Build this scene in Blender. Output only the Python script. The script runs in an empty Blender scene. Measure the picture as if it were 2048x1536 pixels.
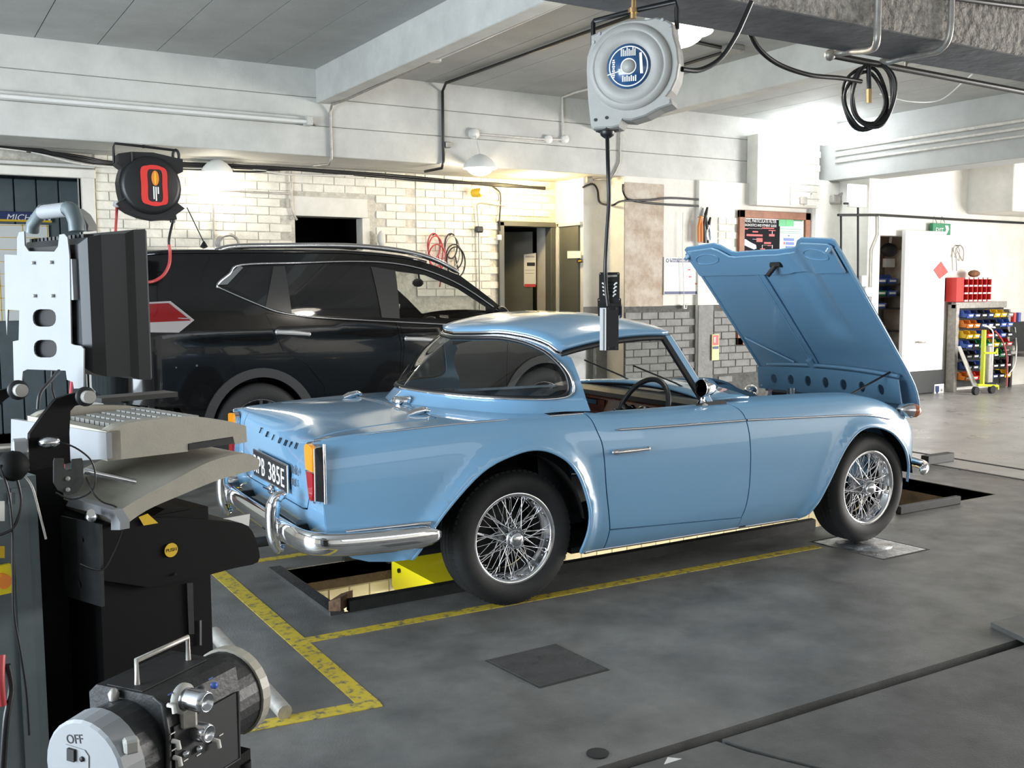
import bpy, bmesh, math, random
import numpy as np
from mathutils import Vector, Matrix
from mathutils.geometry import delaunay_2d_cdt

random.seed(7)
scene = bpy.context.scene
COL = scene.collection
PI = math.pi

# ------------------------------------------------------------------ camera
CAM = np.array([-2.32326, -4.42856, 1.40766])
YAW, PIT, ROL, FPX = 0.5469735, -0.0933214, -0.0056156, 2028.65
_F = np.array([math.sin(YAW)*math.cos(PIT), math.cos(YAW)*math.cos(PIT), math.sin(PIT)])
_R = np.cross(_F, [0, 0, 1.0]); _R /= np.linalg.norm(_R)
_U = np.cross(_R, _F)
_R, _U = _R*math.cos(ROL)+_U*math.sin(ROL), -_R*math.sin(ROL)+_U*math.cos(ROL)
cd = bpy.data.cameras.new('camera'); cam = bpy.data.objects.new('camera', cd); COL.objects.link(cam)
cam.matrix_world = Matrix(((_R[0], _U[0], -_F[0], CAM[0]), (_R[1], _U[1], -_F[1], CAM[1]), (_R[2], _U[2], -_F[2], CAM[2]), (0, 0, 0, 1)))
cd.sensor_width = 36; cd.lens = FPX/2048*36; cd.clip_start = .05; cd.clip_end = 100
scene.camera = cam

def px(u, v, ax, val):
    """the point of the place seen at photo pixel (u, v) on the plane ax = val"""
    d = _F+_R*(u-1024)/FPX-_U*(v-768)/FPX
    i = 'xyz'.index(ax)
    return CAM+d*((val-CAM[i])/d[i])
def pd(u, v, D):
    return CAM+(_F+_R*(u-1024)/FPX-_U*(v-768)/FPX)*D

# ------------------------------------------------------------------ world, exposure, daylight
scene.view_settings.view_transform = 'Standard'; scene.view_settings.look = 'None'
scene.view_settings.gamma = 1; scene.view_settings.use_curve_mapping = False
scene.view_settings.exposure = 0.0
w = bpy.data.worlds.new('world'); scene.world = w; w.use_nodes = True
w.node_tree.nodes['Background'].inputs[0].default_value = (.75, .85, 1, 1)
w.node_tree.nodes['Background'].inputs[1].default_value = .25

def area(name, loc, target, sx, sy, power, color):
    l = bpy.data.lights.new(name, 'AREA'); l.shape = 'RECTANGLE'; l.size = sx; l.size_y = sy; l.energy = power; l.color = color
    o = bpy.data.objects.new(name, l); COL.objects.link(o); o.location = loc
    o.rotation_euler = (Vector(target)-Vector(loc)).to_track_quat('-Z', 'Y').to_euler()
    return o
area('daylight_right_doorway', (12.3, -3.2, 1.75), (1.5, -2.4, .2), 5.6, 3.0, 1850, (1, .97, .93))
area('daylight_left_doorway', (-6.6, -1.2, 1.5), (0, -.4, .8), 4.6, 2.8, 760, (.80, .91, 1))
area('daylight_rear_windows', (2.5, -8.3, 2.4), (2.5, 0, .8), 7.0, 1.4, 45, (.92, .96, 1))

# ------------------------------------------------------------------ materials
def mat(name, col, rough=.5, metal=0., var=.0, vs=6., bump=0., bs=40., coat=0., emit=0., ecol=None, spec=.5, trans=0., alpha=1., col2=None, cs=None, rvar=0., detail=6):
    m = bpy.data.materials.new(name); m.use_nodes = True
    nt = m.node_tree; b = nt.nodes['Principled BSDF']; L = nt.links
    c = tuple(col)+(1,)
    b.inputs['Base Color'].default_value = c; b.inputs['Roughness'].default_value = rough; b.inputs['Metallic'].default_value = metal
    b.inputs['Specular IOR Level'].default_value = spec
    if coat: b.inputs['Coat Weight'].default_value = coat; b.inputs['Coat Roughness'].default_value = .04
    if trans: b.inputs['Transmission Weight'].default_value = trans; b.inputs['IOR'].default_value = 1.12
    if alpha < 1: b.inputs['Alpha'].default_value = alpha
    if emit: b.inputs['Emission Color'].default_value = tuple(ecol or col)+(1,); b.inputs['Emission Strength'].default_value = emit
    if var or bump or rvar or col2:
        tc = nt.nodes.new('ShaderNodeTexCoord'); g = nt.nodes.new('ShaderNodeNewGeometry')
        pos = g.outputs['Position']
    if var or col2:
        n = nt.nodes.new('ShaderNodeTexNoise'); n.inputs['Scale'].default_value = vs; n.inputs['Detail'].default_value = detail; n.inputs['Roughness'].default_value = .65
        L.new(pos, n.inputs['Vector'])
        r = nt.nodes.new('ShaderNodeValToRGB'); r.color_ramp.elements[0].position = .32; r.color_ramp.elements[1].position = .68
        lo = tuple(col2)+(1,) if col2 else tuple(max(0, x*(1-var)) for x in col)+(1,)
        hi = tuple(min(1, x*(1+var*.6)) for x in col)+(1,)
        r.color_ramp.elements[0].color = lo; r.color_ramp.elements[1].color = hi
        if cs: r.color_ramp.elements[0].position, r.color_ramp.elements[1].position = cs
        L.new(n.outputs['Fac'], r.inputs[0]); L.new(r.outputs[0], b.inputs['Base Color'])
    if rvar:
        n3 = nt.nodes.new('ShaderNodeTexNoise'); n3.inputs['Scale'].default_value = vs*1.7; n3.inputs['Detail'].default_value = 5
        L.new(pos, n3.inputs['Vector'])
        mr = nt.nodes.new('ShaderNodeMapRange'); mr.inputs[1].default_value = .3; mr.inputs[2].default_value = .7
        mr.inputs[3].default_value = max(0, rough-rvar); mr.inputs[4].default_value = min(1, rough+rvar)
        L.new(n3.outputs['Fac'], mr.inputs[0]); L.new(mr.outputs[0], b.inputs['Roughness'])
    if bump:
        n2 = nt.nodes.new('ShaderNodeTexNoise'); n2.inputs['Scale'].default_value = bs; n2.inputs['Detail'].default_value = 8
        L.new(pos, n2.inputs['Vector'])
        bp = nt.nodes.new('ShaderNodeBump'); bp.inputs['Strength'].default_value = bump; bp.inputs['Distance'].default_value = .06 if bump >= 1 else .02
        L.new(n2.outputs['Fac'], bp.inputs['Height']); L.new(bp.outputs[0], b.inputs['Normal'])
    return m

M = {}
M['floor'] = mat('floor_concrete', (.150, .148, .142), .42, var=.42, vs=3.2, bump=.12, bs=130, rvar=.10, detail=12)
M['floor2'] = mat('floor_front_slab', (.115, .115, .112), .55, var=.4, vs=4, bump=.14, bs=130, rvar=.1, detail=12)
M['floor3'] = mat('daylit_pale_concrete', (.34, .335, .325), .34, var=.25, vs=2.0, bump=.08, bs=120, rvar=.10, detail=10)  # concrete made paler and glossier, with the right bay's daylight in its colour
M['joint'] = mat('joint_filler', (.035, .034, .032), .9, var=.4, vs=30)
M['yellowpaint'] = mat('worn_yellow_paint', (.50, .38, .03), .6, vs=28, col2=(.11, .105, .09), cs=(.36, .50), detail=10)
M['steelplate'] = mat('worn_steel', (.55, .56, .58), .28, .9, var=.35, vs=9, bump=.15, bs=60, rvar=.15)
M['coverplate'] = mat('cover_plate', (.055, .055, .055), .5, .2, var=.3, vs=12, bump=.2, bs=80)
M['darksteel'] = mat('dark_steel', (.02, .02, .02), .55, .3, var=.4, vs=20)
M['rust'] = mat('rusty_steel', (.12, .065, .035), .75, .2, var=.5, vs=25, bump=.3)
M['pitwall'] = mat('pit_brown_wall', (.085, .055, .03), .7, var=.5, vs=8, bump=.3)
M['tile'] = mat('cream_glazed_tile', (.72, .66, .46), .2, var=.06, vs=4)
M['grout'] = mat('tile_grout', (.42, .36, .22), .8)
M['yellow'] = mat('bright_yellow_enamel', (.85, .72, .01), .4, var=.05)
M['ceil'] = mat('ceiling_paint', (.46, .47, .46), .75, var=.12, vs=2.2, bump=.1, bs=30)
M['beam'] = mat('beam_paint', (.60, .60, .57), .7, var=.14, vs=2.5, bump=.18, bs=24)
M['beamseam'] = mat('beam_seam', (.16, .155, .15), .9)
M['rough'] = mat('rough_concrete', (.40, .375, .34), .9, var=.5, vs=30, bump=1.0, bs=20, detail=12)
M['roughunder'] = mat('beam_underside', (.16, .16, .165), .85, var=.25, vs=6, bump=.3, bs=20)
M['mortar'] = mat('mortar', (.58, .55, .48), .9, var=.3, vs=18, bump=.3)
M['brick'] = mat('painted_brick', (.80, .77, .68), .65, var=.16, vs=7, bump=.35, bs=30)
M['plaster'] = mat('white_plaster', (.76, .74, .68), .7, var=.12, vs=3, bump=.12, bs=22)
M['patchy'] = mat('patchy_plaster', (.60, .54, .46), .8, vs=5, col2=(.42, .33, .25), cs=(.38, .62), bump=.3, bs=20, detail=10)
M['greybrick'] = mat('grey_painted_brick', (.215, .215, .205), .6, var=.25, vs=8, bump=.3, bs=30)
M['greymortar'] = mat('grey_mortar', (.12, .12, .115), .9, var=.4, vs=20)
M['black'] = mat('black_plastic', (.010, .010, .011), .42, var=.2)
M['blackgloss'] = mat('black_gloss', (.006, .006, .007), .12, coat=.6)
M['rubber'] = mat('tyre_rubber', (.009, .009, .0095), .7, var=.3, vs=30)
M['hose'] = mat('black_hose', (.012, .012, .013), .35)
M['chrome'] = mat('chrome', (.86, .86, .88), .06, 1.)
M['chrome2'] = mat('brushed_chrome', (.62, .63, .66), .22, 1.)
M['blue'] = mat('powder_blue_paint', (.168, .338, .520), .30, coat=1.0, spec=.5)
def thinglass(name, tint, gloss=1.0):
    m = bpy.data.materials.new(name); m.use_nodes = True; nt = m.node_tree; nt.nodes.clear(); L = nt.links
    o = nt.nodes.new('ShaderNodeOutputMaterial'); mx = nt.nodes.new('ShaderNodeMixShader'); t = nt.nodes.new('ShaderNodeBsdfTransparent'); g = nt.nodes.new('ShaderNodeBsdfGlossy'); f = nt.nodes.new('ShaderNodeLayerWeight'); pw_ = nt.nodes.new('ShaderNodeMath'); pw_.operation = 'POWER'; pw_.inputs[1].default_value = 4; mu = nt.nodes.new('ShaderNodeMath'); mu.operation = 'MULTIPLY_ADD'; mu.inputs[1].default_value = .7; mu.inputs[2].default_value = .05
    t.inputs[0].default_value = tuple(tint)+(1,); g.inputs[0].default_value = (gloss, gloss, gloss, 1); g.inputs['Roughness'].default_value = .01; f.inputs[0].default_value = .5
    L.new(f.outputs['Facing'], pw_.inputs[0]); L.new(pw_.outputs[0], mu.inputs[0]); L.new(mu.outputs[0], mx.inputs[0]); L.new(t.outputs[0], mx.inputs[1]); L.new(g.outputs[0], mx.inputs[2]); L.new(mx.outputs[0], o.inputs[0])
    return m
M['glass'] = thinglass('window_glass', (.90, .93, .93))
M['greyplastic'] = mat('grey_reel_casing', (.36, .355, .335), .5, var=.08, vs=14, bump=.05, bs=200)
M['white'] = mat('white_enamel', (.78, .78, .76), .4, var=.05)
M['whitebright'] = mat('white_painted_door', (.86, .85, .84), .35, var=.03)
M['conduit'] = mat('galvanised_conduit', (.42, .40, .37), .45, .55, var=.25, vs=20)
M['conduitw'] = mat('painted_conduit', (.66, .64, .60), .5, var=.15, vs=20)
M['brass'] = mat('brass_fitting', (.55, .36, .16), .35, .8)
M['wood'] = mat('red_brown_wood', (.30, .10, .04), .5, var=.3, vs=12)
M['doorgrey'] = mat('grey_green_door', (.10, .105, .09), .5, var=.15, vs=5)
M['dark'] = mat('dark_interior', (.006, .006, .006), .9)
M['paper'] = mat('paper', (.80, .80, .78), .7)
M['red'] = mat('red_plastic', (.62, .035, .03), .4)
M['redhose'] = mat('red_hose', (.48, .05, .055), .4)
M['orange'] = mat('orange_plastic', (.75, .22, .03), .4)
M['bluepl'] = mat('blue_plastic', (.06, .12, .42), .4)
M['navy'] = mat('navy_print', (.02, .035, .13), .5)
M['green'] = mat('green_sign', (.02, .22, .10), .5)
M['lime'] = mat('lime_enamel', (.62, .72, .03), .4)
M['beige'] = mat('beige_plastic', (.40, .375, .315), .45, var=.10, vs=12, bump=.06, bs=260)
M['whiteplastic'] = mat('white_plastic', (.29, .30, .315), .4, var=.05)
M['greymetal'] = mat('blue_grey_metal', (.115, .145, .155), .45, .1, var=.12, vs=8)
M['blackpanel'] = mat('black_cabinet', (.003, .003, .0034), .7, spec=.2)
M['darkbracket'] = mat('dark_bracket', (.030, .032, .034), .5, .2, var=.3, vs=20)
M['stickeryellow'] = mat('yellow_sticker', (.75, .48, .02), .45)
M['bulb'] = mat('lit_bulb', (1, .93, .8), .5, emit=8, ecol=(1, .93, .82))
M['shade'] = mat('lamp_shade', (.85, .85, .82), .4)
M['ink'] = mat('black_ink', (.012, .012, .014), .6)
M['inkwhite'] = mat('white_ink', (.85, .85, .85), .5)
M['inkred'] = mat('red_ink', (.60, .06, .06), .5)

# ------------------------------------------------------------------ mesh helpers
def pchip(xs, ys):
    """monotone cubic through points, vectorised; columns of ys are separate curves"""
    x = np.array(xs, float); y = np.array(ys, float)
    one = y.ndim == 1
    if one: y = y[:, None]
    h = np.diff(x)[:, None]; d = np.diff(y, axis=0)/h
    m = np.zeros_like(y); m[0] = d[0]; m[-1] = d[-1]
    for i in range(1, len(x)-1):
        a, b = d[i-1], d[i]; ok = a*b > 0
        w1 = 2*h[i]+h[i-1]; w2 = h[i]+2*h[i-1]
        with np.errstate(divide='ignore', invalid='ignore'):
            m[i] = np.where(ok, (w1+w2)/(w1/np.where(a == 0, 1, a)+w2/np.where(b == 0, 1, b)), 0)
    def f(t):
        t = np.asarray(t, float); sh = t.shape; t = t.ravel()
        i = np.clip(np.searchsorted(x, t)-1, 0, len(x)-2)
        hh = h[i]; s = ((t-x[i])[:, None])/hh
        tt = np.clip(s, 0, 1)
        r = (1+2*tt)*(1-tt)**2*y[i]+tt*(1-tt)**2*hh*m[i]+tt**2*(3-2*tt)*y[i+1]+tt**2*(tt-1)*hh*m[i+1]
        r += (s-tt)*hh*np.where(s < 0, m[i], m[i+1])
        return r[:, 0].reshape(sh) if one else r.reshape(sh+(y.shape[1],))
    return f

def crom(pts, n=8, closed=False):
    """Catmull-Rom through points"""
    P = [np.array(p, float) for p in pts]; out = []
    N = len(P); rng = range(N if closed else N-1)
    for i in rng:
        if closed: a, b, c, d = P[(i-1) % N], P[i], P[(i+1) % N], P[(i+2) % N]
        else: a, b, c, d = P[max(i-1, 0)], P[i], P[i+1], P[min(i+2, N-1)]
        for k in range(n):
            t = k/n
            out.append(.5*((2*b)+(c-a)*t+(2*a-5*b+4*c-d)*t*t+(3*b-a-3*c+d)*t**3))
    if not closed: out.append(P[-1])
    return out

def setprops(o, label=None, cat=None, group=None, kind=None):
    if label: o['label'] = label
    if cat: o['category'] = cat
    if group: o['group'] = group
    if kind: o['kind'] = kind
    return o

def thing(name, label, cat, loc=(0, 0, 0), rotz=0, group=None):
    o = bpy.data.objects.new(name, None); COL.objects.link(o)
    o.location = loc; o.rotation_euler = (0, 0, rotz); o.empty_display_size = .05
    return setprops(o, label, cat, group)

def raw(name, verts, faces, m, parent=None, loc=(0, 0, 0), smooth=False, normals=None):
    me = bpy.data.meshes.new(name)
    me.from_pydata([tuple(map(float, v)) for v in verts], [], faces)
    me.update()
    if m is not None: me.materials.append(M[m] if isinstance(m, str) else m)
    if smooth: me.shade_smooth()
    if normals is not None: me.normals_split_custom_set(normals)
    o = bpy.data.objects.new(name, me); COL.objects.link(o); o.location = loc
    if parent is not None: o.parent = parent
    return o

def frame_axes(d):
    d = np.array(d, float); d /= np.linalg.norm(d)
    a = np.array([0, 0, 1.]) if abs(d[2]) < .9 else np.array([1., 0, 0])
    u = np.cross(a, d); u /= np.linalg.norm(u)
    return u, np.cross(d, u), d

class MB:
    """collects primitives in world (or thing-local) coordinates; build() makes ONE mesh object"""
    def __init__(s, o=(0, 0, 0)):
        s.v = []; s.f = []; s.sm = []; s.o = np.array(o, float)
    def add(s, v, f, smooth=False):
        n = len(s.v); s.v += [np.array(p, float) for p in v]
        s.f += [tuple(i+n for i in q) for q in f]; s.sm += [smooth]*len(f); return s
    def box(s, lo, hi, bev=0., rz=0., c=None):
        x0, y0, z0 = lo; x1, y1, z1 = hi
        if bev <= 0:
            v = [(x0, y0, z0), (x1, y0, z0), (x1, y1, z0), (x0, y1, z0), (x0, y0, z1), (x1, y0, z1), (x1, y1, z1), (x0, y1, z1)]
            f = [(0, 3, 2, 1), (4, 5, 6, 7), (0, 1, 5, 4), (1, 2, 6, 5), (2, 3, 7, 6), (3, 0, 4, 7)]
        else:
            b = min(bev, abs(x1-x0)*.49, abs(y1-y0)*.49, abs(z1-z0)*.49)
            v = []; idx = {}
            for i, (xa, sx) in enumerate(((x0, 1), (x1, -1))):
                for j, (ya, sy) in enumerate(((y0, 1), (y1, -1))):
                    for k, (za, sz) in enumerate(((z0, 1), (z1, -1))):
                        for a in range(3):
                            idx[i, j, k, a] = len(v)
                            p = [xa+sx*b, ya+sy*b, za+sz*b]; p[a] = (xa, ya, za)[a]; v.append(tuple(p))
            g = lambda i, j, k, a: idx[i, j, k, a]
            f = [(g(0, 0, 0, 0), g(0, 0, 1, 0), g(0, 1, 1, 0), g(0, 1, 0, 0)), (g(1, 0, 0, 0), g(1, 1, 0, 0), g(1, 1, 1, 0), g(1, 0, 1, 0)),
                 (g(0, 0, 0, 1), g(1, 0, 0, 1), g(1, 0, 1, 1), g(0, 0, 1, 1)), (g(0, 1, 0, 1), g(0, 1, 1, 1), g(1, 1, 1, 1), g(1, 1, 0, 1)),
                 (g(0, 0, 0, 2), g(0, 1, 0, 2), g(1, 1, 0, 2), g(1, 0, 0, 2)), (g(0, 0, 1, 2), g(1, 0, 1, 2), g(1, 1, 1, 2), g(0, 1, 1, 2))]
            for i in (0, 1):
                for j in (0, 1):
                    q = (g(i, j, 0, 0), g(i, j, 1, 0), g(i, j, 1, 1), g(i, j, 0, 1)); f.append(q if (i+j) % 2 else q[::-1])
                    q = (g(i, 0, j, 0), g(i, 1, j, 0), g(i, 1, j, 2), g(i, 0, j, 2)); f.append(q[::-1] if (i+j) % 2 else q)
                    q = (g(0, i, j, 1), g(1, i, j, 1), g(1, i, j, 2), g(0, i, j, 2)); f.append(q if (i+j) % 2 else q[::-1])
            for i in (0, 1):
                for j in (0, 1):
                    for k in (0, 1):
                        q = (g(i, j, k, 0), g(i, j, k, 1), g(i, j, k, 2)); f.append(q if (i+j+k) % 2 == 1 else q[::-1])
        if rz:
            c = c or ((x0+x1)/2, (y0+y1)/2); cs, sn = math.cos(rz), math.sin(rz)
            v = [(c[0]+(x-c[0])*cs-(y-c[1])*sn, c[1]+(x-c[0])*sn+(y-c[1])*cs, z) for x, y, z in v]
        return s.add(v, f)
    def tube(s, path, r, seg=8, closed=False, caps=True, smooth=True):
        P = [np.array(p, float) for p in path]; n = len(P); rr = r if hasattr(r, '__len__') else [r]*n
        v = []; f = []; u = None
        for i in range(n):
            if closed: t = P[(i+1) % n]-P[i-1]
            else: t = P[min(i+1, n-1)]-P[max(i-1, 0)]
            if np.linalg.norm(t) < 1e-9: t = np.array([0, 0, 1.])
            t = t/np.linalg.norm(t)
            if u is None: u, w_, _ = frame_axes(t)
            else:
                u = u-t*np.dot(u, t); nn = np.linalg.norm(u)
                if nn < 1e-6: u, w_, _ = frame_axes(t)
                else: u /= nn
            w_ = np.cross(t, u)
            for k in range(seg):
                a = 2*PI*k/seg; v.append(P[i]+(u*math.cos(a)+w_*math.sin(a))*rr[i])
        m = n if closed else n-1
        for i in range(m):
            for k in range(seg):
                a = i*seg+k; b = i*seg+(k+1) % seg; c = ((i+1) % n)*seg+(k+1) % seg; d = ((i+1) % n)*seg+k
                f.append((a, b, c, d))
        s.add(v, f, smooth)
        if caps and not closed:
            s.add(v[:seg], [tuple(range(seg))[::-1]]); s.add(v[-seg:], [tuple(range(seg))])
        return s
    def cyl(s, a, b, r, r2=None, seg=20, smooth=True, caps=True):
        return s.tube([a, b], [r, r if r2 is None else r2], seg, caps=caps, smooth=smooth)
    def lathe(s, c, axis, prof, seg=32, smooth=True, a0=0, a1=2*PI):
        """prof: (radius, height along axis) points"""
        u, w_, d = frame_axes(axis); c = np.array(c, float)
        full = abs(a1-a0-2*PI) < 1e-6; n = seg if full else seg+1; v = []; f = []
        for r, h in prof:
            for k in range(n):
                a = a0+(a1-a0)*k/seg; v.append(c+d*h+(u*math.cos(a)+w_*math.sin(a))*r)
        for i in range(len(prof)-1):
            for k in range(seg):
                k2 = (k+1) % n
                f.append((i*n+k, i*n+k2, (i+1)*n+k2, (i+1)*n+k))
        return s.add(v, f, smooth)
    def sphere(s, c, r, seg=16, sc=(1, 1, 1)):
        v = []; f = []; c = np.array(c, float); h = seg//2
        for i in range(h+1):
            th = PI*i/h
            for k in range(seg):
                a = 2*PI*k/seg; v.append(c+r*np.array([math.sin(th)*math.cos(a)*sc[0], math.sin(th)*math.sin(a)*sc[1], math.cos(th)*sc[2]]))
        for i in range(h):
            for k in range(seg): f.append((i*seg+k, (i+1)*seg+k, (i+1)*seg+(k+1) % seg, i*seg+(k+1) % seg))
        return s.add(v, f, True)
    def prism(s, poly, ext, smooth=False):
        """poly: 3D points in a plane, extruded by the vector ext"""
        P = [np.array(p, float) for p in poly]; e = np.array(ext, float); n = len(P)
        nrm = sum((np.cross(P[i], P[(i+1) % n]) for i in range(n)), np.zeros(3))
        if np.dot(nrm, e) > 0: P = P[::-1]
        s.add(P+[p+e for p in P], [tuple(range(n)), tuple(range(n, 2*n))[::-1]])
        s.add(P+[p+e for p in P], [(i, i+n, (i+1) % n+n, (i+1) % n) for i in range(n)], smooth)
        return s
    def build(s, name, m, parent=None, weld=False):
        me = bpy.data.meshes.new(name)
        me.from_pydata([tuple(p-s.o) for p in s.v], [], s.f); me.update()
        me.polygons.foreach_set('use_smooth', s.sm)
        me.materials.append(M[m] if isinstance(m, str) else m)
        o = bpy.data.objects.new(name, me); COL.objects.link(o)
        if parent is not None: o.parent = parent
        else: o.location = tuple(s.o)
        return o

def inpoly(P, poly):
    P = np.asarray(P, float); x, y = P[:, 0], P[:, 1]; c = np.zeros(len(P), bool); n = len(poly)
    for i in range(n):
        x1, y1 = poly[i]; x2, y2 = poly[(i+1) % n]
        if y1 == y2: continue
        c ^= ((y1 > y) != (y2 > y)) & (x < (x2-x1)*(y-y1)/(y2-y1)+x1)
    return c

def segdist(P, poly, closed=True):
    P = np.asarray(P, float); d = np.full(len(P), 1e9); n = len(poly)
    for i in range(n if closed else n-1):
        a = np.array(poly[i], float); b = np.array(poly[(i+1) % n], float); ab = b-a; l = ab@ab
        t = np.clip(((P-a)@ab)/l if l > 0 else 0*P[:, 0], 0, 1)
        d = np.minimum(d, np.hypot(*(P-a-t[:, None]*ab).T))
    return d

def dens(poly, h, closed=True):
    out = []; n = len(poly)
    for i in range(n if closed else n-1):
        a = np.array(poly[i], float); b = np.array(poly[(i+1) % n], float); k = max(1, int(math.ceil(np.hypot(*(b-a))/h)))
        out += [tuple(a+(b-a)*j/k) for j in range(k)]
    if not closed: out.append(tuple(poly[-1]))
    return out

def panel(name, outline, fmap, m, parent=None, holes=(), h=.035, thick=.012, mirror=False, flip=False, scale=(1, 1)):
    """a sheet of bodywork: a 2D outline (with holes) in the surface's own (u, v) domain, mapped by fmap, with thickness"""
    sc = np.array(scale, float)
    ol = dens([np.array(p)*sc for p in outline], h); hs = [dens([np.array(p)*sc for p in q], h) for q in holes]
    pts = list(ol); edges = [(i, (i+1) % len(ol)) for i in range(len(ol))]
    for q in hs:
        k = len(pts); pts += q; edges += [(k+i, k+(i+1) % len(q)) for i in range(len(q))]
    A = np.array(ol); lo = A.min(0); hi = A.max(0)
    gx, gy = np.meshgrid(np.arange(lo[0]+h*.5, hi[0], h), np.arange(lo[1]+h*.5, hi[1], h)); G = np.stack([gx.ravel(), gy.ravel()], 1)
    if len(G):
        ok = inpoly(G, ol) & (segdist(G, ol) > h*.45)
        for q in hs: ok &= ~inpoly(G, q) & (segdist(G, q) > h*.45)
        pts += [tuple(p) for p in G[ok]]
    r = delaunay_2d_cdt([Vector(p) for p in pts], edges, [], 0, 1e-7)
    V = np.array([tuple(p) for p in r[0]]); T = [tuple(t) for t in r[2]]
    cen = np.array([V[list(t)].mean(0) for t in T]); ok = inpoly(cen, ol)
    for q in hs: ok &= ~inpoly(cen, q)
    T = [t for t, k in zip(T, ok) if k]
    uv = V/sc
    P = fmap(uv[:, 0], uv[:, 1]); e = 1e-3
    du = fmap(uv[:, 0]+e/sc[0], uv[:, 1])-P; dv = fmap(uv[:, 0], uv[:, 1]+e/sc[1])-P
    N = np.cross(du, dv); N /= np.linalg.norm(N, axis=1)[:, None]+1e-12
    if flip: N = -N
    # orient every triangle along N
    tri = []
    for t in T:
        a, b, c = t; g = (V[b][0]-V[a][0])*(V[c][1]-V[a][1])-(V[b][1]-V[a][1])*(V[c][0]-V[a][0])
        if abs(g) < 1e-12: continue
        tri.append(t if (g > 0) != flip else (a, c, b))
    if mirror:
        P = P*[1, -1, 1]; N = N*[1, -1, 1]; tri = [t[::-1] for t in tri]
    n = len(P); verts = np.vstack([P, P-N*thick]); faces = list(tri); nor = []
    for t in tri: nor += [N[i] for i in t]
    if thick:
        cnt = {}
        for t in tri:
            for i in range(3):
                a, b = t[i], t[(i+1) % 3]; cnt[(a, b)] = cnt.get((a, b), 0)+1
        for t in tri:
            faces.append((t[2]+n, t[1]+n, t[0]+n)); nor += [-N[i] for i in (t[2], t[1], t[0])]
        for (a, b) in cnt:
            if (b, a) not in cnt:
                faces.append((b, a, a+n, b+n)); q = np.cross(P[a]-P[b], -N[b]); q /= np.linalg.norm(q)+1e-12; nor += [q]*4
    return raw(name, verts, faces, m, parent, smooth=True, normals=[tuple(x) for x in nor])

def grid(name, P, m, parent=None, thick=0, flip=False, closeu=False):
    P = np.array(P, float); nu, nv = P.shape[:2]; v = P.reshape(-1, 3); f = []
    for i in range(nu if closeu else nu-1):
        for j in range(nv-1):
            i2 = (i+1) % nu; q = (i*nv+j, i2*nv+j, i2*nv+j+1, i*nv+j+1); f.append(q[::-1] if flip else q)
    o = raw(name, v, f, m, parent, smooth=True)
    if thick:
        md = o.modifiers.new('solid', 'SOLIDIFY'); md.thickness = thick; md.offset = -1
    return o

def text(name, s, size, m, parent, origin, xdir, up, ext=.001, width=None, align='LEFT', shear=0, o=(0, 0, 0)):
    """flat lettering: origin is the baseline start, xdir the writing direction, up the letters' up"""
    c = bpy.data.curves.new(name, 'FONT'); c.body = s; c.size = size; c.extrude = ext; c.align_x = align; c.shear = shear; c.resolution_u = 3
    t = bpy.data.objects.new(name, c)
    me = bpy.data.meshes.new_from_object(t)
    bpy.data.objects.remove(t); bpy.data.curves.remove(c)
    X = np.array(xdir, float); X /= np.linalg.norm(X); Y = np.array(up, float); Y -= X*(X@Y); Y /= np.linalg.norm(Y); Z = np.cross(X, Y)
    n = len(me.vertices); co = np.zeros(n*3); me.vertices.foreach_get('co', co); co = co.reshape(-1, 3)
    if width and n:
        co[:, 0] *= width/max(1e-6, co[:, 0].max()-min(0, co[:, 0].min()))
    W = np.array(origin, float)-np.array(o, float)+co[:, :1]*X+co[:, 1:2]*Y+co[:, 2:3]*Z
    me.vertices.foreach_set('co', W.ravel()); me.update()
    me.materials.clear(); me.materials.append(M[m] if isinstance(m, str) else m)
    ob = bpy.data.objects.new(name, me); COL.objects.link(ob); ob.parent = parent
    return ob

def copytree(o, parent=None):
    c = o.copy(); COL.objects.link(c); c.parent = parent
    for ch in list(o.children): copytree(ch, c)
    return c
# ================================================================== ROOM
ZC = 3.46
def struct(o, kind='structure'):
    o['kind'] = kind; return o
def rect(x0, y0, x1, y1): return [(x0, y0), (x1, y0), (x1, y1), (x0, y1)]

# floor: slabs around the inspection pit on a bed of joint filler
fl = MB()
PX0, PX1, PY0, PY1 = -.70, 4.02, -.335, .465
bed = panel('floor', rect(-7, -9, 13.5, 7.5), lambda u, v: np.stack([u, v, 0*u-.03], 1), 'joint', holes=[rect(PX0, PY0, PX1, PY1)], h=1.2, thick=.06)
struct(bed)
flat = lambda u, v: np.stack([u, v, 0*u], 1)
panel('slab', [(-7, -2.075), (4.60, -2.118), (4.66, 7.5), (-7, 7.5)], flat, 'floor', bed, holes=[rect(PX0, PY0, PX1, PY1)], h=.9, thick=.03)
panel('slab', [(4.612, -2.118), (13.5, -2.15), (13.5, 7.5), (4.672, 7.5)], flat, 'floor3', bed, h=.9, thick=.03)  # paler slab: daylight on the right-hand floor painted in
panel('slab', [(-7, -2.125), (-.20, -2.155), (-.17, -2.26), (-.075, -2.46), (-.03, -2.9), (-.02, -9), (-7, -9)], flat, 'floor2', bed, h=.9, thick=.03)
panel('slab', [(-.175, -2.155), (13.5, -2.19), (13.5, -9), (0, -9), (-.01, -2.9), (-.055, -2.46), (-.145, -2.26)], flat, 'floor2', bed, h=.9, thick=.03)
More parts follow.
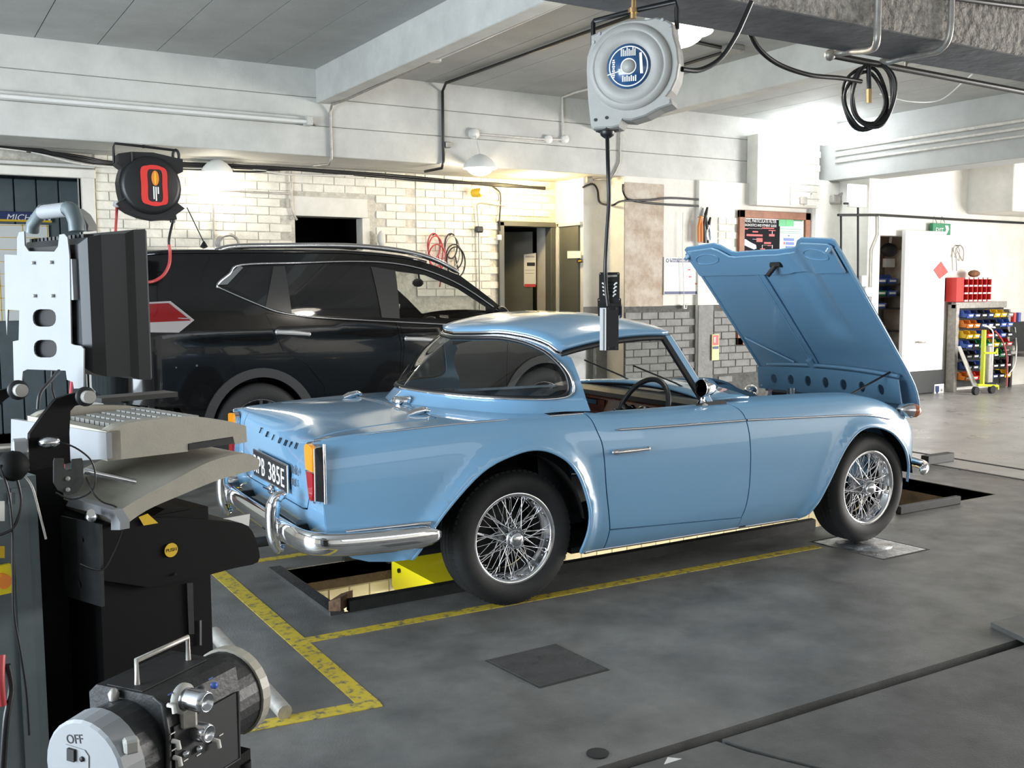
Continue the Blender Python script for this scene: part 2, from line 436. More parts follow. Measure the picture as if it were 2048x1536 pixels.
# painted lines
def strip(name, a, b, wd, m, parent, z=.0015, t=.002):
    a = np.array(a, float); b = np.array(b, float); d = (b-a)/np.linalg.norm(b-a); n = np.array([-d[1], d[0]])*wd/2
    q = [a+n, a-n, b-n, b+n]
    return MB().prism([(p[0], p[1], z-t) for p in q], (0, 0, t+.0005)).build(name, m, parent)
for k, (a, b, wd) in enumerate([((-.99, 1.6), (-1.005, -1.33), .075), ((-1.03, -.595), (1.92, -.660), .06), ((-.97, -1.325), (-2.6, -1.16), .07), ((-1.02, .70), (-.2, .70), .06)]):
    strip('painted_line', a, b, wd, 'yellowpaint', bed, z=.0015+.0004*k)
# slot channels across the right bay
for x in (4.66, 5.05):
    strip('channel', (x-.03, -1.6), (x+.06, 3.2), .035, 'darksteel', bed, z=.003, t=.003)
# ---- inspection pit
pit = MB()
D = -1.45
pit.add([(PX0, PY0, D), (PX1, PY0, D), (PX1, PY1, D), (PX0, PY1, D)], [(0, 1, 2, 3)])
struct(pit.build('floor_pit', 'floor2'))
def pitwall(name, a, b):
    return struct(MB().add([(a[0], a[1], D), (b[0], b[1], D), (b[0], b[1], -.005), (a[0], a[1], -.005)], [(0, 1, 2, 3)]).build(name, 'pitwall'))
wf = pitwall('wall_pit_far', (PX1, PY1), (PX0, PY1)); pitwall('wall_pit_near', (PX0, PY0), (PX1, PY0))
we = pitwall('wall_pit_end', (PX1, PY0), (PX1, PY1)); pitwall('wall_pit_rear', (PX0, PY1), (PX0, PY0))
tb = MB().box((-.0545, -.004, -.0745), (.0545, .004, .0745), .003).build('tile', 'tile', wf)
tb.location = (PX0+.06, PY1-.003, -.225)
first = True
for r in range(3):
    for k in range(41):
        x = PX0+.06+k*.1145; z = -.215-.1545*r
        if x > PX1-.35: continue
        if first: tb.location = (x, PY1-.003, z); first = False; continue
        t = tb.copy(); COL.objects.link(t); t.location = (x, PY1-.003, z)
MB().box((PX0, PY1-.0015, -.62), (PX1-.3, PY1+.002, -.137)).build('grout', 'grout', wf)
# rails along the pit lips
pr = MB()
pr.prism([(PX0+.02, PY0-.02, 0), (PX0+.02, PY0-.02, .05), (PX0+.02, PY0+.012, .055), (PX0+.02, PY0+.022, 0)], (2.92, -.0, 0))
setprops(pr.build('pit_rail', 'darksteel'), 'black steel guide rail along the near lip of the inspection pit', 'rail', 'pit lip rails')
pr = MB().prism([(PX0+.32, PY1-.022, 0), (PX0+.32, PY1-.012, .055), (PX0+.32, PY1+.02, .05), (PX0+.32, PY1+.02, 0)], (2.3, 0, 0))
setprops(pr.build('pit_rail', 'darksteel'), 'black steel guide rail along the far lip of the pit, beneath the blue car', 'rail', 'pit lip rails')
e = MB().prism([(PX0-.03, PY0-.035, .019), (PX0-.075, PY0-.01, .019), (PX0-.07, PY0, .06), (PX0-.025, PY0-.025, .075)], (.09, .08, 0)).build('end_stop', 'rust')
setprops(e, 'rusty brown angle-iron stop at the corner of the pit', 'stop')
e = MB().box((PX0-.075, PY0-.02, -.005), (PX0-.005, PY1+.03, .018), .004).build('pit_edge_plate', 'coverplate')
setprops(e, 'dark steel plate along the short rear edge of the pit', 'plate')
# loose angle lying at the far right of the pit, and the yellow jacking beam
e = MB().box((2.95, PY0-.06, .0), (3.55, PY0-.02, .05), .004).build('rail_end', 'darksteel'); setprops(e, 'short dark rail end beside the pit in front of the blue car', 'rail')
jb = thing('jacking_beam', 'bright yellow pit jack beam spanning the inspection pit under the blue car', 'jack', (.02, .06, -.06))
MB((.02, .06, -.06)).prism([(-.12, PY0+.02, -.03), (-.12, PY0+.02, -.19), (-.12, PY0+.10, -.25), (-.12, PY1-.15, -.25), (-.12, PY1-.03, -.16), (-.12, PY1-.03, -.03)], (.30, 0, 0)).build('beam', 'yellow', jb)
MB((.02, .06, -.06)).cyl((-.122, .33, -.06), (-.132, .33, -.06), .012, seg=10).build('bolt', 'darksteel', jb)
MB((.02, .06, -.06)).box((-.14, PY0+.001, -.045), (.2, PY0+.03, -.02)).box((-.14, PY1-.03, -.045), (.2, PY1-.001, -.02)).build('runner', 'darksteel', jb)
# pit lamps (fluorescent tubes on the near pit wall)
for k, x in enumerate((.1, 1.5, 2.8)):
    pl = thing('pit_lamp', 'fluorescent lamp low on the pit wall below the '+['rear wheel', 'driver door', 'front wheel'][k]+' of the blue car', 'lamp', (x, PY0+.04, -.5), group='pit lamps')
    MB((x, PY0+.04, -.5)).box((x-.6, PY0, -.54), (x+.6, PY0+.03, -.46), .005).build('batten', 'white', pl)
    MB((x, PY0+.04, -.5)).cyl((x-.58, PY0+.05, -.5), (x+.58, PY0+.05, -.5), .014, seg=8).build('tube', mat('lit_tube', (1, .92, .7), .5, emit=48, ecol=(1, .90, .66)) if k == 0 else bpy.data.materials['lit_tube'], pl)
# plates in the floor
mc = thing('manhole_cover', 'square dark steel floor cover let into the concrete', 'cover', (-.29, -1.34, 0))
q = [(-.462, -1.181), (-.148, -1.173), (-.131, -1.497), (-.433, -1.503)]
MB((-.29, -1.34, 0)).prism([(x, y, -.001) for x, y in q], (0, 0, .005)).build('plate', 'coverplate', mc)
q2 = [(x+(x+.2935)*.045, y+(y+1.3385)*.045) for x, y in q]
MB((-.29, -1.34, 0)).prism([(x, y, -.001) for x, y in q2], (0, 0, .0025)).build('frame', 'joint', mc)
tp = thing('turn_plate', 'shiny steel turning plate under the front wheel of the blue car', 'plate', (2.17, -.82, 0))
q = [(1.96, -.56), (1.99, -1.035), (2.375, -1.03), (2.345, -.56)]
MB((2.17, -.82, 0)).prism([(x, y, -.001) for x, y in q], (0, 0, .0018)).build('frame', 'joint', tp)
MB((2.17, -.82, 0)).prism([(2.165+(x-2.165)*.92, -.80+(y+.80)*.93, .0) for x, y in q], (0, 0, .0012)).build('plate', 'steelplate', tp)
MB((2.17, -.82, 0)).lathe((2.17, -.76, .006), (0, 0, 1), [(.15, -.006), (.15, -.0047), (0, -.0047)], 28).build('disc', 'steelplate', tp)
e = MB().box((4.62, .64, 0), (4.95, .71, .07), .004).build('stop_block', 'darksteel'); setprops(e, 'black rectangular stop block on the bright floor beyond the pit', 'block')
e = MB().cyl((-.565, -2.03, 0), (-.565, -2.03, .004), .035, seg=14).build('floor_plug', 'darksteel'); setprops(e, 'small round dark plug near the floor joint', 'plug')
e = MB().prism([(1.42, -2.19, 0), (1.50, -1.96, 0), (2.1, -1.98, 0), (2.05, -2.28, 0)], (0, 0, .02)).build('ramp_plate', 'floor2'); setprops(e, 'low sloping concrete-grey ramp plate at the floor joint', 'plate')
e = MB().prism([(-.44, -2.19, .0), (-.37, -2.19, 0), (-.40, -2.16, 0)], (0, 0, .001)).build('paper_scrap', 'paper'); setprops(e, 'tiny torn paper scrap lying by the floor joint', 'scrap')

# ---- ceiling with boards
ce = struct(MB().box((-7, -9, ZC+.012), (13.5, 7.5, ZC+.2)).build('ceiling', 'beamseam'))
for x0, x1, y0, y1 in ((-6, 1.17, -.8, 4.8), (1.3, 4.33, -.8, 4.8), (4.49, 7.97, -.8, 4.8), (8.4, 13.4, -.8, 4.2), (-6, 13.4, -8.9, -1.3)):
    n = max(1, round((x1-x0)/.47)); wd = (x1-x0)/n
    for k in range(n):
        MB().box((x0+k*wd+.004, y0, ZC), (x0+(k+1)*wd-.004, y1, ZC+.014)).build('board', 'ceil', ce)
# ---- beams
BY, BZ = 4.8, 2.665
def beam(name, courses, m='beam'):
    root = None
    for k, (lo, hi) in enumerate(courses):
        o = MB().box(lo, hi, .006).build(name if k == 0 else 'course', m, root)
        if k == 0: root = struct(o)
    return root
beam('ceiling_beam', [((-6.9, BY, 2.945), (7.9, 5.42, 3.198)), ((-6.9, BY, BZ), (7.9, 5.42, 2.941)), ((-6.9, BY, 3.202), (7.9, 5.42, ZC+.01))])
beam('ceiling_beam', [((1.17, -.86, 3.15), (1.31, 4.81, ZC+.01))])
beam('ceiling_beam', [((4.33, -.86, 3.15), (4.50, 4.81, ZC+.01))])
beam('ceiling_beam', [((7.97, -8.8, 2.76), (8.40, 4.9, ZC+.01))], 'ceil')
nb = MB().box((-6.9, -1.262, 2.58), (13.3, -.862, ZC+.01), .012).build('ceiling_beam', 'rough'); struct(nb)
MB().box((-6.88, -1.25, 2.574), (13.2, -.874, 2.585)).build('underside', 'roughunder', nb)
# ---- back wall with openings
WY = 5.7
wallmap = lambda y: (lambda u, v: np.stack([u, 0*u+y, v], 1))
wb = panel('wall_back', rect(-6.9, 0, 4.47, ZC), wallmap(WY), 'mortar', holes=[rect(-2.4, .02, -.785, 2.47), rect(1.25, .9, 2.0, 2.168), rect(3.715, .02, 4.435, 2.14)], h=.8, thick=.18)
struct(wb)
bm = [MB().box((-.112, -.009, -.0375), (.112, .012, .0375), .004).build('brick', 'brick', wb)]
def brickwall(parent, x0, x1, z0, z1, y, proto, skip=(), mw=.234, mh=.0835):
    n = 0; r = 0; z = z0+mh/2
    while z < z1-mh*.4:
        x = x0+mw/2-(mw/2 if r % 2 else 0)
        while x < x1-.02:
            a, b = max(x-mw/2, x0), min(x+mw/2, x1); wd = b-a-.007
            if wd > .05 and not any(a < s[1]-.015 and b > s[0]+.015 and z+mh/2 > s[2]+.01 and z-mh/2 < s[3]-.01 for s in skip):
                o = proto.copy(); COL.objects.link(o); o.parent = parent
                o.location = ((a+b)/2, y+random.uniform(-.0035, .003), z+random.uniform(-.0015, .0015))
                o.scale = (wd/.224, 1, (mh-.0065)/.075); o.rotation_euler = (random.uniform(-.012, .012), random.uniform(-.006, .006), random.uniform(-.012, .012)); n += 1
            x += mw
        z += mh; r += 1
    return n
sk = [(1.2, 2.06, .8, 2.375), (3.66, 4.47, 0, 2.2)]
nbk = brickwall(wb, -.66, 2.62, 1.83, 2.665, WY-.004, bm[0], sk)
nbk += brickwall(wb, 2.62, 4.45, 1.33, 2.665, WY-.004, bm[0], sk)
bm[0].location = (-.55, WY-.004, 1.78)
MB().box((-6.9, BY+.6, 2.665), (4.47, WY+.1, 2.9)).build('wall_head', 'beam', wb)
MB().box((1.21, WY-.02, 2.168), (2.05, WY+.1, 2.37), .006).build('lintel', 'plaster', wb)
MB().box((1.99, WY-.006, 1.5), (2.075, WY+.16, 2.168), .004).build('reveal', 'plaster', wb)
def recess(name, x0, x1, z0, z1, y0, y1, m):
    v = [(x0, y0, z0), (x1, y0, z0), (x1, y0, z1), (x0, y0, z1), (x0, y1, z0), (x1, y1, z0), (x1, y1, z1), (x0, y1, z1)]
    return struct(MB().add(v, [(4, 5, 6, 7), (0, 4, 7, 3), (1, 2, 6, 5), (3, 7, 6, 2), (0, 1, 5, 4)]).build(name, m))
recess('wall_store_room', 1.0, 2.3, 0, 2.4, WY+.17, 7.2, 'dark')
recess('wall_side_room', -2.6, -.6, 0, 2.6, WY+.17, 7.2, 'greymetal')
recess('wall_passage', 3.5, 4.6, 0, 2.4, WY+.17, 7.2, 'doorgrey')
# left opening: post, lintel rail, blue-grey shutter
struct(MB().box((-.785, WY-.05, 0), (-.67, WY+.1, 2.52), .006).build('trim_1', 'plaster'))
struct(MB().box((-2.5, WY-.06, 2.44), (-.66, WY+.02, 2.52), .006).build('trim_2', 'plaster'))
MB().box((-2.5, WY-.10, 2.53), (-.67, WY+.02, 2.56), .005).build('upper_rail', 'beam', wb)
sh = thing('roller_shutter', 'dark blue-grey corrugated shutter behind the left wall opening', 'shutter', (-1.5, 6.6, 0))
for k in range(9):
    MB((-1.5, 6.6, 0)).box((-2.45+k*.2, 6.58, .02), (-2.45+k*.2+.19, 6.61, 2.5), .008).build('slat', 'greymetal', sh)

# ---- block with the second door, column, right wall
bk = MB().box((4.455, 5.12, 0), (5.95, 6.1, 3.0)).build('wall_block', 'plaster'); struct(bk)
MB().box((4.79, 4.80, 0), (5.87, 5.2, 2.67)).build('projecting_pier', 'plaster', bk)
MB().box((4.80, 4.790, 1.2), (px(1327, 500, 'y', 4.79)[0], 4.801, 2.60)).build('patch', 'patchy', bk)
MB().box((4.46, 5.112, 0), (4.79, 5.121, 1.2)).build('dado', 'greybrick', bk)
MB().box((4.795, 4.792, 0), (5.865, 4.801, 1.205)).build('dado_mortar', 'greymortar', bk)
gb = MB().box((-.112, -.009, -.0375), (.112, .012, .0375), .005).build('brick', 'greybrick', bk); gb.location = (5.2, 4.788, .1)
nbk2 = brickwall(bk, 4.80, 5.86, .36, 1.195, 4.788, gb, mw=.24, mh=.086)
cm = MB().box((5.86, 4.75, 0), (7.72, 5.7, 2.67)).build('wall_column', 'plaster'); struct(cm)
MB().box((6.66, 4.62, 2.40), (7.74, 4.8, 3.25), .01).build('upper_pier', 'plaster', cm)
MB().box((7.70, 4.66, 0), (8.225, 5.4, 2.765), .03).build('pier_cover', 'plaster', cm)
MB().box((6.1, 4.742, 0), (7.70, 4.751, 1.205)).build('dado_mortar', 'greymortar', cm)
MB().box((5.86, 4.738, 0), (6.10, 4.751, 1.205), .004).build('dado', 'greybrick', cm)
wp = MB().box((-.112, -.009, -.0375), (.112, .012, .0375), .005).build('brick', 'brick', cm); wp.location = (6.2, 4.745, 1.9)
g2 = MB().box((-.112, -.009, -.0375), (.112, .012, .0375), .005).build('brick', 'greybrick', cm); g2.location = (6.3, 4.738, .3)
brickwall(cm, 6.1, 7.70, .36, 1.2, 4.738, g2, mw=.24, mh=.086)
brickwall(cm, 7.22, 7.74, 2.42, 3.24, 4.617, wp, mw=.24, mh=.086)
brickwall(cm, 6.16, 6.48, 1.22, 2.3, 4.745, wp, mw=.24, mh=.086)
RW = 4.2
wr = panel('wall_right', rect(8.2, 0, 13.5, ZC), wallmap(RW), 'plaster', holes=[rect(8.37, .02, 9.20, 2.06)], h=.8, thick=.2); struct(wr)
struct(MB().box((10.15, 3.55, 2.38), (13.5, RW+.05, 3.47), .01).build('wall_soffit', 'plaster'))
struct(MB().box((8.17, 4.203, 0), (8.4, 5.6, ZC)).build('wall_return', 'plaster'))
recess('wall_cupboard', 8.36, 9.4, 0, 2.2, RW+.19, 4.85, 'patchy')
# shell out of view: left and rear walls with the open doorways
struct(panel('wall_left', rect(-9, 0, 5.8, ZC), lambda u, v: np.stack([0*u-6.9, u, v], 1), 'plaster', holes=[rect(-3.6, .02, 1.2, 3.0)], h=1.0, thick=.2))
struct(panel('wall_far', rect(-9, 0, 4.2, ZC), lambda u, v: np.stack([0*u+13.0, u, v], 1), 'plaster', holes=[rect(-6.2, .02, -.2, 3.2)], h=1.0, thick=.2, flip=True))
struct(panel('wall_front', rect(-7, 0, 13.5, ZC), lambda u, v: np.stack([u, 0*u-8.9, v], 1), 'plaster', holes=[rect(-1.2, 1.6, 5.0, 3.2)], h=1.0, thick=.2, flip=True))
# ================================================================== BLUE SPORTS CAR (car frame: x forward, y to its left, origin under the rear axle)
M['badge'] = mat('badge_metal', (.06, .07, .09), .25, .8)
car = thing('sports_car', 'powder blue classic two-seat sports car with wire wheels and open bonnet', 'car', (0, 0, 0), -.0315427)
# plan curve of the flank, s = x up to 2.15, then arc length round the nose
_px = [-1.0, -.9, -.6, -.3, 0, .5, 1.3, 1.9, 2.15, 2.30, 2.42, 2.53, 2.62, 2.69, 2.745, 2.785, 2.81, 2.82]
_py = [.676, .686, .712, .728, .737, .742, .742, .737, .728, .716, .700, .676, .640, .590, .515, .40, .22, 0]
_pp = np.array(crom(list(zip(_px, _py)), 10)); _k = int(np.argmin(abs(_pp[:, 0]-2.15)))
_s = np.concatenate([_pp[:_k+1, 0], _pp[_k, 0]+np.cumsum(np.hypot(*np.diff(_pp[_k:], axis=0).T))])
SEND = float(_s[-1])
_X = lambda s: np.interp(s, _s, _pp[:, 0]); _Y = lambda s: np.interp(s, _s, _pp[:, 1])
_ZT = pchip([-1, -.9, -.6, -.2, .33, .5, .9, 1.15, 1.68, 2.1, 2.33, 2.46, 2.58, 2.75, 3.6], [.812, .818, .834, .847, .850, .838, .834, .833, .829, .822, .79, .752, .715, .69, .685])
_SEC = pchip([.15, .19, .25, .33, .45, .55, .66, .74, .79, .82, .85, .90, .96, 1.02],
             [[.11, .15], [.075, .19], [.035, .25], [.010, .33], [.001, .45], [0, .55], [.004, .66], [.016, .74], [.033, .788], [.054, .812], [.080, .825], [.13, .833], [.19, .838], [.25, .842]])
RARCH = crom([(-.535, .30), (-.505, .313), (-.383, .479), (-.209, .628), (-.039, .687), (.09, .692), (.202, .648), (.271, .583), (.316, .489), (.341, .378), (.327, .24), (.325, .20)], 5)
FARCH = crom([(1.735, .215), (1.758, .245), (1.837, .384), (1.95, .556), (2.067, .646), (2.205, .666), (2.353, .631), (2.462, .538), (2.525, .431), (2.545, .36), (2.55, .31)], 5)
def sm(a, b, x): t = np.clip((x-a)/(b-a), 0, 1); return t*t*(3-2*t)
def flank(s, v):
    s = np.asarray(s, float); v = np.asarray(v, float)
    sec = _SEC(v); d = sec[:, 0]; z = sec[:, 1]+(_ZT(s)-.825)*sm(.45, .80, v)
    uv = np.stack([s, v], 1)
    for A in (RARCH, FARCH):
        dd = segdist(uv, A, closed=False)
        d = d-.026*np.exp(-(dd/.040)**2)
    # normal of the plan curve
    e = 1e-3; tx = _X(s+e)-_X(s-e); ty = _Y(s+e)-_Y(s-e); l = np.hypot(tx, ty)+1e-9
    nx, ny = -ty/l, tx/l
    return np.stack([_X(s)-nx*-0+(-nx)*(-1)*0-nx*0+(-ty/l)*(-d)*1.0, -(_Y(s)-ny*d), z], 1)
GAP = .0035
def both(name, outline, m='blue', holes=(), fm=flank, h=.03, thick=.014, flip=False):
    a = panel(name, outline, fm, m, car, holes, h, thick, flip=flip)
    b = panel(name, outline, fm, m, car, holes, h, thick, mirror=True, flip=flip)
    return a, b
DR = [(.362, .845), (.398, .744), (.423, .673), (.44, .485), (.469, .304)]          # door rear edge
DF = [(1.283, .262), (1.304, .396), (1.309, .6), (1.29, .751), (1.25, .82), (1.20, .865)]  # door front edge
drc = crom(DR, 4); dfc = crom(DF, 4)
rear = [(-.905, .82), (-.60, .83), (-.2, .83), (.355, .83)]
rear += [(p[0]-GAP, p[1]) for p in drc if p[1] < .825]+[(.469-GAP, .20), (.37, .197)]
rear += [tuple(p) for p in RARCH[::-1]]+[(-.60, .292), (-.70, .305), (-.768, .328), (-.83, .37), (-.872, .449), (-.886, .574), (-.889, .666), (-.893, .766)]
rear_wing, rear_wing_far = both('rear_wing', rear)
dtop = [(1.20, .872), (1.05, .875), (.80, .872), (.54, .868), (.47, .855), (.42, .838)]
door_out = [(p[0]+GAP, p[1]) for p in drc]+[(.469+GAP, .304)]+[(p[0]-GAP, p[1]) for p in dfc]+dtop[1:]
door_near, door_far = both('door', door_out)
sill = [(.469+GAP, .296), (1.283, .256), (1.283, .192), (.469+GAP, .200)]
both('sill', sill)
fw = [(1.283+GAP, .19)]+[(p[0]+GAP, p[1]) for p in dfc]+[(1.20, .96), (1.5, .965), (1.9, .96), (2.2, .93), (2.38, .87), (2.50, .82), (2.60, .78), (2.66, .72), (2.66, .40), (2.62, .33)]
fw += [tuple(p) for p in FARCH[::-1]]+[(1.70, .195)]
front_wing, front_wing_far = both('front_wing', fw)
# nose with grille opening and headlamp recess
nose = [(2.663, .72), (2.9, .705), (SEND-.0005, .70), (SEND-.0005, .36), (2.9, .34), (2.663, .345)]
both('nose_panel', nose, holes=[[(2.84, .64), (SEND-.02, .64), (SEND-.02, .44), (2.80, .44)]])
for sd in (-1, 1):
    MB().box((2.70, min(sd*.02, sd*.46), .43), (2.735, max(sd*.02, sd*.46), .65)).build('grille', 'chrome2', car)
    MB().lathe((2.71, sd*.42, .57), (1, 0, 0), [(.09, -.05), (.092, .012), (.085, .022), (.06, .034), (0, .04)], 24).build('headlamp', 'chrome', car)
    f = MB().lathe((2.600, sd*.650, .710), (.80, sd*.45, -.1), [(0, -.09), (.03, -.07), (.042, -.03), (.044, 0), (.040, .008)], 20).build('sidelamp', 'chrome', car)
    MB().lathe((2.606, sd*.653, .710), (.80, sd*.45, -.1), [(.040, .0), (.036, .022), (.020, .042), (0, .046)], 20).build('lens', mat('lamp_amber_lens', (.42, .10, .03), .15, coat=.8) if sd < 0 else bpy.data.materials['lamp_amber_lens'], f)
# chrome side strips and wing-top beading
def onflank(pts, off=.004, fm=flank, mirror=False):
    a = np.array(pts, float); P = fm(a[:, 0], a[:, 1]); e = 1e-3
    N = np.cross(fm(a[:, 0]+e, a[:, 1])-P, fm(a[:, 0], a[:, 1]+e)-P); N /= np.linalg.norm(N, axis=1)[:, None]
    P = P+N*off
    if mirror: P = P*[1, -1, 1]
    return P
for mr in (False, True):
    n = 30
    MB().tube(onflank([(x, .750-.004*(x-.5)/.8) for x in np.linspace(.50, 1.283, n)], .003, mirror=mr), [.002]+[.006]*(n-1), 6).build('side_strip', 'chrome2', car)
    MB().tube(onflank([(x, .746-.026*(x-1.3)/1.06) for x in np.linspace(1.295, 2.36, n)], .003, mirror=mr), .006, 6).build('side_strip', 'chrome2', car)
    MB().tube(onflank([(x, .83) for x in np.linspace(-.90, .35, 40)], .001, mirror=mr), .0055, 6).build('wing_beading', 'chrome2', car)
    MB().tube(onflank([(x, .196) for x in np.linspace(.36, 1.70, 24)], -.004, mirror=mr), .008, 6).build('sill_trim', 'chrome2', car)
    # inner rolled lip of the arches
    for A, s0 in ((RARCH, 0), (FARCH, 0)):
        q = onflank(A[3:-3], -.006, mirror=mr)
        MB().tube(q, .008, 6).build('arch_lip', 'blue', car)
# ---- rear deck and tail: (t, y) surface, t runs along the profile
_PC = [(.20, .884), (-.10, .880), (-.30, .873), (-.50, .858), (-.66, .836), (-.76, .806), (-.82, .766), (-.852, .715), (-.870, .65), (-.880, .58), (-.880, .50), (-.868, .43), (-.835, .36)]
_PE = [(.30, .848), (-.10, .848), (-.30, .845), (-.50, .838), (-.70, .828), (-.80, .822), (-.865, .812), (-.890, .77), (-.887, .66), (-.884, .58), (-.880, .50), (-.868, .43), (-.835, .345)]
_TT = list(range(13)); _fc = pchip(_TT, _PC); _fe = pchip(_TT, _PE)
def deck(t, y):
    t = np.asarray(t, float); y = np.asarray(y, float); c = _fc(t); e = _fe(t)
    yw = np.interp(e[:, 0], [-.9, -.6, 0, .3], [.632, .655, .682, .688])
    k = np.clip(abs(y)/.62, 0, 1.3); yw = yw+(.681-yw)*sm(6.3, 8.0, t)
    kk = np.where(k < 1, k**2*(1.6-.6*k), 1+(k-1)*1.4)
    return np.stack([c[:, 0]*(1-kk)+e[:, 0]*kk, y*yw/.62, c[:, 1]*(1-kk)+e[:, 1]*kk], 1)
LID = [(2.05, -.50), (2.05, .50), (4.5, .505), (6.0, .50), (7.2, .475), (9.4, .46), (10.0, .43), (10.12, .38), (10.12, -.38), (10.0, -.43), (9.4, -.46), (7.2, -.475), (6.0, -.50), (4.5, -.505)]
def inset(poly, d, sc):
    c = np.mean(poly, 0); return [tuple(c+(np.array(p)-c)*(1-np.array(d)/(np.abs(np.array(p)-c)+1e-6)*(np.abs(np.array(p)-c) > 1e-3))) for p in poly]
DS = (.1, 1.)
panel('rear_deck', [(.3, -.62), (.3, .62), (8, .62), (11.7, .62), (11.7, -.62), (8, -.62)], deck, 'blue', car, [LID], h=.04, thick=.012, scale=DS, flip=True)
boot = panel('boot_lid', inset(LID, (.06, .006), DS), lambda t, y: deck(t, y)+np.array([0, 0, .002]), 'blue', car, (), h=.03, thick=.012, scale=DS, flip=True)
def ondeck(t, y, off=0):
    P = deck(np.array([t]), np.array([y]))[0]; e = 1e-3
    a = deck(np.array([t+e]), np.array([y]))[0]-P; b = deck(np.array([t]), np.array([y+e]))[0]-P
    n = np.cross(a, b); n /= np.linalg.norm(n); a /= np.linalg.norm(a)
    if n[0]+n[2]*-0 > 0 and abs(n[0]) > abs(n[2]): n = -n
    if n[2] < -.5: n = -n
    return P+n*off, n, a
# find t on the centre line for a height on the tail
def tz(z): 
    ts = np.linspace(5, 12, 400); return float(ts[np.argmin(abs(_fc(ts)[:, 1]-z))])
# boot furniture: hinges, luggage rods, badge letters, plate, handle, filler cap
for y in (.36, -.40):
    P, n, a = ondeck(2.25, y, .008)
    hg = MB().tube([P+a*.05+n*-.002, P+a*.02+n*.006, P-a*.03+n*.012, P-a*.05+n*.004], [.012, .017, .015, .008], 8).build('boot_hinge', 'chrome', car)
P1, n, _ = ondeck(2.2, .34, .004); P2, _, _ = ondeck(2.3, -.36, .004); Pm, _, _ = ondeck(2.25, 0, .006)
MB().tube([P1, Pm, P2], .003, 6).build('deck_seam_strip', 'chrome2', car)
P, n, a = ondeck(1.95, -.10, .0)
fc = MB().lathe(P, n, [(.043, 0), (.046, .012), (.046, .024), (.036, .034), (.0, .036)], 24).build('fuel_cap', 'chrome', car)
for k, ch in enumerate('TRIUMPH'):
    y = .27-k*.087; P, n, a = ondeck(tz(.727), y, .001)
    text('badge_letter', ch, .040, 'badge', boot, P+n*.004+a*.014, (0, -1, 0), -a, .002)
xp = -.902
pb = MB().box((xp, -.262, .538), (xp+.012, .262, .652), .002).build('number_plate', 'ink', car)
MB().box((xp+.001, -.268, .532), (xp+.010, .268, .658), .002).build('plate_border', 'chrome2', pb)
for k, ch in enumerate('RPB 385E'):
    if ch != ' ': text('plate_letter', ch, .118, 'inkwhite', pb, (xp-.0012, .252-k*.0640+(.020 if k > 3 else 0), .554), (0, -1, 0), (0, 0, 1), .001, width=.054)
text('badge_script', 'TR4A', .045, 'chrome2', boot, (-.893, -.30, .632), (0, -1, .0), (0, 0, 1), .002, width=.10)
text('badge_script', 'IRS', .042, 'chrome2', boot, (-.893, -.30, .580), (0, -1, 0), (0, 0, 1), .002, width=.07)
MB().lathe((-.884, .02, .503), (-1, 0, 0), [(.022, 0), (.022, .014), (.012, .02), (0, .02)], 16).box((-.91, -.05, .498), (-.898, .09, .508), .003).build('boot_handle', 'chrome', boot)
# tail lamps
amber = mat('amber_lens', (.85, .30, .01), .12, coat=.8, emit=.12, ecol=(1, .4, .02)); redl = mat('red_lens', (.38, .005, .01), .12, coat=.8)
for sd in (-1, 1):
    ol = crom([(.560, .79), (.600, .803), (.660, .795), (.672, .78), (.670, .70), (.668, .60), (.650, .562), (.622, .566), (.598, .60), (.568, .70), (.556, .76)], 4, True)
    bez = MB().prism([(-.885, sd*y, z) for y, z in ol], (-.022, 0, 0)).build('tail_lamp', 'chrome', car)
    def lens(nm, lo, hi, m):
        pts = [(y, z) for y, z in ol]; c = np.mean(pts, 0); q = [((y-c[0])*.80+c[0]-.004, (z-c[1])*.93+c[1]) for y, z in pts]
        q = [(y, min(max(z, lo), hi)) for y, z in q]
        MB().prism([(-.906, sd*y, z) for y, z in q], (-.012, 0, 0)).build(nm, m, bez)
    lens('indicator_lens', .69, .80, amber); lens('brake_lens', .555, .683, redl)
    pts = crom([(.668, .79), (.690, .78), (.690, .70), (.684, .60), (.668, .562)], 4)
    # black outer flank of the lamp housing
    MB().add([(-.911, sd*y, z) for y, z in [(.673, .785), (.673, .68), (.670, .575)]]+[(-.878, sd*y, z) for y, z in [(.694, .795), (.697, .69), (.694, .57)]], [(0, 1, 4, 3), (1, 2, 5, 4)]).build('lamp_side', 'blackgloss', bez)
    MB().tube([(-.878, sd*.692, .803), (-.879, sd*.698, .70), (-.878, sd*.694, .565)], .006, 6).build('lamp_trim', 'chrome', bez)
    MB().tube([(-.911, sd*.672, .785), (-.911, sd*.672, .68), (-.911, sd*.669, .575)], .004, 6).build('lamp_trim', 'chrome', bez)
# rear valance underside lip
MB().tube([(-.835, y, .345) for y in np.linspace(-.62, .62, 9)], .012, 6).build('valance_lip', 'blue', car)
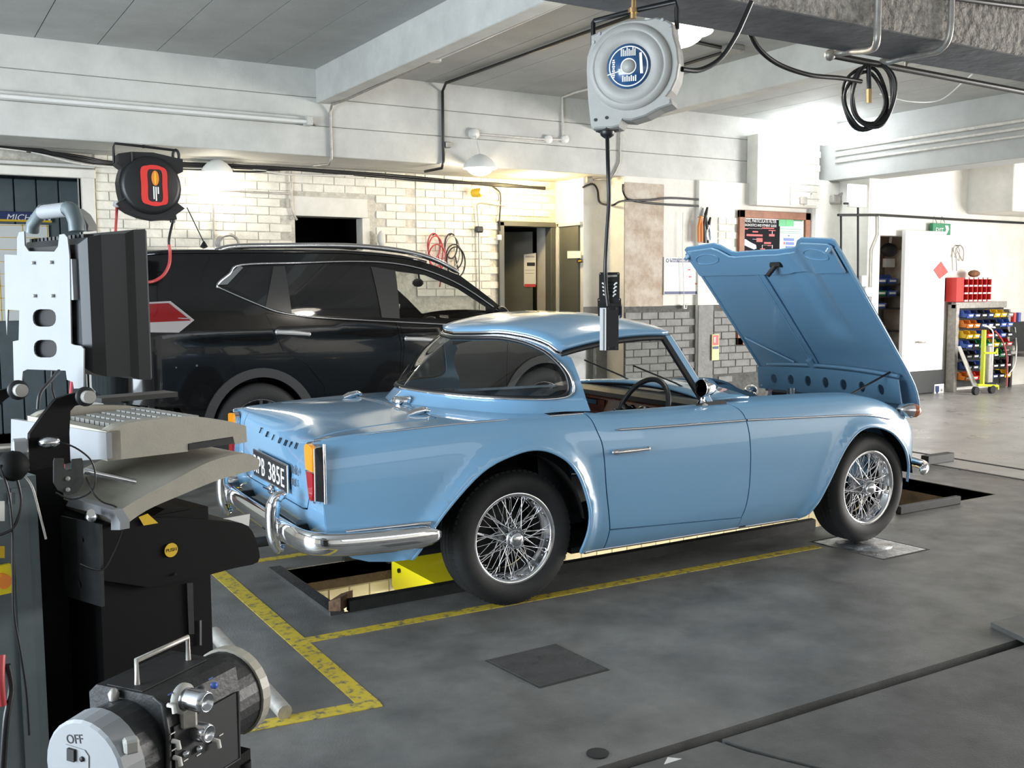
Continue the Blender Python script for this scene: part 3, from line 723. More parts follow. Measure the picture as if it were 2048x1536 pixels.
# ---- bumpers
def bumper(name, path, rz, ry, parent):
    P = np.array(crom(path, 6)); v = []; f = []; seg = 14
    for i in range(len(P)):
        t = P[min(i+1, len(P)-1)]-P[max(i-1, 0)]; t /= np.linalg.norm(t); nn = np.cross(t, [0, 0, 1.]); nn /= np.linalg.norm(nn)
        sc = min(1, .45+min(i, len(P)-1-i)*.2)
        for k in range(seg):
            a = 2*PI*k/seg; v.append(P[i]+nn*math.cos(a)*ry*sc+np.array([0, 0, 1])*math.sin(a)*rz*sc)
    for i in range(len(P)-1):
        for k in range(seg): f.append((i*seg+k, i*seg+(k+1) % seg, (i+1)*seg+(k+1) % seg, (i+1)*seg+k))
    f += [tuple(range(seg))[::-1], tuple(range((len(P)-1)*seg, len(P)*seg))]
    return raw(name, v, f, 'chrome', parent, smooth=True)
rb = bumper('rear_bumper', [(-.40, -.742, .392), (-.60, -.757, .398), (-.80, -.752, .405), (-.90, -.725, .41), (-.955, -.66, .415), (-.975, -.5, .42), (-.985, 0, .42), (-.975, .5, .42), (-.955, .66, .415), (-.90, .725, .41), (-.80, .752, .405), (-.60, .757, .398), (-.40, .742, .392)], .048, .024, car)
MB().tube(onflank([(x, .445) for x in np.linspace(-.80, -.44, 10)], .010), .009, 6).build('bumper_strip', 'chrome', rb)
for sd in (-1, 1):
    MB().tube(crom([(-.975, sd*.42, .335), (-.995, sd*.42, .345), (-1.012, sd*.42, .40), (-1.015, sd*.42, .47), (-1.01, sd*.42, .52), (-.995, sd*.42, .552), (-.96, sd*.42, .565)], 4), [.02]*2+[.024]*4+[.03]*12+[.026]*4+[.020]*3, 12).build('overrider', 'chrome', rb)
    MB().box((-.95, sd*.42-.012, .40), (-.84, sd*.42+.012, .43)).build('bumper_iron', 'darksteel', rb)
fb = bumper('front_bumper', [(2.67, -.665, .36), (2.73, -.655, .365), (2.80, -.58, .37), (2.835, -.4, .375), (2.85, 0, .375), (2.835, .4, .375), (2.80, .58, .37), (2.73, .655, .365), (2.67, .665, .36)], .030, .018, car)
MB().box((2.60, -.50, .345), (2.80, -.46, .365)).build('bumper_iron', 'darksteel', fb)
MB().box((2.60, .46, .345), (2.80, .50, .365)).build('bumper_iron', 'darksteel', fb)
# exhaust pipe
MB().tube([(-1.02, .10, .245), (-.80, .08, .250), (-.4, .05, .25), (.1, .05, .22)], .024, 12).build('exhaust', 'darksteel', car)
# ---- underbody, wheel wells, bulkheads (dark)
ub = MB()
ub.box((.40, -.60, .19), (1.72, .60, .205)).box((-.50, -.34, .20), (2.45, .34, .22)).box((-.82, -.50, .36), (-.45, .50, .38)).box((-.84, -.60, .34), (-.80, .60, .60))
ub.box((-.82, -.60, .60), (-.35, .60, .62)).box((-.38, -.60, .45), (-.34, .60, .84)).box((1.30, -.68, .2), (1.34, .68, .82))
ub.build('underbody', 'dark', car)
for cx, A in ((0., RARCH), (2.24, FARCH)):
    for sd in (-1, 1):
        pts = [(cx+.375*math.cos(a), .305+.385*math.sin(a)) for a in np.linspace(.12, PI-.12, 24)]
        v = [(x, sd*.66, z) for x, z in pts]+[(x, sd*.36, z) for x, z in pts]; n = len(pts)
        f = [(i, i+1, i+1+n, i+n) for i in range(n-1)]+[tuple(range(n, 2*n))]
        raw('wheel_arch_liner', v, f, 'dark', car)
MB().cyl((0, -.6, .30), (0, .6, .30), .035, seg=10).box((-.08, -.14, .22), (.08, .14, .38), .03).build('rear_axle', 'darksteel', car)
MB().cyl((2.24, -.6, .30), (2.24, .6, .30), .025, seg=10).build('front_axle', 'darksteel', car)
# ---- cockpit
MB().box((.30, -.66, .195), (1.30, .66, .22)).build('cabin_floor', 'dark', car)
for y in (-.33, .33):
    st = MB()
    st.prism([(x, y-.22, z) for x, z in [(.28, .30), (.78, .33), (.80, .40), (.76, .44), (.40, .40), (.30, .82), (.24, .86), (.18, .84), (.20, .32)]], (0, .44, 0))
    st.build('seat', 'black', car)
dmat = mat('walnut_dash', (.10, .028, .012), .25, var=.5, vs=9, coat=.6)
db = MB().prism([(x, -.64, z) for x, z in [(1.06, .64), (1.04, .70), (1.07, .80), (1.09, .82), (1.14, .80), (1.14, .64)]], (0, 1.28, 0)).build('dashboard', dmat, car)
MB().prism([(x, -.66, z) for x, z in [(1.02, .812), (1.03, .835), (1.08, .85), (1.22, .848), (1.22, .80)]], (0, 1.32, 0)).build('dash_top', 'black', db)
for y, z, r in ((-.36, .735, .05), (-.22, .735, .05), (-.50, .745, .028), (-.09, .755, .028), (-.02, .755, .028), (.05, .72, .028), (-.09, .69, .02)):
    g = MB().lathe((1.056, y, z), (-1, 0, -.05), [(r, -.01), (r, .006), (r*.85, .010), (r*.82, .004)], 20).build('gauge', 'chrome', db)
    MB().lathe((1.056, y, z), (-1, 0, -.05), [(r*.84, .004), (0, .004)], 20).build('dial', 'ink', g)
MB().box((1.045, .16, .70), (1.06, .52, .79), .006).build('glovebox', dmat, db)
MB().box((1.038, .22, .755), (1.046, .34, .785), .003).build('grab_handle', 'chrome', db)
sw = thing('steering_wheel', None, None); sw.parent = car
del_keys = [k for k in sw.keys()]
for k in del_keys: del sw[k]
sc_ = np.array([.93, -.345, .765]); ax = np.array([-.90, 0, .42]); ax /= np.linalg.norm(ax); u_, w_, _ = frame_axes(ax)
ring = [sc_+(u_*math.cos(a)+w_*math.sin(a))*.195 for a in np.linspace(0, 2*PI, 41)[:-1]]
MB().tube(ring, .014, 10, closed=True).build('rim', mat('wheel_rim_black', (.022, .023, .025), .45), sw)
sp = MB()
for a in (0.15, PI-.15, -PI/2):
    d = (u_*math.cos(a)+w_*math.sin(a)); p = np.cross(ax, d)
    sp.prism([sc_+d*.03+p*.02, sc_+d*.185+p*.009, sc_+d*.185-p*.009, sc_+d*.03-p*.02], ax*.004)
sp.build('spoke', 'chrome', sw)
MB().lathe(sc_, ax, [(.045, -.03), (.045, .01), (.03, .02), (0, .022)], 20).build('hub', 'black', sw)
MB().cyl(sc_-ax*.02, sc_-ax*.25, .018, seg=10).build('column', 'black', sw)
# scuttle
sct = MB(); ns = 17; rows = []
for x, dz in ((1.13, .004), (1.20, .012), (1.30, .014), (1.40, .010)):
    rows.append([(x+.07*(1-(y/.62)**2), y, .836+dz+.035*(1-(abs(y)/.62)**2)) for y in np.linspace(-.62, .62, ns)])
grid('scuttle', rows, 'blue', car, thick=.01, flip=True)
# ---- windscreen
hd = lambda e: np.array([.985-.05*e*e, .545*e, 1.222-.045*abs(e)**2.5])
bs = lambda e: np.array([1.235-.105*e*e, .635*e, .872-.030*e*e])
ee = np.linspace(-1, 1, 21)
ws = thing('windscreen', None, None); ws.parent = car
for k in list(ws.keys()): del ws[k]
grid('glass', [[hd(e)+(bs(e)-hd(e))*t for e in ee] for t in np.linspace(.02, .98, 5)], 'glass', ws)
for sd in (-1, 1):
    a, b = hd(sd), bs(sd); d = (b-a)
    MB().prism([a+np.array([.012, sd*.012, 0]), a+np.array([-.022, sd*.016, 0]), a+np.array([-.022, -sd*.012, 0]), a+np.array([.012, -sd*.012, 0])], d).build('pillar', 'blue', ws)
    MB().prism([a+np.array([-.022, sd*.014, 0]), a+np.array([-.045, sd*.008, 0]), a+np.array([-.045, -sd*.016, 0]), a+np.array([-.022, -sd*.014, 0])], d*.98).build('pillar_seal', 'black', ws)
    MB().tube([a+np.array([.016, sd*.006, 0]), a+d*.5+np.array([.018, sd*.006, 0]), b+np.array([.016, sd*.006, 0])], .006, 6).build('chrome_trim', 'chrome', ws)
MB().tube([hd(e)+np.array([.006, 0, -.002]) for e in ee], .012, 8).build('header', 'chrome2', ws)
MB().tube([bs(e)+np.array([.0, 0, -.004]) for e in ee], .010, 8).build('base_seal', 'black', ws)
for y0 in (-.28, .22):
    b = bs(y0/.635); MB().tube([b+np.array([.05, 0, .012]), b+np.array([.03, .05, .035]), b+np.array([-.045, .33, .115])], .005, 6).build('wiper', 'black', ws)
MB().box((.93, -.30, 1.165), (.955, -.02, 1.195), .008).box((.93, .05, 1.165), (.955, .35, 1.195), .008).build('sun_visor', 'black', ws)
MB().sphere((.97, .02, 1.12), .03, 10, (.5, 2.4, .8)).cyl((.985, .02, 1.14), (.99, .02, 1.20), .006, seg=6).build('rear_view_mirror', 'black', ws)
# ---- hardtop: roof, backlight and frame
_TE = pchip([0, .35, .6, .78, .92, 1.0, 1.13], [[.040, 0, 1.192], [.068, .16, 1.197], [.130, .30, 1.203], [.195, .41, 1.190], [.262, .51, 1.158], [.30, .566, 1.118], [.35, .577, 1.112]])
_BE = pchip([0, .35, .62, .80, .92, 1.0, 1.13], [[-.25, 0, .925], [-.195, .21, .918], [-.08, .42, .910], [.05, .555, .906], [.16, .608, .904], [.27, .632, .902], [.385, .658, .900]])
def tcur(e, F):
    e = np.asarray(e, float); p = F(abs(e)); return np.stack([p[..., 0], p[..., 1]*np.sign(e), p[..., 2]], -1)
roofP = []
for t in np.linspace(0, 1, 15):
    row = []
    for e in np.linspace(-1, 1, 33):
        a = tcur(np.array(e), _TE); b = hd(e)
        p = a+(b-a)*t
        bl = (.045*(1-abs(e)**3)+.022)*math.sin(PI*min(1, t*1.02))**.8
        row.append(p+np.array([0, 0, bl])*(1 if 0 < t < 1 else 0))
    roofP.append(row)
roof = grid('hardtop_roof', roofP, 'blue', car, thick=.02, flip=True)
inn = [[p-np.array([0, 0, .024]) for p in r] for r in roofP]
grid('headlining', inn, 'black', roof)
for e in (-1, 1):
    MB().tube([np.array(r[0 if e < 0 else -1])+np.array([0, 0, -.012]) for r in roofP], .013, 8).build('door_seal', 'black', roof)
for dz, rr, m_ in ((.004, .007, 'chrome'), (-.012, .006, 'chrome2')):
    MB().tube([tcur(np.array(e), _TE)+np.array([-.006 if dz < 0 else 0, 0, dz]) for e in np.linspace(-1.02, 1.02, 49)], rr, 8).build('drip_trim', m_, roof)
def backl(e, v):
    a = tcur(e, _BE); b = tcur(e, _TE)-np.array([0, 0, .012]); v = np.asarray(v, float)[:, None]
    bul = np.stack([-.02+0*e, .028*e, .012+0*e], -1)
    return a+(b-a)*v+bul*(4*v*(1-v)).clip(0)
GL = crom([(0, .05), (.5, .05), (.80, .05), (.96, .06), (1.03, .16), (1.045, .35), (1.03, .58), (.97, .80), (.86, .90), (.70, .945), (.4, .955), (0, .955)], 4)
GL = [tuple(p) for p in GL]; GLO = GL+[(-a, b) for a, b in GL[::-1][1:-1]]
BSC = (.75, .33)
fr_out = [(-1.13, -.24), (-1.13, .95), (-1.08, 1.0), (-.5, 1.0), (.5, 1.0), (1.08, 1.0), (1.13, .95), (1.13, -.24), (.5, -.20), (-.5, -.20)]
panel('hardtop_frame', fr_out, backl, 'blue', car, [GLO], h=.03, thick=.016, scale=BSC, flip=True)
bg = panel('backlight', GLO, backl, thinglass('cabin_shade_glass', (.48, .50, .49)), car, (), h=.035, thick=0, scale=BSC, flip=True)  # window glass darkened; the cabin's inner shade is put into its tint
gp = np.array(GLO); Pg = backl(gp[:, 0], gp[:, 1])
MB().tube(Pg, .009, 8, closed=True).build('gasket', 'black', bg)
cen = Pg.mean(0); out = (Pg-cen)/np.linalg.norm(Pg-cen, axis=1)[:, None]
gq = gp.copy(); c0 = gp.mean(0); gq = gp+(gp-np.array([0, .5]))*np.array([.0, .045])+np.sign(gp[:, :1])*np.clip(abs(gp[:, :1])-.8, 0, 1)*np.array([[.12, 0]])
Pq = backl(gq[:, 0], gq[:, 1])
MB().tube(Pq+np.stack([-.004+0*Pq[:, 0], .004*np.sign(Pq[:, 1]), 0*Pq[:, 0]], 1), .006, 8, closed=True).build('chrome_surround', 'chrome', bg)
# ---- door furniture
hp = onflank([(.485, .655), (.53, .656), (.60, .657), (.665, .658)], .022)
dh = MB().tube(hp, [.009, .012, .011, .007], 10).sphere(hp[0]+np.array([0, .006, 0]), .017, 10, (1.6, .8, .9)).sphere(hp[-1]+np.array([0, .008, 0]), .012, 10).build('door_handle', 'chrome', door_near)
P = flank(np.array([1.08]), np.array([.865]))[0]
wm = MB().lathe(P+np.array([.0, .01, 0]), (-.05, -.15, 1), [(.030, 0), (.024, .008), (.014, .02), (.012, .045), (.016, .055)], 16)
mc_ = P+np.array([.0, -.015, .085])
wm.lathe(mc_, (-1, -.1, 0), [(0, -.085), (.012, -.075), (.03, -.05), (.042, -.02), (.047, .02), (.047, .028), (.041, .030)], 24)
wmo = wm.build('wing_mirror', 'chrome', door_near)
MB().lathe(mc_, (-1, -.1, 0), [(.042, .024), (0, .024)], 24).build('mirror_glass', mat('mirror_dark', (.05, .05, .055), .03, 1.), wmo)
# ---- bonnet, hinged at the nose and raised
_BP = np.array(crom([(2.70, .665), (2.715, .70), (2.708, .76), (2.675, .84), (2.61, .93), (2.535, 1.02), (2.30, 1.30), (1.985, 1.665)], 8)); _BP = np.vstack([_BP[:1]*2-_BP[1:2], _BP, _BP[-1:]*2-_BP[-2:-1]])
_bs = np.concatenate([[0], np.cumsum(np.hypot(*np.diff(_BP, axis=0).T))]); _bs -= _bs[1]; BL = float(_bs[-2])
def bonnet_map(off=0., flatx=False):
    def f(a, y):
        a = np.asarray(a, float); y = np.asarray(y, float); x = np.interp(a, _bs, _BP[:, 0]); z = np.interp(a, _bs, _BP[:, 1]); e = 4e-2
        tx = np.interp(a+e, _bs, _BP[:, 0])-np.interp(a-e, _bs, _BP[:, 0]); tz_ = np.interp(a+e, _bs, _BP[:, 1])-np.interp(a-e, _bs, _BP[:, 1]); l = np.hypot(tx, tz_)
        nx, nz = tz_/l, -tx/l            # outer face normal (forward/up)
        dome = .045*(1-(y/.63)**2)*sm(0, .25, a/BL)
        bl = .022*np.exp(-(((y+.235)/.085)**4))*sm(.38, .50, a/BL)*(1-.5*sm(.8, 1, a/BL))
        d = dome+bl+off
        return np.stack([x+nx*d, y, z+nz*d], 1)
    return f
bon_out = [(0.0, -.60), (.25, -.615), (.7, -.62), (BL-.10, -.625), (BL-.012, -.622), (BL, -.60), (BL, -.36), (BL-.02, -.32), (BL-.075, -.26), (BL-.085, -.22), (BL-.085, .22), (BL-.075, .26), (BL-.02, .32), (BL, .36), (BL, .60), (BL-.012, .622), (BL-.10, .625), (.7, .62), (.25, .615), (0, .60)]
bonnet = panel('bonnet', bon_out, bonnet_map(), 'blue', car, (), h=.035, thick=.010, flip=True)
ub_out = [(BL-.21, -.60), (BL-.03, -.605), (BL-.015, -.58), (BL-.015, -.37), (BL-.035, -.33), (BL-.09, -.27), (BL-.10, -.22), (BL-.10, .22), (BL-.09, .27), (BL-.035, .33), (BL-.015, .37), (BL-.015, .58), (BL-.03, .605), (BL-.21, .60), (BL-.235, .3), (BL-.245, 0), (BL-.235, -.3)]
oval = lambda sd: crom([(BL-.055, sd*.50), (BL-.05, sd*.42), (BL-.075, sd*.36), (BL-.11, sd*.37), (BL-.125, sd*.44), (BL-.115, sd*.53), (BL-.08, sd*.54)], 4, True)
panel('rear_stiffener', ub_out, bonnet_map(-.028), 'blue', bonnet, [], h=.035, thick=.012, flip=True)
for sd in (-1, 1):
    ov = np.array(oval(sd)); MB().tube(bonnet_map(-.042)(ov[:, 0], ov[:, 1]), .004, 6, closed=True).build('stiffener_pressing', 'blue', bonnet)
    q = bonnet_map(-.040)(np.array([BL-.045]), np.array([sd*.585]))[0]; q2 = bonnet_map(-.07)(np.array([BL-.045]), np.array([sd*.585]))[0]
    MB().cyl(q, q2, .016, .011, seg=12).build('rubber_buffer', 'blue', bonnet)
for yy in (.105, .145):
    rp = bonnet_map(-.022)(np.linspace(.26, BL-.235, 30), np.full(30, yy)); MB().tube(rp, .010, 6).build('stiffening_rib', 'blue', bonnet)
rp = bonnet_map(-.020)(np.linspace(.26, BL-.235, 30), np.full(30, .125)); MB().tube(rp, .010, 6).build('rib_web', 'blue', bonnet)  # blue web filling between the two stiffening ribs
rp = bonnet_map(-.045)(np.array([.26, .28, .33]), np.array([.125]*3)); MB().tube(rp, .022, 8).build('rib_foot', 'blue', bonnet)
cross = [(.165, -.58), (.165, .56), (.05, .58), (.05, -.58)]
def cm_map(a, y):
    base = bonnet_map(-.085)(np.full_like(a, .10), y); top = bonnet_map(-.05)(np.full_like(a, .27), y); k = ((a-.05)/.115)[:, None]
    return base+(top-base)*k+np.array([-.02, 0, 0])
holes = [[(.105+.024*math.sin(t), yc+.026*math.cos(t)) for t in np.linspace(0, 2*PI, 15)[:-1]] for yc in np.linspace(.43, -.44, 7)]
panel('perforated_crossmember', cross, cm_map, 'blue', bonnet, holes, h=.03, thick=.010, flip=True)
rp = bonnet_map(-.045)(np.full(20, .285), np.linspace(-.56, .50, 20)); MB().tube(rp, .012, 6).build('crossmember_lip', 'blue', bonnet)
q1 = bonnet_map(-.03)(np.array([.29]), np.array([.28]))[0]; q2 = bonnet_map(-.02)(np.array([.50]), np.array([.58]))[0]; MB().tube([q1, q2], .008, 6).build('edge_brace', 'blue', bonnet)
for sd in (-1, 1):
    ed = np.linspace(.05, BL-.05, 24); MB().tube(bonnet_map(-.012)(ed, np.full(24, sd*.612)), .010, 6).build('edge_flange', 'blue', bonnet)
q = bonnet_map(-.045)(np.array([BL-.165]), np.array([-.085]))[0]; dn = bonnet_map(-.12)(np.array([BL-.185]), np.array([-.06]))[0]
MB().cyl(q, dn, .016, .014, seg=10).box(q-np.array([.02, .04, .015]), q+np.array([.02, .04, .015]), .006).build('latch_pin', 'darksteel', bonnet)
q1 = bonnet_map(-.04)(np.array([.30]), np.array([-.50]))[0]; MB().tube([q1, np.array([2.22, -.52, .80])], .006, 8).build('prop_rod', 'darksteel', car)
# ---- engine bay
eb = MB().box((1.35, -.56, .30), (2.60, .56, .34)).build('engine_bay_floor', 'dark', car)
for sd in (-1, 1):
    MB().add([(1.34, sd*.555, .30), (2.62, sd*.53, .30), (2.62, sd*.50, .66), (2.3, sd*.545, .78), (1.34, sd*.56, .81)], [(0, 1, 2, 3, 4)]).build('inner_wing', 'blue', eb)
en = MB().box((1.55, -.16, .34), (2.25, .14, .66), .03).box((1.60, -.10, .66), (2.20, .06, .76), .04).build('engine_block', 'darksteel', car)
for x in (1.72, 2.0):
    MB().lathe((x, -.27, .68), (0, -1, .2), [(.075, -.02), (.08, 0), (.08, .05), (.06, .06), (0, .06)], 20).build('air_filter', 'chrome', en)
MB().cyl((1.75, -.02, .74), (1.75, -.02, .80), .03, seg=14).build('oil_cap', 'chrome2', en)
MB().cyl((1.62, .25, .34), (1.62, .25, .80), .045, seg=14).build('canister', 'chrome2', en)
MB().box((1.40, -.35, .66), (1.50, -.15, .80), .01).build('reservoir', 'chrome2', en)
MB().cyl((2.32, .0, .70), (2.32, 0, .80), .028, seg=14).build('radiator_cap', 'chrome2', en)
MB().box((2.42, -.28, .36), (2.48, .28, .76), .01).build('radiator', 'black', en)
MB().box((1.38, .10, .64), (1.54, .36, .82), .01).build('battery', 'black', en)
# ---- wire wheels
wheel = MB()
rimprof = [(.160, .075), (.168, .055), (.176, .03), (.190, .012), (.199, .0), (.207, -.004), (.209, .004), (.205, .010), (.197, .014), (.190, .03), (.182, .05), (.176, .075)]
def mk_wheel():
    # local axis: +y is the outer face direction = (0,-1,0) for the near side
    o = MB().lathe((0, 0, 0), (0, -1, 0), [(.158, -.115), (.163, -.10), (.165, -.07), (.166, -.045), (.178, -.03), (.186, -.01), (.192, .0), (.205, .004), (.208, 0), (.207, -.006), (.200, -.012), (.198, -.02)], 56)
    o.lathe((0, 0, 0), (0, -1, 0), [(.198, -.14), (.205, -.147), (.20, -.135), (.17, -.13), (.158, -.115)], 40)
    wh = o.build('wheel', 'chrome', car)
    tp_ = [(.200, -.002), (.206, .004), (.222, .012), (.245, .016), (.268, .013), (.285, .003), (.297, -.012), (.303, -.022), (.305, -.045), (.305, -.055), (.302, -.057), (.302, -.063), (.305, -.065), (.306, -.085), (.302, -.087), (.302, -.093), (.306, -.095), (.305, -.12), (.302, -.122), (.302, -.128), (.304, -.130), (.298, -.145), (.285, -.155), (.25, -.163), (.215, -.158), (.20, -.15)]
    MB().lathe((0, 0, 0), (0, -1, 0), tp_, 72).build('tyre', 'rubber', wh)
    tr = MB()
    for k in range(66):
        a = 2*PI*k/66; d = np.array([math.sin(a), 0, math.cos(a)]); t = np.array([math.cos(a), 0, -math.sin(a)])
        c = d*.2955+np.array([0, -(-.014), 0]); n_ = np.array([0, -1, 0])
        tr.prism([c+t*.008-d*.012+n_*.012, c-t*.008-d*.012+n_*.012, c-t*.010+d*.009-n_*.004, c+t*.010+d*.009-n_*.004], -n_*.012)
    tr.build('tread_shoulder', 'rubber', wh)['kind'] = 'stuff'
    MB().lathe((0, 0, 0), (0, -1, 0), [(.050, -.11), (.052, -.07), (.043, -.06), (.040, -.01), (.047, -.004), (.047, .004), (.036, .010)], 28).build('hub_shell', 'chrome2', wh)
    hc = MB().lathe((0, 0, 0), (0, -1, 0), [(.036, .006), (.038, .016), (.030, .028), (.016, .036), (0, .038)], 24)
    hc.build('hub_cap', 'chrome', wh)
    se = MB().lathe((0, 0, 0), (0, -1, 0), [(.165, -.14), (.165, -.135), (.06, -.135), (.0, -.13)], 28).build('brake_drum', 'darksteel', wh)
    def spoke(a, ra, ha, da, rb_, hb):
        p = np.array([math.sin(a)*ra, ha, math.cos(a)*ra]); q = np.array([math.sin(a+da)*rb_, hb, math.cos(a+da)*rb_])
        return MB().tube([p, q], .0021, 5, caps=False)
    outer = [spoke(0, .040, .000, d_, .183, .018) for d_ in (.62, -.62)]
    inn_ = [spoke(0, .050, .085, d_, .168, .065) for d_ in (.34, -.34)]
    mid_ = [spoke(0, .046, .068, d_, .176, .035) for d_ in (.5, -.5)]
    for grp, cnt, ph in ((outer, 11, 0), (inn_, 15, .1), (mid_, 8, .2)):
        for j, s_ in enumerate(grp):
            proto = s_.build('spoke', 'chrome', wh)
            for k in range(cnt):
                sp_ = proto if k == 0 else proto.copy()
                if k: COL.objects.link(sp_)
                sp_.rotation_euler = (0, 2*PI*k/cnt+ph, 0)
    nip = MB()
    for k in range(34):
        a = 2*PI*k/34; nip.sphere((math.sin(a)*.181, .020+.012*(k % 2), math.cos(a)*.181), .0042, 6)
    nip.build('nipples', 'chrome', wh)['kind'] = 'stuff'
    return wh
w0 = mk_wheel(); YO = -.667
w0.location = (0, YO, .3075); w0.rotation_euler = (0, .3, 0)
for loc, rz in (((2.24, YO-.004, .3075), .035), ((0, -YO, .3075), PI), ((2.24, -YO, .3075), PI+.035)):
    c = copytree(w0, car); c.location = loc; c.rotation_euler = (0, .1, rz)
# ================================================================== BLACK SUV (local frame: x forward, origin under the rear axle)
SUVO = np.array([0.02, 3.97, 0])
suv = thing('suv', 'black family SUV with silver roof rails and its rear bumper taken off', 'car', tuple(SUVO))
M['suvblack'] = mat('gloss_black_paint', (.004, .004, .0045), .16, coat=.7, spec=.4)
M['privacy'] = mat('privacy_glass', (.012, .012, .013), .04, spec=.6)
M['pillarblack'] = mat('pillar_trim', (.03, .03, .03), .3)
M['satin'] = mat('satin_silver', (.5, .5, .5), .4, .5)
M['cladding'] = mat('wheel_arch_cladding', (.022, .023, .024), .55)
_W2 = pchip([-1.0, -.95, -.88, -.7, -.3, .5, 1.5, 2.6, 3.0, 3.24, 3.36, 3.45], [.70, .76, .83, .885, .905, .91, .91, .90, .85, .74, .55, .40])
_D2 = pchip([.15, .2, .35, .6, .9, 1.05, 1.15, 1.25, 1.6, 1.72, 1.8], [.09, .06, .02, 0, 0, .006, .022, .045, .175, .25, .31])
def side2(x, z):
    x = np.asarray(x, float); z = np.asarray(z, float)
    crease = .012*np.exp(-((z-1.08-.02*(x-.5))/.03)**2)
    return np.stack([x, -(_W2(x)-_D2(z)+crease), z], 1)
def T2(u, v):
    y = 3.06
    for _ in range(6):
        p = px(u, v, 'y', y); q = side2(np.array([p[0]-SUVO[0]]), np.array([p[2]]))[0]; y = q[1]+SUVO[1]
    return (p[0]-SUVO[0], p[2])
TT = lambda *pts: [T2(*p) for p in pts]
roofedge = TT((285, 513), (340, 508), (480, 507), (600, 507), (700, 508), (800, 516), (860, 528), (920, 551), (985, 600), (1024, 634))
arch = lambda cx, r=.425: [(cx+r*math.cos(a), .36+r*1.06*math.sin(a)) for a in np.linspace(-.25, PI+.25, 25)]
WB = 2.56
body = [(-.93, .60), (-.925, 1.05), (-.90, 1.25), (-.84, 1.48)]+roofedge+[(2.45, 1.13), (2.8, 1.06), (3.1, .96), (3.24, .85), (3.27, .5), (3.22, .30), (3.05, .27)]
body += arch(WB)+[(2.2, .26), (.55, .26)]+arch(0)[::1]+[(-.52, .42), (-.60, .56)]
glassq = TT((452, 570), (482, 535), (545, 533), (528, 611))
glassr = TT((569, 532), (650, 530), (740, 533), (762, 634), (640, 632), (583, 628))
glassf = TT((790, 541), (850, 549), (915, 576), (972, 613), (974, 636), (880, 637), (800, 636))
rdoor = TT((529, 625), (584, 634), (700, 642), (792, 646), (803, 690))
rdoor += [(1.16, .80), (1.14, .34), (.60, .33), (.52, .50), (.50, .66), (.36, .84), (.18, .95)]
fdoor = TT((798, 647), (900, 651), (985, 653))+[(2.18, .95), (2.16, .50), (2.12, .34), (1.155, .34), (1.175, .80), (T2(808, 690))]
def shrink(poly, d):
    c = np.mean(poly, 0); return [tuple(c+(np.array(p)-c)*(1-d/np.linalg.norm(np.array(p)-c))) for p in poly]
def both2(name, ol, m, holes=(), h=.07, thick=.012, parent=None, fm=side2):
    a = panel(name, ol, fm, m, parent or suv, holes, h, thick); b = panel(name, ol, fm, m, parent or suv, holes, h, thick, mirror=True); return a, b
bsd, bsf = both2('body_side', body, 'suvblack', [glassq, glassr, glassf, rdoor, fdoor])
rdn, rdf = both2('rear_door', shrink(rdoor, .004), 'suvblack')
fdn, fdf = both2('front_door', shrink(fdoor, .004), 'suvblack')
both2('quarter_glass', glassq, 'privacy', thick=0); both2('rear_door_glass', glassr, 'privacy', thick=0)
gfr = thinglass('side_glass', (.85, .88, .88)); both2('front_door_glass', glassf, gfr, thick=0)
def off2(poly, off, mr=False):
    a = np.array(poly); P = side2(a[:, 0], a[:, 1])+np.array([0, -off, 0]); return P*[1, -1, 1] if mr else P
pil1 = TT((546, 533), (569, 532), (583, 628), (530, 615)); pil2 = TT((741, 533), (790, 541), (799, 637), (763, 635))
both2('pillar_trim', pil1, 'pillarblack', thick=.0, fm=lambda u, v: side2(u, v)+np.array([0, -.006, 0])); both2('pillar_trim', pil2, 'pillarblack', thick=0, fm=lambda u, v: side2(u, v)+np.array([0, -.006, 0]))
chl = crom(TT((986, 614), (920, 570), (850, 540), (780, 526), (700, 523), (600, 526), (482, 530), (458, 548), (434, 570), (455, 583), (520, 611), (560, 625), (620, 634), (700, 639), (800, 644), (900, 649), (985, 650)), 5)
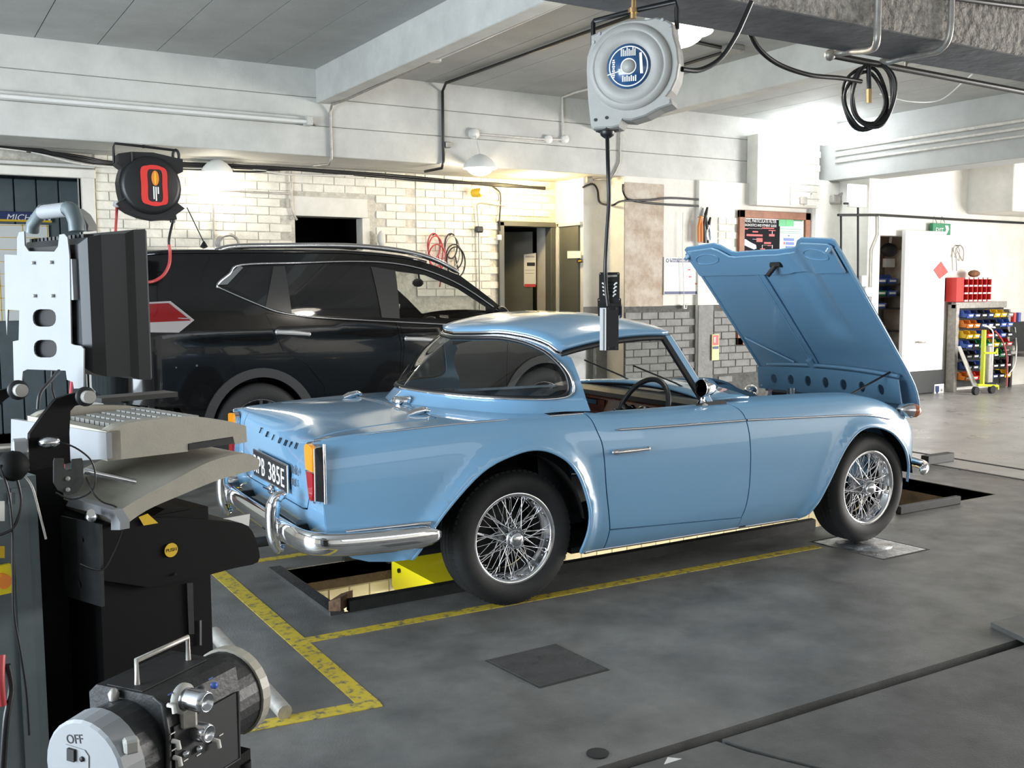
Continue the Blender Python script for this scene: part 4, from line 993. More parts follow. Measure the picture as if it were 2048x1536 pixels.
for mr in (False, True):
    MB().tube(off2(chl, .006, mr), [.007]*25+[.010]*18+[.007]*(len(chl)-43), 6).build('window_trim', 'chrome2', suv)
    tipq = TT((434, 570), (478, 531), (486, 535), (454, 569))
    a = np.array(tipq); P = off2(tipq, .008, mr); MB().add(list(P), [(0, 1, 2, 3) if not mr else (3, 2, 1, 0)]).build('trim_corner', 'chrome2', suv)
    rp = crom(TT((432, 503), (470, 493), (560, 491), (700, 491), (800, 500), (870, 517), (925, 545)), 5); P = off2(rp, -.06, mr)
    MB().tube(P, [.01]+[.022]*(len(P)-2)+[.01], 8).build('roof_rail', 'chrome2', suv)
    for q, dr in (((550, 664), (rdn, rdf)), ((808, 677), (fdn, fdf))):
        p = np.array([T2(*q), T2(q[0]+33, q[1]+1), T2(q[0]+66, q[1]+4)]); P = off2(p, .035, mr)
        MB().tube(P, [.016, .019, .014], 10).sphere(P[0]+np.array([.01, .012 if not mr else -.012, 0]), .02, 8).sphere(P[2]+np.array([0, .012 if not mr else -.012, 0]), .017, 8).build('door_handle', 'satin', dr[1 if mr else 0])
    for cx in (0, WB):
        cl = [(cx+r*math.cos(a), .36+r*1.06*math.sin(a)) for r, rng in ((.44, np.linspace(-.2, PI+.2, 30)), (.375, np.linspace(PI+.2, -.2, 30))) for a in rng]
        panel('arch_cladding', cl, lambda u, v: side2(u, v)+np.array([0, -.014, 0]), 'cladding', suv, (), .06, .03, mirror=mr)
        pts = [(cx+.42*math.cos(a), .36+.42*math.sin(a)) for a in np.linspace(0, PI, 20)]; n = len(pts); sg = 1 if mr else -1
        raw('wheel_well', [(x, sg*.86, z) for x, z in pts]+[(x, sg*.5, z) for x, z in pts], [(i, i+1, i+1+n, i+n) for i in range(n-1)]+[tuple(range(n, 2*n))], 'dark', suv)
    # tail lamps
    ol = TT((262, 606), (340, 602), (388, 640), (357, 665), (262, 664)); lampm = mat('suv_lamp_clear', (.36, .33, .33), .2, .2, coat=1) if not mr else bpy.data.materials['suv_lamp_clear']
    tl = panel('tail_lamp', ol, lambda u, v: side2(u, v)+np.array([0, -.012, 0]), lampm, suv, (), .05, .03, mirror=mr)
    redm = mat('suv_lamp_red', (.17, .005, .007), .12, coat=1) if not mr else bpy.data.materials['suv_lamp_red']
    panel('red_lens', TT((284, 608), (336, 606), (380, 641), (284, 645)), lambda u, v: side2(u, v)+np.array([0, -.018, 0]), redm, tl, (), .05, .005, mirror=mr)
    panel('red_lens', TT((264, 610), (281, 608), (281, 640), (264, 640)), lambda u, v: side2(u, v)+np.array([0, -.018, 0]), redm, tl, (), .05, .005, mirror=mr)
    a = np.array(TT((270, 633), (375, 637))); MB().tube(off2(a, .022, mr), .004, 6).build('lamp_rib', lampm, tl)
# roof, screens, bonnet, tail
def edges(x):
    xs = np.array([p[0] for p in roofedge]); zs = np.array([p[1] for p in roofedge]); return np.interp(x, xs, zs)
def cross_row(x, z, crown, n=13, dx=0):
    P = side2(np.array([x]), np.array([z]))[0]; w_ = -P[1]
    return [(x+dx*(1-(k/(n-1)*2-1)**2), w_*(k/(n-1)*2-1), z+crown*(1-abs(k/(n-1)*2-1)**2.5)) for k in range(n)]
xr = roofedge[0][0]
grid('roof', [cross_row(x, edges(x), .05) for x in np.linspace(xr, 1.50, 14)], 'suvblack', suv, thick=.02, flip=True)
grid('windscreen', [cross_row(x, edges(x), .05, dx=.10*k/5) for k, x in enumerate(np.linspace(1.50, roofedge[-1][0], 6))], gfr, suv)
xh = roofedge[-1][0]
grid('suv_bonnet', [cross_row(x, z, .05, dx=.10) for x, z in ((xh, roofedge[-1][1]-.01), (2.45, 1.13), (2.8, 1.06), (3.1, .96), (3.22, .87))], 'suvblack', suv, thick=.01, flip=True)
grid('front_bumper', [cross_row(x, z, .0, dx=.14) for x, z in ((3.22, .87), (3.25, .75), (3.27, .5), (3.22, .30))], 'suvblack', suv, flip=True)
tg = grid('tailgate', [cross_row(x, z, .02 if z > 1.5 else 0, dx=-.05) for x, z in ((xr, roofedge[0][1]), (-.84, 1.48), (-.90, 1.25), (-.925, 1.05), (-.93, .60))], 'suvblack', suv)
grid('rear_screen', [cross_row(x-.012, z, 0, dx=-.05)[2:-2] for x, z in ((-.78, 1.56), (-.84, 1.48), (-.895, 1.28))], 'privacy', tg)
sp0 = roofedge[0]
MB().prism([(sp0[0]+.10, -.62, sp0[1]+.03), (sp0[0]-.13, -.60, sp0[1]+.005), (sp0[0]-.10, -.60, sp0[1]-.035), (sp0[0]+.05, -.62, sp0[1]-.05)], (0, 1.24, 0)).build('spoiler', 'suvblack', suv)
# stripped rear end: crash bar, brackets, bolts
MB().box((-.93, -.62, .50), (-.87, .62, .60), .01).build('crash_bar', 'darkbracket', suv)
MB().box((-.90, -.80, .30), (-.55, .80, .33)).box((-.62, -.80, .3), (-.56, .8, .60)).build('rear_structure', 'dark', suv)
for u, v, r in ((322, 788, .020), (315, 764, .008), (328, 769, .008), (316, 804, .009), (329, 806, .008), (288, 748, .018), (270, 746, .016), (393, 731, .008), (352, 735, .006)):
    x, z = T2(u, v); y = -.80 if v > 760 else side2(np.array([x]), np.array([z]))[0][1]-.003
    MB().cyl((x, y, z), (x, y-.008, z), r, seg=10).build('bolt', 'chrome2', suv)
x0, z0 = T2(345, 810); x1, z1 = T2(373, 772); MB().box((x0, -.815, z0), (x1, -.80, z1), .01).build('vent_flap', 'darkbracket', suv)
x0, z0 = T2(300, 826); x1, z1 = T2(312, 760); MB().box((x0, -.81, z0), (x1, -.79, z1), .004).build('bracket', 'darkbracket', suv)
MB().add([(-.90, -.80, .33), (-.56, -.80, .33), (-.56, -.80, .62), (-.90, -.80, .62)], [(0, 1, 2, 3)]).build('inner_skin', 'suvblack', suv)
# whip aerial
a = px(408, 490, 'y', 3.75)-SUVO; b = px(374, 415, 'y', 3.75)-SUVO
ae = MB().lathe(a-np.array([0, 0, .02]), (0, 0, 1), [(.035, 0), (.018, .03), (.006, .05)], 12).tube([a+np.array([0, 0, .02]), b], .0045, 6).build('aerial', 'black', suv)
# interior
MB().box((-.6, -.78, .28), (2.3, .78, .34)).build('cabin_floor', 'dark', suv)
for x, ys in ((1.0, (-.38, .38)), (.1, (-.45, .0, .45))):
    for y in ys:
        st = MB().prism([(x-.15, y-.22, .35), (x+.35, y-.22, .40), (x+.35, y-.22, .55), (x, y-.22, .55), (x-.18, y-.22, 1.15), (x-.28, y-.22, 1.13), (x-.25, y-.22, .5)], (0, .44, 0))
        st.box((x-.30, y-.12, 1.16), (x-.20, y+.12, 1.34), .03).build('seat', 'black', suv)
MB().prism([(2.02, -.74, .6), (1.80, -.74, .82), (1.82, -.74, 1.02), (2.0, -.74, 1.06), (2.35, -.74, 1.04), (2.35, -.74, .6)], (0, 1.48, 0)).build('dashboard', 'black', suv)
c = np.array([1.62, -.38, 1.0]); ax = np.array([-.85, 0, .52]); u_, w_, _ = frame_axes(ax)
MB().tube([c+(u_*math.cos(t)+w_*math.sin(t))*.185 for t in np.linspace(0, 2*PI, 29)[:-1]], .016, 8, closed=True).lathe(c, ax, [(.06, -.02), (.06, .01), (0, .02)], 12).cyl(c, c-ax*.3, .03, seg=8).build('steering_wheel', 'black', suv)
MB().sphere((1.78, .02, 1.47), .05, 10, (.5, 2.2, .8)).cyl((1.80, .02, 1.48), (1.78, .02, 1.60), .01, seg=6).build('rear_view_mirror', 'black', suv)
p = px(1003, 630, 'y', 2.98)-SUVO
wm2 = MB().sphere(p+np.array([0, .0, .0]), .10, 12, (.55, 1.0, .75)).box(p+np.array([-.03, .05, -.04]), p+np.array([.04, .15, .0]), .01).build('wing_mirror', 'suvblack', suv)
# wheels
def suv_wheel():
    o = MB().lathe((0, 0, 0), (0, -1, 0), [(.20, -.2), (.205, -.05), (.225, -.01), (.232, .0), (.235, -.01)], 40).lathe((0, 0, 0), (0, -1, 0), [(.06, -.03), (.055, -.008), (0, -.004)], 20)
    for k in range(5):
        for dd in (-.16, .16):
            a = 2*PI*k/5+dd; d = np.array([math.sin(a), 0, math.cos(a)]); t = np.array([math.cos(a), 0, -math.sin(a)])
            o.prism([d*.04+t*.014+np.array([0, .02, 0]), d*.222+t*.011+np.array([0, .005, 0]), d*.222-t*.011+np.array([0, .005, 0]), d*.04-t*.014+np.array([0, .02, 0])], (0, .02, 0))
    wh = o.build('wheel', 'chrome2', suv)
    MB().lathe((0, 0, 0), (0, -1, 0), [(.228, -.004), (.24, .006), (.27, .012), (.31, .010), (.34, -.004), (.352, -.02), (.355, -.05), (.351, -.055), (.355, -.06), (.355, -.16), (.34, -.2), (.28, -.215), (.22, -.2)], 56).build('tyre', 'rubber', wh)
    MB().lathe((0, 0, 0), (0, -1, 0), [(.19, -.15), (0, -.15)], 20).build('brake_disc', 'darksteel', wh)
    return wh
w1 = suv_wheel(); w1.location = (0, -.885, .355); w1.rotation_euler = (0, .2, 0)
for loc, rz in (((WB, -.885, .355), 0), ((0, .885, .355), PI), ((WB, .885, .355), PI)):
    c_ = copytree(w1, suv); c_.location = loc; c_.rotation_euler = (0, .5, rz)
# ================================================================== OVERHEAD: reels, lamps, conduits, hoses
def basis(u, v, D, turn=0.):
    """origin at pixel (u,v), depth D; axes: right, up(z), toward the viewer, turned about z"""
    c = pd(u, v, D); d = CAM-c; d[2] = 0; d /= np.linalg.norm(d)
    cs, sn = math.cos(turn), math.sin(turn); n = np.array([d[0]*cs-d[1]*sn, d[0]*sn+d[1]*cs, 0])
    r = np.cross([0, 0, 1.], n)
    return c, r, np.array([0, 0, 1.]), n
# ---- grey hose reel
c, r, up, n = basis(1262, 137, 4.10, -.22); S = 4.10/FPX/5.12
loc = lambda a, b, d=0: c+r*(a-625)*S-up*(b-700)*S+n*d
reel = thing('hose_reel', 'round grey retractable cable reel with blue disc label under the beam', 'reel', tuple(c-up*.26))
O = c-up*.26
ol = [(165, 700), (172, 560), (215, 440), (215, 345), (330, 312), (430, 270), (560, 232), (680, 226), (800, 238), (900, 225), (1010, 262), (1068, 305), (1078, 410), (1118, 540), (1135, 700), (1112, 850), (1060, 960), (1005, 1030), (1060, 1048), (1068, 1100), (940, 1135), (800, 1200), (650, 1236), (550, 1225), (512, 1290), (440, 1302), (240, 1302), (212, 1270), (182, 1000)]
cc = np.mean(ol, 0)
m_ = MB(O); n1 = len(ol)
rings = [(1.0, -.085), (1.0, .012), (.985, .024), (.955, .030)]
v = []
for sc, d in rings: v += [loc(*(cc+(np.array(p)-cc)*sc), d) for p in ol]
f = [tuple(range(n1)), tuple(range(3*n1, 4*n1))[::-1]]
for k in range(3): f += [(k*n1+i, (k+1)*n1+i, (k+1)*n1+(i+1) % n1, k*n1+(i+1) % n1) for i in range(n1)]
m_.add(v, f); m_.build('casing', 'greyplastic', reel)
PXM = S*5.12
MB(O).lathe(loc(625, 700, .026), n, [(85*PXM, 0), (84*PXM, .012), (74*PXM, .020), (71*PXM, .020), (70*PXM, .016), (69*PXM, .020), (48*PXM, .022), (46*PXM, .017), (0, .017)], 48).build('cover', 'greyplastic', reel)
lab = MB(O).lathe(loc(625, 700, .0435), n, [(44*PXM, 0), (44*PXM, .001), (0, .001)], 40).build('disc_label', mat('blue_label', (.02, .075, .19), .25, coat=.6), reel)
MB(O).lathe(loc(625, 700, .045), n, [(39.5*PXM, 0), (39.5*PXM, .0012), (37.2*PXM, .0012), (37.2*PXM, 0)], 40).build('ring_print', 'inkwhite', lab)
MB(O).lathe(loc(625, 700, .045), n, [(16*PXM, 0), (16*PXM, .0012), (13.5*PXM, .0012), (13.5*PXM, 0)], 30).build('ring_print', 'inkwhite', lab)
MB(O).lathe(loc(625, 700, .045), n, [(13*PXM, 0), (13*PXM, .004), (0, .005)], 24).build('hub', 'greyplastic', reel)
for k in range(8):
    a = 545+k*20; h0 = 515+(k % 3)*14; MB(O).add([loc(a, h0, .0458), loc(a, 598, .0458), loc(a+11, 598, .0458), loc(a+11, h0, .0458)], [(0, 1, 2, 3)]).build('print_bar', 'inkwhite', lab)
MB(O).add([loc(735, 575, .0458), loc(745, 780, .0458), loc(775, 780, .0458), loc(760, 570, .0458)], [(0, 1, 2, 3)]).build('print_bar', 'inkwhite', lab)
for k in range(9):
    b = 625+k*21; w_ = 22+8*(k % 2); MB(O).add([loc(470-w_/2, b, .0458), loc(470-w_/2, b+14, .0458), loc(470+w_/2, b+14, .0458), loc(470+w_/2, b, .0458)], [(0, 1, 2, 3)]).build('print_bar', 'inkwhite', lab)
MB(O).add([loc(405, 770, .046), loc(405, 780, .046), loc(545, 745, .046), loc(545, 735, .046)], [(0, 1, 2, 3)]).build('print_bar', 'inkwhite', lab)
for k in range(7):
    a = 560+k*22; MB(O).add([loc(a, 790+(k % 2)*12, .0458), loc(a, 850, .0458), loc(a+13, 850, .0458), loc(a+13, 790+(k % 2)*12, .0458)], [(0, 1, 2, 3)]).build('print_bar', 'inkwhite', lab)
for a, b in ((272, 1207), (390, 1192), (310, 345), (247, 425), (958, 265), (1035, 330), (1028, 1068)):
    MB(O).cyl(loc(a, b, .028), loc(a, b, .034), .0065, seg=10).build('screw', 'ink' if b > 1100 else 'chrome2', reel)
MB(O).tube([loc(205, 450, -.03), loc(205, 190, -.03), loc(215, 172, -.03), loc(640, 108, -.03), loc(1065, 55, -.03), loc(1075, 130, -.03), loc(1080, 330, -.03)], .010, 8).build('bracket', 'black', reel)
top = loc(630, 30, -.03); top2 = top.copy(); top2[2] = 2.576
MB(O).cyl(loc(627, 185, -.03), loc(627, 90, -.03), .013, seg=10).cyl(loc(627, 130, -.03), loc(627, 85, -.03), .022, seg=6).cyl(loc(628, 90, -.03), (top[0], top[1], 2.574), .011, seg=10).build('hanger_bolt', 'brass', reel)
MB(O).lathe(loc(365, 1300, -.02), -up, [(.030, 0), (.030, .012), (.026, .022), (.012, .032)], 20).build('gland', 'black', reel)
MB(O).box(loc(365, 1300, -.02)-.034*abs(r)-np.array([.01, .01, .005]), loc(365, 1300, -.02)+.034*abs(r)+np.array([.01, .01, .006])).build('gland_plate', 'ink', reel)
# ---- pendant control box hanging on the reel's cable
gx = loc(365, 1330, -.02)
ctop = pd(1216, 612, 4.12)
cpath = crom([gx, pd(1216, 330, 4.1), pd(1218, 400, 4.1), pd(1214, 470, 4.1), pd(1211, 530, 4.1), pd(1212, 575, 4.12), ctop], 5)
ho = pd(1218, 702, 4.12)
ctl = thing('pendant_controller', 'black hanging control box with white hand graphics on a cable', 'controller', tuple(ho))
MB(ho).tube(cpath, .0085, 8).build('cable', 'hose', ctl)
c2, r2, up2, n2 = basis(1218, 620, 4.14, .0)
q = lambda u, v, d=0: c2+r2*(u-1218)*4.14/FPX-up2*(v-620)*4.14/FPX+n2*d
rr = lambda pts, d, t: MB(ho).prism([q(u, v, d) for u, v in pts], n2*t)
rr([(1198, 547), (1200, 545), (1237, 545), (1239, 547), (1239, 600), (1198, 600)], -.012, .008).build('upper_plate', 'black', ctl)
rr([(1195, 598), (1197, 596), (1240, 596), (1242, 598), (1242, 628), (1237, 632), (1196, 632)], -.006, .010).build('lower_plate', 'black', ctl)
rr([(1239, 632), (1244, 605), (1244, 634), (1239, 638)], -.02, .01).build('blue_edge', 'bluepl', ctl)
for u, v in ((1200, 548), (1236, 548), (1198, 600), (1239, 599)): MB(ho).cyl(q(u, v, -.004), q(u, v, .006), .0028, seg=8).build('rivet', 'chrome2', ctl)
for k in range(4):
    for sd in (-1, 1):
        u = 1219+sd*(12-k*.8); v = 566+k*7.5; MB(ho).tube([q(u+sd*3, v, -.002), q(u, v+1, -.001), q(u-sd*3, v+5, -.002)], .0038, 6).build('hand_graphic', 'inkwhite', ctl)
for k in range(4):
    MB(ho).tube([q(1213, 565+k*7, -.003), q(1226, 565+k*7, -.003)], .003, 6).build('moulded_rib', 'black', ctl)
rr([(1208, 551), (1234, 550), (1234, 554), (1208, 555)], -.004, .001).build('title_print', 'conduit', ctl)
tb_ = .55; e1 = r2*math.cos(tb_)+n2*math.sin(tb_)*-1; e2 = np.cross(up2, e1)*1
def bx(u0, v0, v1, w_, dpt, m_, nm):
    P = q(u0, v1, .012); h_ = (v1-v0)*4.14/FPX; a = r2*math.cos(.35)-n2*math.sin(.35)*-1; b = -(r2*math.sin(.62)+n2*-math.cos(.62))
    return P, h_
f0 = q(1213, 700, .03); hgt = 88*4.14/FPX
ra = r2*.95-n2*.30; rb_ = -(r2*.30+n2*.95)*1.0
MB(ho).prism([f0, f0+ra*.052, f0+ra*.052+rb_*.03, f0+rb_*.03], up2*hgt*.98).build('box', 'black', ctl)
MB(ho).prism([f0-r2*.001, f0-r2*.027-n2*.012, f0-r2*.027-n2*.03, f0+rb_*.028], up2*hgt*.96).build('side_cover', 'whiteplastic', ctl)
MB(ho).tube([f0-r2*.013-n2*.003, f0-r2*.013-n2*.003+up2*hgt*.94], .0035, 6).build('cover_rib', 'greyplastic', ctl)
MB(ho).prism([f0-r2*.03+up2*hgt*.985, f0+ra*.058+up2*hgt*.985, f0+ra*.05+rb_*.035+up2*hgt*.985, f0+rb_*.03+up2*hgt*.985], up2*.014).build('cap', 'black', ctl)
for u, v in ((1216, 617), (1233, 617), (1217, 695), (1233, 695)): MB(ho).cyl(q(u, v, .028), q(u, v, .036), .004, seg=8).build('screw', 'darkbracket', ctl)
# ---- hoses from the reel
h1 = crom([loc(1140, 735, -.02), pd(1400, 140, 4.12), pd(1440, 118, 4.15), pd(1470, 75, 4.15), pd(1487, 40, 4.15), np.array([pd(1503, 3, 4.15)[0], pd(1503, 3, 4.15)[1], 2.574])], 6)
setprops(MB(h1[0]).tube(h1, .0105, 8).build('supply_cable', 'hose'), 'thick black cable curving from the grey reel up to the beam', 'cable')
# ---- pipework under the near beam
P0, P1 = px(1660, 110, 'y', -.80), px(2048, 184, 'y', -.80)
pw = thing('air_pipe', 'dark air pipe with elbows and hangers running beneath the rough concrete beam', 'pipe', tuple(P0))
dirx = (P1-P0)/np.linalg.norm(P1-P0)
MB(P0).tube([P0, P0+dirx*6.5], .017, 10).build('main_pipe', 'hose', pw)
e0 = px(1752, 95, 'y', -1.0); e1_ = px(1756, 60, 'y', -1.28); 
MB(P0).tube(crom([P0+np.array([-.01, 0, .0]), P0*.5+np.array([px(1735, 102, 'y', -.98)[0], -.98, P0[2]])*.5, px(1740, 100, 'y', -1.16), px(1753, 85, 'y', -1.285), px(1755, 40, 'y', -1.285), px(1757, -40, 'y', -1.285)], 5), .016, 10).build('branch_pipe', 'conduit', pw)
MB(P0).sphere(P0, .03, 10).build('elbow', 'conduit', pw)
hz = px(1700, 104, 'y', -.80)
MB(P0).cyl(hz, (hz[0], hz[1], 2.72), .010, seg=8).build('hanger', 'rust', pw)
MB(P0).tube([(hz[0], -.80, 2.61), (hz[0], -.87, 2.61)], .008, 6).build('hanger_arm', 'rust', pw)
hz = px(1812, 133, 'y', -.80); MB(P0).cyl(hz, (hz[0], hz[1], 2.61), .010, seg=8).build('hanger', 'conduit', pw); MB(P0).tube([(hz[0], -.80, 2.60), (hz[0], -.88, 2.60)], .012, 6).build('hanger_arm', 'conduit', pw)
cp = thing('bent_conduit', 'grey steel conduit bending from the beam face round its underside', 'pipe', tuple(px(1895, 80, 'y', -1.285)))
co = px(1895, 80, 'y', -1.285)
MB(co).tube(crom([px(1905, -60, 'y', -1.285), px(1903, 0, 'y', -1.285), px(1899, 70, 'y', -1.285), px(1880, 100, 'y', -1.22), px(1850, 108, 'y', -1.1), px(1800, 118, 'y', -.93), px(1775, 124, 'y', -.86), px(1762, 118, 'y', -.84)], 5), .015, 10).build('tube', 'conduit', cp)
# ---- coil of hose hung on the pipe
ck = px(1752, 130, 'y', -.80)
coil = thing('hose_coil', 'coil of black air hose with brass coupling hung on the overhead pipe', 'hose', tuple(ck))
cz = px(1752, 190, 'y', -.80); RS = np.linalg.norm(cz-CAM)/FPX*.97
for k, (dx, dz, rx, rz_, dy) in enumerate([(-4, 0, 40, 60, .0), (0, -2, 41, 56, .02), (5, -4, 40, 54, .04), (-6, 4, 42, 58, .05), (-12, 8, 36, 52, .03)]):
    pts = [cz+_R*(dx+rx*math.cos(t))*RS-np.array([0, 0, 1])*(dz+rz_*math.sin(t))*RS+np.array([0, dy+.01*math.sin(3*t+k), 0]) for t in np.linspace(0, 2*PI, 37)[:-1]]
    MB(ck).tube(pts, .0095, 8, closed=True).build('loop', 'hose', coil)
MB(ck).cyl(px(1737, 130, 'y', -.77), px(1738, 178, 'y', -.77), .012, seg=10).build('hose_tail', 'hose', coil)
MB(ck).cyl(px(1738, 178, 'y', -.77), px(1738, 206, 'y', -.77), .013, seg=10).build('coupling', 'brass', coil)
h2 = crom([px(1497, 62, 'y', -.84), px(1520, 100, 'y', -.82), px(1560, 130, 'y', -.8), px(1620, 150, 'y', -.8), px(1680, 156, 'y', -.79), px(1722, 163, 'y', -.78)], 6)
MB(ck).tube(h2, .012, 8).build('feed_hose', 'hose', coil)
wl = crom([px(1760, 188, 'y', .4), px(1820, 203, 'y', .4), px(1880, 200, 'y', .4), px(1925, 165, 'y', .0), px(1945, 148, 'y', -.8)], 6)
setprops(MB(wl[0]).tube(wl, .005, 6).build('hanging_cable', 'white'), 'thin white cable looping from the ceiling to the dark overhead pipe', 'cable')
tc_ = crom([px(1880, -8, 'y', -1.285), px(1960, 3, 'y', -1.29), px(2048, 14, 'y', -1.285), px(2150, 22, 'y', -1.285)], 5)
setprops(MB(tc_[0]).tube(tc_, .013, 8).build('beam_cable', 'hose'), 'thick black cable clipped high on the face of the rough beam', 'cable')
# ---- pendant lamps
def lamp(name, label, c, rad, power, col, rosep=None, flex=None, group='pendant lamps'):
    o = np.array(c, float); t = thing(name, label, 'lamp', tuple(o), group=group)
    prof = [(.03, .62), (.034, .58), (.06, .56), (.32, .48), (.62, .30), (.86, .05), (.98, -.18), (1.0, -.30)]
    MB(o).lathe(o, (0, 0, 1), [(a*rad, b*rad) for a, b in prof], 32).build('shade', 'shade', t)
    MB(o).sphere(o+np.array([0, 0, -.22*rad]), rad*.80, 20, (1, 1, .62)).build('bulb', 'bulb', t)
    if flex is not None: MB(o).tube([o+np.array([0, 0, .6*rad]), np.array(flex)], .005, 6).build('flex', 'white', t)
    if rosep is not None: MB(o).lathe(rosep, (0, -1, 0), [(.055, -.0), (.055, .04), (.04, .055), (0, .058)], 20).build('ceiling_rose', 'white', t)
    l = bpy.data.lights.new(name+'_light', 'POINT'); l.energy = power; l.color = col; l.shadow_soft_size = rad*.5
    lo = bpy.data.objects.new(name+'_light', l); COL.objects.link(lo); lo.parent = t; lo.location = (0, 0, -.95*rad)
    return t
rz1 = px(946, 268, 'y', 4.80); c1 = px(960, 327, 'y', 4.58)
lamp('pendant_lamp', 'white enamel pendant lamp lit in front of the pale beam with round conduit boxes', c1, .17, 26, (1, .90, .72), rz1, rz1+np.array([.0, -.05, -.02]))
c2_ = px(434, 336, 'y', 5.55); lamp('pendant_lamp', 'small lit pendant lamp tucked below the beam above the black SUV', c2_, .15, 13, (1, .90, .72), None, c2_+np.array([0, 0, .3]))
c3 = px(1352, 42, 'y', .15); lamp('pendant_lamp', 'large white pendant lamp partly hidden by the rough beam next to the grey reel', c3, .21, 40, (1, .93, .82), None, (c3[0], c3[1], ZC))
# ---- glaring flood lamp on the column
fp = px(1648, 262, 'y', 4.30)
fl_ = thing('flood_lamp', 'glaring white globe flood lamp bracketed beside the brick pier', 'lamp', tuple(fp))
MB(fp).sphere(fp, .17, 20).build('globe', mat('glaring_globe', (1, 1, 1), .5, emit=20, ecol=(.93, .97, 1)), fl_)
MB(fp).tube([fp+np.array([0, .16, .1]), fp+np.array([0, .34, .22])], .02, 8).build('arm', 'conduit', fl_)
l = bpy.data.lights.new('flood_light', 'POINT'); l.energy = 22; l.color = (.92, .97, 1); l.shadow_soft_size = .17
lo = bpy.data.objects.new('flood_light', l); COL.objects.link(lo); lo.parent = fl_; lo.location = (-.32, -.12, -.05)
# ---- fluorescent batten on the beam
b1 = px(618, 244, 'y', 4.72); fo = np.array([-1.0, 4.76, b1[2]])
ft = thing('fluorescent_batten', 'long unlit fluorescent batten fixed along the pale back beam', 'lamp', tuple(fo))
MB(fo).box((-4.0, 4.74, b1[2]+.01), (b1[0], 4.80, b1[2]+.05), .004).build('batten', 'beam', ft)
MB(fo).cyl((-4.0, 4.715, b1[2]), (b1[0], 4.715, b1[2]), .019, seg=10).build('tube', 'white', ft)
MB(fo).box((b1[0]-.03, 4.69, b1[2]-.03), (b1[0]+.03, 4.80, b1[2]+.05), .005).build('end_cap', 'beam', ft)
MB(fo).tube([(b1[0]+.03, 4.78, b1[2]+.02), (b1[0]+.10, 4.79, b1[2]-.02)], .008, 6).build('lead', 'conduit', ft)
# ---- conduits
def conduit(name, label, path, rad, m, cat='conduit', extra=None, sm_=0):
    P = [np.array(p, float) for p in path]; t = thing(name, label, cat, tuple(P[0]))
    MB(P[0]).tube(crom(P, sm_) if sm_ else P, rad, 8).build('tube', m, t)
    return t, P[0]
yb = 4.78
Q = [px(1160, -10, 'x', 1.345), px(872, 117, 'x', 1.345)]
t, o = conduit('batten_tube', 'slim white lamp tube fixed along the underside of the cross beam', Q, .020, 'white', 'lamp')
jb_ = px(870, 118, 'x', 1.345); MB(o).cyl(jb_-np.array([0, 0, .02]), jb_+np.array([0, 0, .03]), .05, seg=14).build('junction_box', 'conduitw', t)
for u, v in ((905, 92), (1062, 18)): p = px(u, v, 'x', 1.345); MB(o).cyl(p, p+np.array([0, 0, .05]), .012, seg=8).build('clip', 'white', t)
a = px(660, 215, 'y', yb); Q = [jb_, px(690, 200, 'x', 1.345), a+np.array([.0, -.05, .02]), a+np.array([0, 0, -.05]), px(663, 316, 'y', yb), px(660, 324, 'y', yb)+np.array([0, .02, -.02]), px(628, 331, 'y', 5.1)]
conduit('steel_conduit', 'grey conduit following the cross beam then dropping down the back beam to its underside', Q, .013, 'conduit')
a = px(885, 172, 'y', yb); zc = ZC-.02
Q = [px(1262, 32, 'z', zc), px(1000, 127, 'z', zc), px(892, 166, 'z', zc), a+np.array([0, 0, -.05]), px(887, 322, 'y', yb), px(884, 332, 'y', yb)+np.array([0, 0, -.02]), px(850, 343, 'y', 5.1)]
t, o = conduit('steel_conduit', 'black ceiling conduit turning down the back beam left of the lit pendant lamp', Q, .015, 'hose')
p = px(895, 290, 'y', yb); MB(o).box(p-.03, p+.03, .008).build('clip', 'conduit', t)
a = px(1125, 200, 'y', yb)
Q = [px(1250, 160, 'z', zc), px(1150, 185, 'z', zc), a+np.array([0, 0, .03]), a+np.array([0, 0, -.05]), px(1126, 272, 'y', yb)]
t, o = conduit('painted_conduit', 'cream painted conduit dropping to two round boxes on the back beam', Q, .012, 'conduitw')
for u in (1095, 1128): p = px(u, 279, 'y', 4.80); MB(o).lathe(p, (0, -1, 0), [(.045, 0), (.045, .035), (.035, .042), (0, .042)], 18).build('round_box', 'white', t)
p, p2 = px(1095, 279, 'y', yb), rz1+np.array([.05, -.02, 0]); MB(o).tube([p, p2], .010, 8).build('tube', 'conduitw', t); MB(o).tube([p+np.array([0, 0, -.025]), p2+np.array([0, 0, -.02])], .006, 6).build('tube', 'conduitw', t)
MB(o).tube([px(1097, 279, 'y', yb), px(1128, 279, 'y', yb)], .012, 8).build('tube', 'conduitw', t)
Q = [px(1240, 256, 'y', yb), px(1239, 325, 'y', yb), px(1230, 345, 'y', yb), px(1222, 352, 'y', yb)+np.array([0, 0, -.03]), px(1186, 360, 'y', 5.0)]
t, o = conduit('steel_conduit', 'short grey conduit on the back beam behind the hanging cable', Q, .012, 'conduit')
p = px(1184, 360, 'y', 5.0); MB(o).cyl(p, p+np.array([-.06, .02, 0]), .035, seg=12).build('conduit_box', 'conduit', t)
